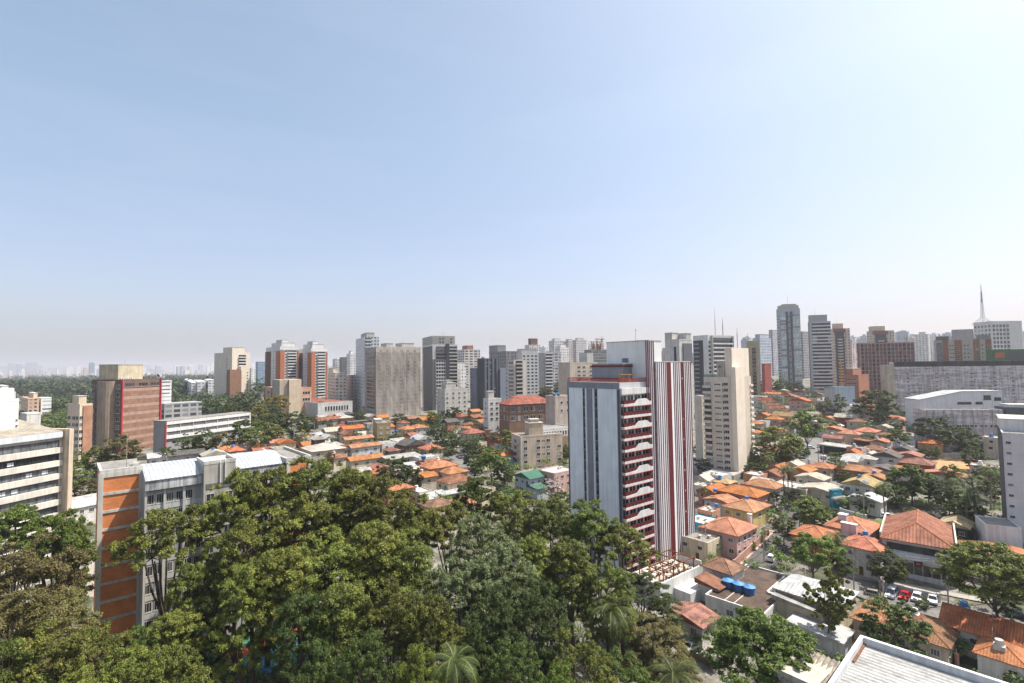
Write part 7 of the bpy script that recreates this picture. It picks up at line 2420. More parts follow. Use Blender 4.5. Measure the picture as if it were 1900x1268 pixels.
T(826, 770, 11, 'round', 'dark', 'smaller dark tree left of the off white six storey block')
T(812, 800, 17, 'round', 'dark', 'dark street tree below the bright dome tree')
T(838, 818, 19, 'round', 'dark', 'dark street tree over the parked cars')
T(877, 826, 16, 'round', 'dark', 'dark tree below the cream villa, left one')
T(898, 840, 15, 'round', 'green', 'green tree below the cream villa, right one')
T(878, 848, 19, 'round', 'dark', 'dark tree on the right side of the tree lined street')
T(881, 868, 17, 'round', 'bright', 'bright small tree left of the big spreading one')
T(913, 862, 34, 'layer', 'green', 'big spreading green tree in front of the bluish white house')
T(935, 876, 22, 'round', 'green', 'green tree right of the big spreading one')
T(945, 815, 21, 'round', 'olive', 'dark olive tree left of the five storey block')
T(1049, 838, 15, 'round', 'green', 'green tree between five storey block and striped tower')
T(962, 778, 18, 'round', 'dark', 'dense dark tree left in front of the brown institution')
T(982, 776, 17, 'round', 'green', 'green tree in the middle before the brown institution')
T(1005, 771, 18, 'round', 'green', 'green tree right in front of the brown institution')
T(1028, 762, 16, 'round', 'dark', 'dark tree at the right corner of the brown institution')
T(1050, 765, 12, 'round', 'dark', 'dark tree against the striped tower edge')
T(1012, 728, 14, 'round', 'brown', 'brownish tree behind the clay hip roof of the institution')
T(1036, 720, 13, 'round', 'green', 'green tree behind the institution, right one')
T(955, 736, 12, 'round', 'dark', 'dark tree behind the institution, left one')
T(920, 796, 10, 'bush', 'green', 'green shrub behind the low reddish roof')
T(896, 791, 9, 'bush', 'green', 'round shrub behind the cream villa')
T(1027, 905, 22, 'airy', 'blossom', 'nearly leafless tree covered in pale blossom', name='blossom_tree')
T(1040, 930, 22, 'round', 'dark', 'dark tree beneath the pale blossom tree')
T(1437, 822, 38, 'round', 'olive', 'big dark olive tree with yellowish top beside the beige tower')
T(1472, 838, 22, 'round', 'dark', 'dark tree right below the big olive tree')
T(1409, 850, 20, 'bush', 'green', 'bushy tree hugging the beige tower base')
T(1440, 855, 14, 'bush', 'brown', 'brown shrub under the big olive tree')
T(1498, 800, 33, 'layer', 'bright', 'wide bright umbrella tree on a slender double trunk', tall=1.25)
T(1549, 852, 15, 'bush', 'green', 'round shrub with palm beside the bend of the pale street')
T(1566, 888, 15, 'round', 'green', 'green tree left of the solar panel house')
T(1562, 910, 11, 'bush', 'green', 'low shrub right of the teal block')
T(1430, 714, 14, 'round', 'green', 'light green tree beneath the tallest tower, left one')
T(1449, 714, 14, 'round', 'green', 'light green tree beneath the tallest tower, middle one')
T(1474, 719, 13, 'round', 'dark', 'darker tree beneath the tallest tower, right one')
T(1416, 716, 12, 'round', 'olive', 'olive tree beside the narrow khaki tower')
T(1530, 757, 11, 'round', 'dark', 'dark slim tree in front of the grey annex')
T(1551, 752, 22, 'airy', 'olive', 'thin half bare tree before the blue grey hall')
T(1505, 735, 10, 'bush', 'green', 'green shrub right of the large pink house')
T(1628, 752, 34, 'round', 'dark', 'large dark round tree against the corner of the stained wall')
T(1626, 720, 14, 'round', 'green', 'light green tree behind the orange brick block')
T(1731, 796, 31, 'round', 'grey', 'large silvery green round tree in front of the stained warehouse')
T(1781, 812, 28, 'round', 'dark', 'large dark tree right of the silvery one')
T(1703, 798, 15, 'round', 'dark', 'dark tree left of the silvery one')
T(1665, 815, 22, 'layer', 'green', 'flat wide green tree above the dark grey gable')
T(1627, 788, 9, 'bush', 'dark', 'round shrub beside the broad clay hips')
T(1737, 837, 11, 'round', 'green', 'right one of two small trees before the dirt lot fence')
T(1717, 839, 11, 'round', 'green', 'left one of two small trees before the dirt lot fence')
T(1802, 846, 21, 'round', 'green', 'leaning tree standing on the dirt lot')
T(1836, 826, 14, 'round', 'brown', 'brownish tree above the dirt lot fence')
T(1816, 828, 13, 'round', 'olive', 'olive tree above the dirt lot fence')
T(1690, 890, 36, 'round', 'bright', 'large bright yellowish green tree behind the large clay roof')
T(1722, 900, 26, 'round', 'green', 'green tree right of the bright yellowish one')
T(1660, 915, 22, 'round', 'dark', 'dark tree left behind the large clay roof')
T(1760, 925, 24, 'round', 'dark', 'dark tree behind the dark grey house')
T(1830, 880, 22, 'round', 'dark', 'dark tree between the palms and the right edge apartment block')
for _px, _py, _r, _c, _l in ((1745, 908, 24, 'dark', 'dark tree behind the large clay roof, beside the palms'), (1782, 948, 26, 'dark', 'dark tree at the palm trunks left of the annex wall'), (1815, 955, 22, 'green', 'green tree right against the annex wall'), (1768, 880, 20, 'green', 'green tree over the plain orange roof by the dirt lot'), (1845, 905, 20, 'dark', 'dark tree squeezed beside the grey side of the right apartment block'), (1430, 905, 16, 'green', 'green tree left of the three tall palms'), (1395, 868, 14, 'dark', 'dark tree below the beige tower balconies'), (1600, 930, 18, 'dark', 'dark tree below the solar panel house'), (1470, 820, 18, 'green', 'green tree between the olive and umbrella trees'), (1590, 765, 14, 'dark', 'dark tree behind the reddish clay roof'), (1650, 790, 13, 'dark', 'dark tree behind the flat wide green tree')):
 T(_px, _py, _r, 'round', _c, _l)
T(1610, 815, 14, 'bush', 'bright', 'bright shrub in front of the white walled hip roof')
T(1499, 948, 34, 'round', 'bright', 'bright round dense tree beside the side street')
T(1453, 975, 25, 'airy', 'olive', 'thin olive tree over the side street')
T(1545, 955, 16, 'round', 'dark', 'dark round tree below the teal block')
T(1508, 1032, 44, 'layer', 'bright', 'large bright layered tree in front of the orange house', k=1)
T(1562, 1052, 27, 'layer', 'bright', 'smaller bright layered tree with white trunk')
T(1648, 1046, 32, 'round', 'green', 'round street tree in front of the large clay roofed building')
T(1537, 1115, 44, 'airy', 'olive', 'wispy casuarina like tree in front of the white tin roof', tall=1.5)
T(1652, 1158, 50, 'round', 'dark', 'dark round tree in front of the foreground clay roofs')
T(1420, 1226, 88, 'dome', 'bright', 'very large feathery bright green tree in the right foreground')
T(1848, 1085, 78, 'dome', 'olive', 'wide olive green dome tree over the street at the right')
T(1886, 1052, 16, 'bush', 'bright', 'bright bush before the cream house at the right edge')
T(1868, 1118, 30, 'bush', 'dark', 'dark shrubbery under the olive dome tree')
T(1440, 930, 18, 'bush', 'dark', 'dark shrubs under the three tall palms')
T(1475, 925, 18, 'bush', 'dark', 'dark shrubs right of the three tall palms')
T(1302, 835, 13, 'round', 'dark', 'dark tree between the striped and beige towers, upper one')
T(1302, 862, 14, 'round', 'dark', 'dark tree between the striped and beige towers, lower one')
T(1325, 1150, 18, 'bush', 'dark', 'dark bush in the yard left of the tank building')
T(1580, 1012, 12, 'bush', 'dark', 'dark foliage beside the arched white house')
T(1350, 912, 9, 'bush', 'dark', 'small dark shrub beside the long orange hip roof')
T(1690, 955, 14, 'bush', 'brown', 'reddish shrub over the garage behind the lawn')
T(1710, 1118, 12, 'bush', 'green', 'pale green shrub beside the parked cars')
T(1335, 1010, 12, 'bush', 'dark', 'dark shrubs in the yard of the pink hip roofed house')
T(1395, 1012, 10, 'bush', 'bright', 'bright shrub by the pinkish wall')

# parkland and far woods: uncountable masses
def wood(name, label, n, sampler, rr, nleaf, ls, mats, seed):
 r = np.random.default_rng(seed)
 C, RC = [], []
 for _ in range(n):
  x, y = sampler(r)
  rad = r.uniform(*rr)
  C.append((x, y, g(x, y) + rad * r.uniform(0.9, 1.5))); RC.append(rad)
 o = link(name, leaf_mesh(name, C, RC, nleaf, ls, 0.75, seed, LEAF[mats], tufts=0))
 tag(o, label, 'wood', kind='stuff')
def pix_sampler(x0, x1, y0, y1):
 def f(r):
  c = gpt(r.uniform(x0, x1), r.uniform(y0, y1), 8)
  return c.x, c.y
 return f
wood('park_woodland', 'broad dark wooded park stretching to the hazy city at left', 1500, pix_sampler(-60, 480, 703, 742), (9, 18), 60000, 3.4, 'park', 21)
wood('park_woodland', 'lighter green edge of the wooded park near the low blocks', 240, pix_sampler(60, 480, 738, 765), (5, 10), 30000, 1.6, 'park', 22)
wood('treeline', 'mixed tree tops between the buildings of the far left slope', 200, pix_sampler(30, 300, 760, 800), (3.5, 6), 30000, 0.9, 'dark', 23)
wood('treeline', 'mixed tree tops among the houses of the far right slope', 110, pix_sampler(1395, 1900, 715, 790), (2.5, 4.5), 14000, 0.7, 'dark', 24)
wood('treeline', 'tree tops between the low houses in the middle distance', 90, pix_sampler(600, 1050, 765, 830), (2, 3.6), 12000, 0.6, 'dark', 25)
wood('shrubbery', 'garden shrubs between the near houses on the right slope', 150, pix_sampler(1300, 1900, 840, 1010), (1.0, 2.2), 16000, 0.32, 'green', 26)
wood('shrubbery', 'garden shrubs between houses below the row houses', 120, pix_sampler(580, 1060, 830, 930), (1.2, 2.6), 14000, 0.36, 'green', 27)
wood('shrubbery', 'yard shrubs around the near houses at lower right', 60, pix_sampler(1270, 1900, 1060, 1200), (0.8, 1.6), 9000, 0.26, 'dark', 28)

# ------------------------------------------------------------------ palms
def palm_meshes(seed, nf, fl, h, droop):
 r = random.Random(seed)
 mb = MB()
 bend = r.uniform(-0.6, 0.6)
 pts = [Vector((bend * (k / 6) ** 2, 0, h * k / 6)) for k in range(7)]
 for k in range(6):
  mb.tube(pts[k] if k else Vector((0, 0, -1)), pts[k + 1], 0.22 - 0.014 * k, 0.21 - 0.014 * k, 7, 0, False)
 trunk = mb.mesh('trunk', [BARK2])
 V, F, tone = [], [], []
 top = pts[-1]
 for q in range(nf):
  a = 2.4 * q
  el = 1.25 - 1.5 * (q / nf)
  t0 = r.random()
  p, e = top.copy(), el
  L = fl * r.uniform(0.85, 1.1)
  n = 14
  ra = Vector((math.cos(a), math.sin(a), 0))
  side = Vector((-math.sin(a), math.cos(a), 0))
  for s in range(n):
   step = L / n
   d = ra * math.cos(e) + Vector((0, 0, 1)) * math.sin(e)
   p2 = p + d * step
   e -= droop / n * (1 + s / n)
   nrm = d.cross(side)
   wl = L * 0.19 * math.sin(math.pi * (0.12 + 0.86 * (s + 0.5) / n)) + 0.05
   for sg in (-1, 1):
    for half in (0, 1):
     o0 = p.lerp(p2, half * 0.5)
     tip = o0 + side * sg * wl + d * wl * 0.55 - Vector((0, 0, wl * 0.25))
     w = step * 0.13
     b = len(V)
     V += [tuple(o0 - d * w), tuple(o0 + d * w), tuple(tip + d * w * 0.3), tuple(tip - d * w * 0.3)]
     F.append((b, b + 1, b + 2, b + 3)); tone += [0.3 + 0.6 * t0 * r.random()] * 4
   b = len(V)
   w = 0.05
   V += [tuple(p - side * w), tuple(p2 - side * w), tuple(p2 + side * w), tuple(p + side * w)]
   F.append((b, b + 1, b + 2, b + 3)); tone += [0.95] * 4
   p = p2
 me = bpy.data.meshes.new('crown')
 me.from_pydata(V, [], F)
 at_ = me.attributes.new('tone', 'FLOAT', 'POINT')
 at_.data.foreach_set('value', tone)
 me.materials.append(LEAF['palm'])
 return trunk, me
PALMS = [palm_meshes(1, 18, 3.2, 10, 1.5), palm_meshes(2, 17, 4.0, 10, 1.7)]
def palm(px, py, h, label, k=0, s=1.0, Y=None, yellow=False):
 """px,py: where the crown heart is seen"""
 c = gpt(px, py, h) if Y is None else at(px, py, Y)
 z0 = g(c.x, c.y)
 o = empty('palm_tree', label, 'palm tree', (c.x, c.y, z0), rnd.uniform(0, 6.28))
 tr, cr = PALMS[k]
 t = link('trunk', tr, o); t.scale = (s, s, (c.z - z0) / 10)
 q = link('crown', cr, o, (0, 0, (c.z - z0) - 10 * s)); q.scale = (s, s, s)
 if yellow:
  mb = MB()
  for k2 in range(9):
   a = k2 * 0.12 - 3.6
   mb.face([(0.3 * math.cos(a), 0.3 * math.sin(a), c.z - z0), (1.4 * math.cos(a), 1.4 * math.sin(a), c.z - z0 - 0.4), (2.0 * math.cos(a + .05), 2.0 * math.sin(a + .05), c.z - z0 - 3.0), (1.0 * math.cos(a + .03), 1.0 * math.sin(a + .03), c.z - z0 - 1.6)])
  link('dead_frond', mb.mesh('dead_frond', [paint((0.5, 0.27, 0.02), 0.8, 0.2)]), o)
palm(1452, 872, 13, 'left one of three tall slim palms behind the cream flat hall', 0, 0.95)
palm(1461, 868, 13.5, 'middle one of three tall slim palms behind the cream flat hall', 0, 1.0)
palm(1469, 872, 12.5, 'right one of three tall slim palms behind the cream flat hall', 0, 0.9)
palm(1303, 908, 7, 'small palm at the foot of the striped tower', 0, 0.9)
palm(1640, 905, 12, 'palm with long trunk beside the solar panel house', 0, 1.15)
palm(1790, 915, 12, 'tall dark palm behind the dark grey house, left one', 1, 1.3)
palm(1812, 925, 11, 'tall dark palm behind the dark grey house, right one', 1, 1.25)
palm(1808, 890, 12, 'palm with pale arching fronds below the dirt lot', 1, 1.3)
palm(1835, 872, 13, 'palm touching the right edge apartment block', 1, 1.3)
palm(1775, 895, 11, 'palm left of the arching one below the dirt lot', 1, 1.2)
palm(1553, 1000, 11, 'palm rising in front of the pink house with chimney block', 1, 1.15)
palm(1330, 1165, 6.5, 'palm in front of the tank building wall', 1, 1.1)
palm(1485, 762, 10, 'left one of two palms before the large pink house', 0, 1.2)
palm(1494, 764, 10, 'right one of two palms before the large pink house', 0, 1.2)
palm(1666, 787, 8, 'palm in front of the broad clay hips', 0, 1.0)
palm(1560, 862, 6, 'short palm by the bend of the pale street', 0, 0.9)
palm(340, 808, 7, 'slender palm at the left end of the white slab', 0, 0.9)
palm(846, 795, 9, 'palm beside the colourful mural', 0, 1.0)
palm(1138, 1130, 16, 'palm with one hanging yellow frond in the right part of the grove', 1, 1.45, Y=82, yellow=True)
palm(848, 1235, 16, 'palm with long fronds at the bottom middle of the grove', 1, 0.95, Y=50)
palm(1258, 1250, 10, 'palm at the bottom right end of the grove', 1, 1.35, Y=72)
palm(965, 1085, 16, 'dark palm half buried in the grove centre', 1, 1.3, Y=84)
palm(1428, 850, 9, 'shaggy palm under the big olive tree', 0, 1.1)
# ------------------------------------------------------------------ cars
def car_proto(col, kind='hatch', label='', rough=0.3):
 o = empty('parked_car', label, 'car', (0, 0, 0))
 bodym = paint(col, rough, 0.06, 'car_paint')
 tyre, rim, lamp, tail = paint((0.015, 0.015, 0.015), 0.9, 0.1), paint((0.4, 0.4, 0.4), 0.4, 0.1), paint((0.8, 0.8, 0.8), 0.2, 0.02), paint((0.4, 0.02, 0.02), 0.3, 0.05)
 L = 4.1
 if kind == 'van':
  L = 4.7
  low = [(-L / 2, 0.35), (L / 2, 0.35), (L / 2, 0.85), (L / 2 - 0.8, 1.05), (-L / 2, 1.1)]
  cab = [(-L / 2 + 0.05, 1.09), (L / 2 - 0.8, 1.04), (L / 2 - 1.5, 1.85), (-L / 2 + 0.15, 1.9)]
 elif kind == 'sedan':
  low = [(-L / 2, 0.35), (L / 2, 0.35), (L / 2 + 0.03, 0.7), (L / 2 - 1.1, 0.92), (-L / 2 + 0.7, 0.95), (-L / 2, 0.88)]
  cab = [(-L / 2 + 0.65, 0.94), (L / 2 - 1.05, 0.91), (L / 2 - 1.75, 1.42), (-L / 2 + 1.25, 1.42)]
 else:
  low = [(-L / 2, 0.35), (L / 2, 0.35), (L / 2 + 0.03, 0.7), (L / 2 - 0.95, 0.94), (-L / 2, 0.98)]
  cab = [(-L / 2 + 0.05, 0.97), (L / 2 - 0.95, 0.93), (L / 2 - 1.7, 1.46), (-L / 2 + 0.55, 1.48)]
 hw = 0.86
 mb = MB()
 def loft(prof, w0, w1, mi):
  zs = [p[1] for p in prof]
  z0, z1 = min(zs), max(zs)
  n, b = len(prof), len(mb.v)
  for s in (-1, 1):
   for x, z in prof:
    t = (z - z0) / (z1 - z0)
    mb.v.append((x, s * (w0 + (w1 - w0) * t), z))
  mb.f.append(tuple(b + k for k in range(n))); mb.m.append(mi)
  mb.f.append(tuple(b + 2 * n - 1 - k for k in range(n))); mb.m.append(mi)
  for k in range(n):
   j = (k + 1) % n
   mb.f.append((b + j, b + k, b + n + k, b + n + j)); mb.m.append(mi)
 loft(low, hw, hw - 0.04, 0)
 mb.box(-L / 2 - 0.05, -L / 2 + 0.1, -hw + 0.06, hw - 0.06, 0.36, 0.62); mb.box(L / 2 - 0.1, L / 2 + 0.07, -hw + 0.06, hw - 0.06, 0.36, 0.62)
 link('body', mb.mesh('body', [bodym]), o)
 mb = MB(); loft(cab, hw - 0.03, hw - 0.2, 0)
 link('window_glass', mb.mesh('window_glass', [glass((0.02, 0.025, 0.03), (0.04, 0.05, 0.05))]), o)
 mb = MB()
 zt = max(p[1] for p in cab)
 xs = [p[0] for p in cab if p[1] > zt - 0.1]
 mb.box(min(xs) - 0.04, max(xs) + 0.04, -hw + 0.19, hw - 0.19, zt - 0.015, zt + 0.05)
 for s in (-1, 1):
  for (xa, za), (xb, zb) in ((cab[1], cab[2]), (cab[0], cab[3])):
   mb.tube((xa, s * (hw - 0.05), za), (xb, s * (hw - 0.2), zb), 0.05, 0.045, 5)
  xm = (min(xs) + max(xs)) / 2
  mb.tube((xm, s * (hw - 0.05), 0.95), (xm, s * (hw - 0.2), zt), 0.05, 0.045, 5)
 link('roof', mb.mesh('roof', [bodym]), o)
 for x in (-L / 2 + 0.75, L / 2 - 0.8):
  for s in (-1, 1):
   mb = MB(); mb.tube((x, s * (hw - 0.16), 0.32), (x, s * (hw + 0.03), 0.32), 0.32, 0.32, 14)
   w = link('wheel', mb.mesh('wheel', [tyre]), o)
   mb = MB(); mb.tube((x, s * (hw + 0.031), 0.32), (x, s * (hw + 0.045), 0.32), 0.19, 0.17, 10)
   link('rim', mb.mesh('rim', [rim]), w)
 for s in (-1, 1):
  mb = MB(); mb.box(L / 2 - 0.12, L / 2 + 0.06, s * 0.62 - 0.17, s * 0.62 + 0.17, 0.62, 0.76); link('headlight', mb.mesh('headlight', [lamp]), o)
  mb = MB(); mb.box(-L / 2 - 0.03, -L / 2 + 0.08, s * 0.66 - 0.12, s * 0.66 + 0.12, 0.66, 0.9); link('tail_light', mb.mesh('tail_light', [tail]), o)
 return o
def put(o, px, py, az, label=None, group=None):
 c = gpt(px, py)
 o.location = (c.x, c.y, g(c.x, c.y) + 0.07)
 o.rotation_euler = (0, 0, R_(90 - az))
 if label: o['label'] = label
 if group: o['group'] = group
CW = car_proto((0.75, 0.75, 0.75), 'hatch', 'white hatchback parked nose out, second from the right of the row of five')
put(CW, 1702, 1114, 226, None, 'cars parked below the large clay roof')
c = copy_tree(CW); put(c, 1731, 1118, 222, 'white hatchback parked nose out at the right end of the row of five', 'cars parked below the large clay roof')
c = car_proto((0.60, 0.62, 0.64), 'van', 'silver white minivan between the beige and red cars'); put(c, 1655, 1107, 230, None, 'cars parked below the large clay roof')
c = car_proto((0.45, 0.012, 0.012), 'sedan', 'red car parked in the middle of the row of five'); put(c, 1679, 1111, 228, None, 'cars parked below the large clay roof')
c = car_proto((0.30, 0.26, 0.21), 'hatch', 'beige hatchback parked broadside at the left end of the row'); put(c, 1625, 1108, 128, None, 'cars parked below the large clay roof')
CS = car_proto((0.42, 0.43, 0.44), 'sedan', 'silver car in the side street under the thin olive tree'); put(CS, 1444, 1006, 40)
CD = car_proto((0.02, 0.022, 0.025), 'sedan', 'dark car in the side street behind the silver one'); put(CD, 1447, 1026, 40)
for src, px, py, az, lab in ((CW, 1770, 1004, 45, 'white car in the driveway beside the large clay roof'), (CD, 1768, 1022, 45, 'black car in the driveway in front of the white one'),
       (CD, 1893, 1148, 130, 'dark car at the right edge under the olive dome tree'), (CS, 1284, 1206, 60, 'silver car at the grove edge driveway'),
       (CW, 1504, 833, 110, 'white car under the umbrella tree on the pale street'), (CS, 1545, 834, 100, 'silver car at the street bend'),
       (CD, 1401, 778, 50, 'dark car beside the beige tower on the far street'), (CS, 1403, 768, 50, 'silver car farther up beside the beige tower'),
       (CW, 845, 839, 20, 'white car on the tree lined street, farther one'), (CS, 857, 850, 20, 'silver car on the tree lined street, nearer one'), (CW, 824, 823, 20, 'white car half hidden by the dark street trees'),
       (CW, 1648, 962, 120, 'pale car in the garage behind the lawn, left one'), (CS, 1668, 966, 120, 'silver car in the garage behind the lawn, right one'),
       (CW, 1528, 852, 20, 'white car near the second pole at the street bend'), (CS, 1519, 880, 25, 'silver car below the salmon house at the street bend'), (CW, 1432, 1040, 40, 'white car at the mouth of the side street'), (CD, 1478, 962, 40, 'dark car beside the bright round tree'), (CS, 1812, 1150, 125, 'silver car in the street left of the right edge'), (CW, 1771, 1158, 128, 'white car partly hidden behind the bottom right clay roof'), (CD, 1410, 768, 50, 'black car on the far street by the beige tower'), (CS, 832, 832, 20, 'silver car under the dark street tree'), (CD, 866, 860, 20, 'dark car at the near end of the tree lined street'), (CD, 1623, 785, 60, 'dark car beside the broad clay hips'), (CW, 1415, 776, 50, 'white car near the stepped red roofs')):
 c = copy_tree(src); put(c, px, py, az, lab)
 if 'group' in c: del c['group']
def truck():
 o = empty('truck', 'small white box truck on the pale street below the umbrella tree', 'truck', (0, 0, 0))
 mb = MB(); mb.box(-2.6, 1.1, -1.0, 1.0, 0.9, 2.9); link('cargo_box', mb.mesh('cargo_box', [WHITE]), o)
 mb = MB(); mb.extr([(1.15, 0.5), (2.7, 0.5), (2.7, 1.4), (2.35, 2.3), (1.15, 2.3)], -0.95, 0.95); link('cab', mb.mesh('cab', [WHITE]), o)
 mb = MB(); mb.box(2.4, 2.74, -0.8, 0.8, 1.45, 2.1); link('windscreen', mb.mesh('windscreen', [DGLASS]), o)
 for x in (-1.7, 1.9):
  for s in (-1, 1):
   mb = MB(); mb.tube((x, s * 0.75, 0.42), (x, s * 1.0, 0.42), 0.42, 0.42, 12); link('wheel', mb.mesh('wheel', [DFRAME]), o)
 put(o, 1495, 858, 225)
truck()

# ------------------------------------------------------------------ people
def person(px, py, h, label, shirt, legs, az):
 c = gpt(px, py)
 o = empty('person', label, 'person', (c.x, c.y, g(c.x, c.y) + 0.08), R_(90 - az))
 k = h / 1.72
 joints = [(0, 0, 0.93), (0, 0, 1.15), (0, 0, 1.38), (0, 0, 1.50), (0.02, 0, 1.62), (0.02, 0, 1.72),
   (0, 0.10, 0.88), (0.03, 0.11, 0.48), (0.0, 0.11, 0.07), (0.13, 0.12, 0.03),
   (0, -0.10, 0.88), (-0.03, -0.11, 0.48), (-0.08, -0.11, 0.07), (0.05, -0.12, 0.03),
   (0, 0.19, 1.40), (0.0, 0.25, 1.12), (0.08, 0.25, 0.88), (0, -0.19, 1.40), (0.0, -0.25, 1.12), (0.10, -0.24, 0.90)]
 edges = [(0, 1), (1, 2), (2, 3), (3, 4), (4, 5), (0, 6), (6, 7), (7, 8), (8, 9), (0, 10), (10, 11), (11, 12), (12, 13), (2, 14), (14, 15), (15, 16), (2, 17), (17, 18), (18, 19)]
 rad = [.14, .13, .15, .06, .10, .08, .10, .07, .05, .04, .10, .07, .05, .04, .06, .05, .04, .06, .05, .04]
 me = bpy.data.meshes.new('body')
 me.from_pydata([(x * k, y * k, z * k) for x, y, z in joints], edges, [])
 skin, sh, lg, hair = paint((0.40, 0.24, 0.16), 0.7, 0.05), paint(shirt, 0.85, 0.1), paint(legs, 0.85, 0.1), paint((0.03, 0.02, 0.015), 0.8, 0.1)
 b = link('body', me, o)
 md = b.modifiers.new('skin', 'SKIN'); md.use_smooth_shade = True
 for v, r_ in zip(me.skin_vertices[0].data, rad):
  v.radius = (r_ * k, r_ * k)
 me.skin_vertices[0].data[0].use_root = True
 sb = b.modifiers.new('sub', 'SUBSURF'); sb.levels = sb.render_levels = 1
 me.materials.append(skin)
 # clothing follows the body as its own skins
 for nm, sel, mt in (('trousers', [0, 6, 7, 8, 10, 11, 12], lg), ('shirt', [0, 1, 2, 14, 15, 17, 18], sh)):
  idx = {j: i for i, j in enumerate(sel)}
  m2 = bpy.data.meshes.new(nm)
  m2.from_pydata([tuple(q * k for q in joints[j]) for j in sel], [(idx[a], idx[b2]) for a, b2 in edges if a in idx and b2 in idx], [])
  q = link(nm, m2, o)
  q.modifiers.new('skin', 'SKIN').use_smooth_shade = True
  for v, j in zip(m2.skin_vertices[0].data, sel):
   v.radius = (rad[j] * k * 1.18, rad[j] * k * 1.18)
  m2.skin_vertices[0].data[0].use_root = True
  m2.materials.append(mt)
 mb = MB(); mb.tube((-0.0, 0, 1.66 * k), (-0.0, 0, 1.78 * k), 0.115 * k, 0.07 * k, 10); link('hair', mb.mesh('hair', [hair]), o)
person(1677, 1117, 1.72, 'person in dark clothes standing in front of the red car, left one', (0.03, 0.03, 0.04), (0.03, 0.035, 0.05), 150)
person(1684, 1119, 1.68, 'person in dark clothes standing in front of the red car, right one', (0.05, 0.04, 0.05), (0.02, 0.02, 0.03), 300)
person(174, 1074, 1.72, 'person in a pale shirt walking in the yard beside the brick end wall', (0.45, 0.46, 0.55), (0.05, 0.06, 0.12), 60)

# ------------------------------------------------------------------ utility poles and wires
POLES = {}
def pole(key, px, py, h, label, lamp=False):
 c = gpt(px, py)
 z = g(c.x, c.y)
 o = empty('utility_pole', label, 'pole', (c.x, c.y, z), R_(40))
 mb = MB(); mb.tube((0, 0, -1), (0, 0, h), 0.17, 0.11, 8); link('mast', mb.mesh('mast', [CONC]), o)
 for k, zz in enumerate((h - 0.5, h - 1.5)):
  mb = MB(); mb.box(-1.1, 1.1, -0.07, 0.07, zz, zz + 0.14)
  for q in (-0.95, -0.4, 0.4, 0.95):
   mb.tube((q, 0, zz + 0.141), (q, 0, zz + 0.36), 0.05, 0.04, 6)
  link('crossarm', mb.mesh('crossarm', [paint((0.14, 0.11, 0.09), 0.9, 0.3)]), o)
 if lamp:
  mb = MB(); mb.tube((0.1, 0, h - 2.2), (1.9, 0, h - 1.7), 0.05, 0.05, 5); mb.box(1.7, 2.4, -0.14, 0.14, h - 1.78, h - 1.6); link('street_lamp', mb.mesh('street_lamp', [LIGHTCONC]), o)
 mb = MB(); mb.tube((0.28, 0, h - 3.1), (0.28, 0, h - 2.2), 0.2, 0.2, 8); link('transformer', mb.mesh('transformer', [paint((0.25, 0.26, 0.27), 0.6, 0.2)]), o)
 POLES[key] = Vector((c.x, c.y, z + h - 0.3))
for key, px, py, h, lab, lamp in (('a', 1418, 1045, 9.5, 'dark utility pole at the mouth of the side street', False), ('b', 1484, 985, 9.5, 'pale utility pole beside the bright round tree', True),
       ('c', 1310, 1030, 10, 'pale lamp post between the striped tower and the pink house', True), ('d', 1604, 975, 9, 'utility pole by the white gate wall', False),
       ('e', 1585, 1100, 10, 'leaning pale pole below the white trunk tree', False), ('f', 1641, 1150, 9, 'dark pole in front of the beige hatchback', False), ('g', 1760, 1125, 10, 'pole at the corner of the large clay roofed building', False),
       ('h', 941, 905, 9, 'concrete pole above the grove left of the green roof', False), ('i', 645, 805, 9, 'pole left of the clay row houses', False), ('j', 583, 812, 9, 'pole beside the avenue at the warehouse', False),
       ('k', 545, 828, 10, 'tall pole rising behind the brick wing', True), ('l', 752, 790, 12, 'slim pole in front of the netted tower', False), ('m', 853, 830, 9, 'pole on the tree lined street', False),
       ('n', 1519, 862, 9, 'pole at the bend of the pale street', False), ('o', 1528, 862, 8, 'second pole at the bend of the pale street', False), ('p', 1830, 1120, 10, 'pole behind the olive dome tree', False), ('q', 1709, 800, 9, 'pole left of the silvery round tree', True)):
 pole(key, px, py, h, lab, lamp)
def wire(a, b_, label, n=3, r=0.045):
 p, q = POLES[a], POLES[b_]
 mb = MB()
 for k in range(n):
  off = Vector((0.7 * (k - 1), 0.5 * (k - 1), -0.35 * (k % 2)))
  prev = None
  for s in range(13):
   t = s / 12
   pt = p.lerp(q, t) + off - Vector((0, 0, 4 * t * (1 - t) * (p - q).length * 0.025))
   if prev is not None:
    mb.tube(prev, pt, r, r, 3, 0, False)
   prev = pt
 o = link('power_line', mb.mesh('power_line', [paint((0.03, 0.03, 0.03), 0.7, 0.1)]))
 tag(o, label, 'wires')
wire('a', 'b', 'dark overhead wires along the side street')
wire('b', 'd', 'overhead wires between the bright round tree and the gate wall')
wire('e', 'g', 'overhead wires above the parked cars')
wire('a', 'e', 'overhead wires crossing from side street to the parked cars')
wire('g', 'p', 'overhead wires over the street at right')
wire('e', 'f', 'overhead wire down to the dark pole by the beige hatchback', 1)
wire('k', 'j', 'overhead wires along the avenue behind the brick wing')
wire('j', 'i', 'overhead wires from the avenue to the clay rows')
wire('h', 'm', 'overhead wires along the tree lined street')

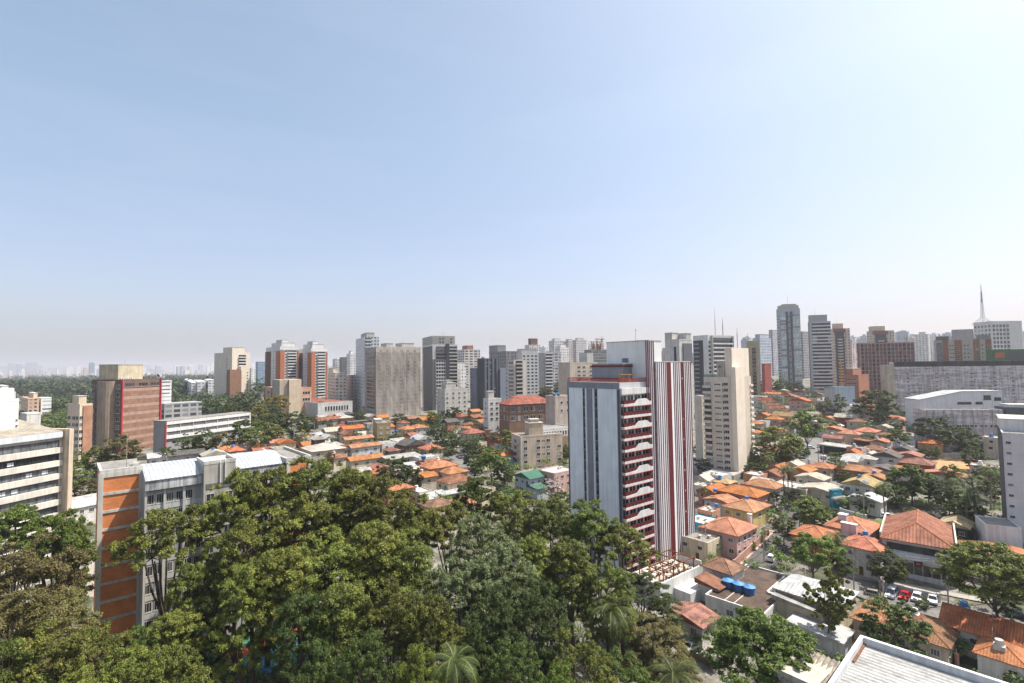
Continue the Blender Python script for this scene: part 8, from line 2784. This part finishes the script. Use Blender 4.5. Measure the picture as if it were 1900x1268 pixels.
# lattice mast on the ridge and thin far masts
def lattice(px, py0, py1, Y, w, label):
 p0, p1 = at(px, py0, Y), at(px, py1, Y)
 H_ = p1.z - p0.z
 o = empty('lattice_mast', label, 'mast', p0)
 st = paint((0.36, 0.38, 0.42), 0.6, 0.1)
 mb = MB()
 N = 14
 def wd(t): return w * 0.24 * (1 - t) + w * max(0, 1 - t / 0.16)
 for s in range(N):
  t0, t1 = s / N * 0.62, (s + 1) / N * 0.62
  a, b_ = wd(t0) / 2, wd(t1) / 2
  for sx, sy in ((1, 1), (1, -1), (-1, -1), (-1, 1)):
   mb.tube((sx * a, sy * a, H_ * t0), (sx * b_, sy * b_, H_ * t1), 0.2, 0.18, 4)
   nx, ny = (sx, -sy) if sx == sy else (-sx, sy)
   mb.tube((sx * a, sy * a, H_ * t0), (nx * b_, ny * b_, H_ * t1), 0.1, 0.1, 4)
   mb.tube((sx * a, sy * a, H_ * t0), (nx * a, ny * a, H_ * t0), 0.1, 0.1, 4)
 link('lattice_frame', mb.mesh('lattice_frame', [st]), o)
 mb = MB()
 mb.tube((0, 0, H_ * 0.55), (0, 0, H_ * 0.8), 0.8, 0.7, 8); mb.tube((0, 0, H_ * 0.8), (0, 0, H_ * 0.92), 0.5, 0.45, 6); mb.tube((0, 0, H_ * 0.92), (0, 0, H_), 0.35, 0.2, 5)
 for k in range(5):
  mb.tube((0, 0, H_ * (0.58 + 0.05 * k)), (0, 0, H_ * (0.585 + 0.05 * k) + 0.5), 1.2, 1.2, 8)
 link('antenna', mb.mesh('antenna', [st]), o)
lattice(1824, 602, 527, 640, 13, 'tall steel lattice television mast on the ridge at right')
for px, y0, y1, Y, lab in ((1342, 625, 590, 900, 'thin hazy mast left of the beige tower top'), (1369, 640, 609, 1000, 'hazy lattice mast between white and khaki towers'), (1388, 635, 618, 1000, 'short thin hazy mast above the khaki tower')):
 lattice(px, y0 + 20, y1, Y, 7, lab)
def crane(px, py, Y, h, jib, label, col):
 p = at(px, py, Y)
 o = empty('tower_crane', label, 'crane', p)
 m_ = paint(col, 0.6, 0.1)
 mb = MB()
 for sx in (-0.6, 0.6):
  for sy in (-0.6, 0.6):
   mb.box(sx - 0.12, sx + 0.12, sy - 0.12, sy + 0.12, 0, h)
 for k in range(int(h / 2)):
  mb.tube((-0.6, -0.6, 2 * k), (0.6, -0.6, 2 * k + 2), 0.08, 0.08, 4); mb.tube((0.6, 0.6, 2 * k), (-0.6, 0.6, 2 * k + 2), 0.08, 0.08, 4)
 link('tower', mb.mesh('tower', [m_]), o)
 mb = MB(); mb.box(-jib, jib * 0.35, -0.5, 0.5, h + 0.01, h + 0.9); mb.tube((0, 0, h + 0.9), (0, 0, h + 4), 0.3, 0.1, 4); mb.tube((0, 0, h + 4), (-jib * 0.9, 0, h + 0.9), 0.08, 0.08, 4); mb.tube((0, 0, h + 4), (jib * 0.3, 0, h + 0.9), 0.08, 0.08, 4)
 link('jib', mb.mesh('jib', [m_]), o)
 mb = MB(); mb.box(-0.8, 0.8, 0.51, 1.6, h - 1.6, h); link('cab', mb.mesh('cab', [m_]), o)
crane(1682, 636, 700, 6, 13, 'distant grey tower crane above the unfinished frame', (0.25, 0.25, 0.25))
crane(1562, 718, 430, 19, 1.5, 'yellow orange construction hoist tower beside the orange brick block', (0.55, 0.28, 0.04))
crane(1117, 645, 565, 9, 8, 'small reddish crane on the office block under construction', (0.40, 0.2, 0.14))

# mural on the slate roofed house
def mural():
 c = gpt(833, 790, 3)
 o = empty('mural_panel', 'bright multicoloured mural wall on the tree lined street', 'mural', c, R_(25))
 cols = [(0.6, 0.45, 0.02), (0.5, 0.03, 0.04), (0.03, 0.2, 0.45), (0.04, 0.35, 0.1), (0.6, 0.6, 0.58), (0.55, 0.1, 0.3)]
 r = random.Random(9)
 for row in range(3):
  for k in range(6):
   mb = MB(); mb.box(-4 + k * 1.3, -4 + k * 1.3 + 1.25, -0.1, 0.1, -2.2 + row * 1.3, -2.2 + row * 1.3 + 1.25)
   link('painted_field', mb.mesh('painted_field', [paint(cols[(k * 5 + row * 2 + r.randint(0, 2)) % 6], 0.9, 0.2)]), o)
mural()

# ------------------------------------------------------------------ hazy far city
def far_city():
 r = random.Random(17)
 warm = [((0.70, 0.66, 0.58), 'cream'), ((0.74, 0.73, 0.72), 'white'), ((0.55, 0.42, 0.35), 'tan'), ((0.42, 0.44, 0.48), 'grey'), ((0.60, 0.57, 0.53), 'pale')]
 def add(lx, rx, yt, Y, wall, label, group, a=40):
  cx = lx + (rx - lx) * r.uniform(0.3, 0.6)
  b = Block('tower_block', label, cx, lx, rx, yt, a=a, Y=Y, dl=r.uniform(14, 24), dr=(rx - lx) * Y / FPX * r.uniform(0.6, 0.8), mat=facade(wall, (0.10, 0.11, 0.13), 5.0, 3.2, 0.45, 0.45), parapet=0, cat='tower block', group=group)
  b.box('roof_room', b.wR * 0.25, b.wR * 0.75, b.wL * 0.2, b.wL * 0.7, b.h, b.h + r.uniform(2, 5), paint(wall, 0.9, 0.2))
 # beyond the park, near row then far rows
 for row, (n, Y0, Y1, y0, y1, w0, w1) in enumerate(((60, 2900, 3400, 686, 701, 5, 11), (46, 3600, 4400, 679, 690, 5, 12), (34, 4800, 6500, 675, 685, 8, 18))):
  for k in range(n):
   px = -15 + (715 if row else 690) * (k + r.uniform(0, 0.9)) / n
   w = r.uniform(w0, w1)
   wall, nm = warm[r.choice([0, 1, 1, 2, 3, 4]) if row == 0 else r.choice([1, 3, 3, 4])]
   yt = r.uniform(y0, y1) - 0.012 * (px - 100) * 0.5
   add(px, px + w, yt, r.uniform(Y0, Y1), wall, f'{nm} block in the {["front", "second", "farthest"][row]} hazy row of the city beyond the park', f'{["front", "second", "farthest"][row]} row of far city blocks')
 for lx, rx, yt, Y, wall, lab in ((40, 63, 673, 3900, (0.42, 0.45, 0.5), 'wide hazy grey slab with notched top, far left skyline'), (9, 20, 674, 3900, (0.45, 0.48, 0.52), 'hazy grey tower at the far left skyline edge'),
         (162, 172, 674, 3300, (0.20, 0.26, 0.34), 'hazy blue tower with a pointed roof room beyond the park'), (150, 160, 683, 3000, (0.55, 0.45, 0.42), 'pinkish twin slab in front of the hazy blue tower'), (22, 35, 676, 4000, (0.4, 0.46, 0.52), 'pale glassy tower in the far left skyline')):
  add(lx, rx, yt, Y, wall, lab, None)
 # ridge city behind the right half
 for k in range(70):
  px = 1380 + 525 * (k + r.uniform(0, 0.8)) / 70
  yt = 640 - 22 * r.random() if px < 1660 else 628 - 14 * r.random()
  if 1690 < px < 1780: yt += 4
  add(px, px + r.uniform(8, 18), yt, r.uniform(900, 1500), r.choice(warm)[0] if r.random() < 0.6 else (0.42, 0.45, 0.5), 'hazy pale block crowded on the far ridge at right', 'far ridge blocks at right', 60)
 for k in range(30):
  px = 1000 + 380 * (k + r.uniform(0, 0.8)) / 30
  add(px, px + r.uniform(6, 14), 660 - 18 * r.random(), r.uniform(900, 1600), r.choice(warm)[0], 'hazy block in the gap behind the striped and beige towers', 'far blocks behind the striped tower', 60)
 for k in range(34):
  px = 600 + 400 * (k + r.uniform(0, 0.8)) / 34
  add(px, px + r.uniform(7, 14), 683 - 18 * r.random(), r.uniform(750, 1300), r.choice(warm)[0], 'hazy mid-rise in the background between the central towers', 'far blocks behind the central towers', 55)
 # low blocks filling the slopes in front of the park and behind the towers
 for k in range(26):
  px = r.uniform(310, 640); py = r.uniform(722, 748)
  c = gpt(px, py)
  add(px, px + r.uniform(10, 26), py - r.uniform(5, 14), c.y, r.choice(warm)[0], 'low pale building among trees between park and avenue', 'low buildings among the park trees', 45)
far_city()

# small houses that fill the slopes between the bigger ones
def fillers():
 r = random.Random(31)
 occ = [(c.x, c.y, max(w, d) * 0.55) for _, c, w, d, _, _ in HOUSES]
 n = 0
 spots = [(590, 1050, 770, 850, 60, 'in the crowded middle slope'), (1400, 1700, 712, 800, 60, 'on the far right slope'), (1540, 1860, 790, 880, 26, 'around the dirt lot'), (1400, 1640, 830, 935, 26, 'along the pale street'),
   (1295, 1500, 880, 1010, 14, 'beside the side street'), (310, 640, 800, 850, 24, 'behind the metal roofed office'), (640, 900, 850, 930, 24, 'behind the grove crest')]
 rooflist = ['clay', 'clay', 'red', 'old', 'clay', 'gtin', 'btin', 'wtin', 'wflat', 'flat']
 nm = {'clay': 'orange clay', 'red': 'reddish clay', 'old': 'weathered clay', 'gtin': 'grey sheet', 'btin': 'beige sheet', 'wtin': 'white sheet', 'wflat': 'white flat', 'flat': 'grey flat'}
 for x0, x1, y0, y1, cnt, where in spots:
  for _ in range(cnt * 5):
   px, py = r.uniform(x0, x1), r.uniform(y0, y1)
   w, d, hw = r.uniform(5, 8), r.uniform(5, 9), r.uniform(3, 5.2)
   c = gpt(px, py, hw)
   rad = max(w, d) * 0.55
   if any((c.x - a) ** 2 + (c.y - b_) ** 2 < (rad + q) ** 2 * 0.80 for a, b_, q in occ): continue
   if on_road(c.x, c.y, 4.5) or keep_clear(c.x, c.y): continue
   rf = r.choice(rooflist)
   kind = 'flat' if 'flat' in rf else r.choice(['hip', 'gx', 'gy', 'gx'])
   wl = r.choice(['cream', 'white', 'white', 'beige', 'pink', 'grey', 'cream', 'salmon'])
   house(px, py, w, d, hw, kind, r.uniform(1.2, 1.9), wl, rf, f'small {wl} house with {nm[rf]} roof {where}', a=50 + r.uniform(-3, 3), group='small houses filling the slopes')
   occ.append((c.x, c.y, rad)); n += 1
   cnt -= 1
   if cnt <= 0: break
def _line(pix):
 P = [gpt(*p) for p in pix]
 out = []
 for a, b_ in zip(P[:-1], P[1:]):
  for k in range(12):
   out.append((a.x + (b_.x - a.x) * k / 12, a.y + (b_.y - a.y) * k / 12))
 return out
ROADPTS = sum([_line(p) for p in ([(1380, 1080), (1420, 1030), (1455, 985), (1490, 940), (1530, 905)], [(1555, 905), (1525, 868), (1515, 835), (1500, 805), (1440, 780), (1400, 765)], [(900, 905), (860, 862), (838, 835), (815, 812), (790, 795)], [(330, 858), (480, 832), (600, 806), (690, 786), (760, 778)], [(1560, 1078), (1640, 1106), (1745, 1135), (1900, 1165)])], [])
def on_road(x, y, m_):
 return any((x - a) ** 2 + (y - b_) ** 2 < (m_ + 5) ** 2 for a, b_ in ROADPTS)
CLEAR = []
for o in COL.objects:
 if o.parent is None and o.get('category') in ('building', 'warehouse', 'terrace', 'small building') and o.name.split('.')[0] not in ('tower_block', 'house'):
  for ch in o.children:
   if ch.name.split('.')[0] in ('wall', 'brick_wall', 'podium') and ch.type == 'MESH':
    bb = [ch.matrix_basis @ Vector(q) for q in ch.bound_box]
    M = Matrix.Translation(o.location) @ o.rotation_euler.to_matrix().to_4x4()
    CLEAR.append((M.inverted(), min(q.x for q in bb), max(q.x for q in bb), min(q.y for q in bb), max(q.y for q in bb)))
_lot = [gpt(*p) for p in [(1722, 872), (1822, 880), (1815, 849), (1735, 846)]]
_lx = sorted(p.x for p in _lot); _ly = sorted(p.y for p in _lot)
def keep_clear(x, y):
 if _lx[0] - 3 < x < _lx[-1] + 3 and _ly[0] - 3 < y < _ly[-1] + 3:
  return True
 for M, a, b_, c_, d_ in CLEAR:
  p = M @ Vector((x, y, 0))
  if a - 5 < p.x < b_ + 5 and c_ - 5 < p.y < d_ + 5:
   return True
 return False
fillers()

# ------------------------------------------------------------------ haze
def haze():
 mb = MB()
 mb.box(-8800, 8800, -350, 15500, -1.5, 190)
 mt = bpy.data.materials.new('haze')
 mt.use_nodes = True
 nt = mt.node_tree
 nt.nodes.clear()
 out = nt.nodes.new('ShaderNodeOutputMaterial')
 pv = nt.nodes.new('ShaderNodeVolumePrincipled')
 pv.inputs['Color'].default_value = (0.72, 0.72, 0.80, 1)
 pv.inputs['Density'].default_value = HAZE_DENSITY
 pv.inputs['Anisotropy'].default_value = 0.25
 nt.links.new(pv.outputs['Volume'], out.inputs['Volume'])
 o = link('haze', mb.mesh('haze', [mt]))
 o['kind'] = 'stuff'
 o['label'] = 'thin pale haze over the whole city'
haze()
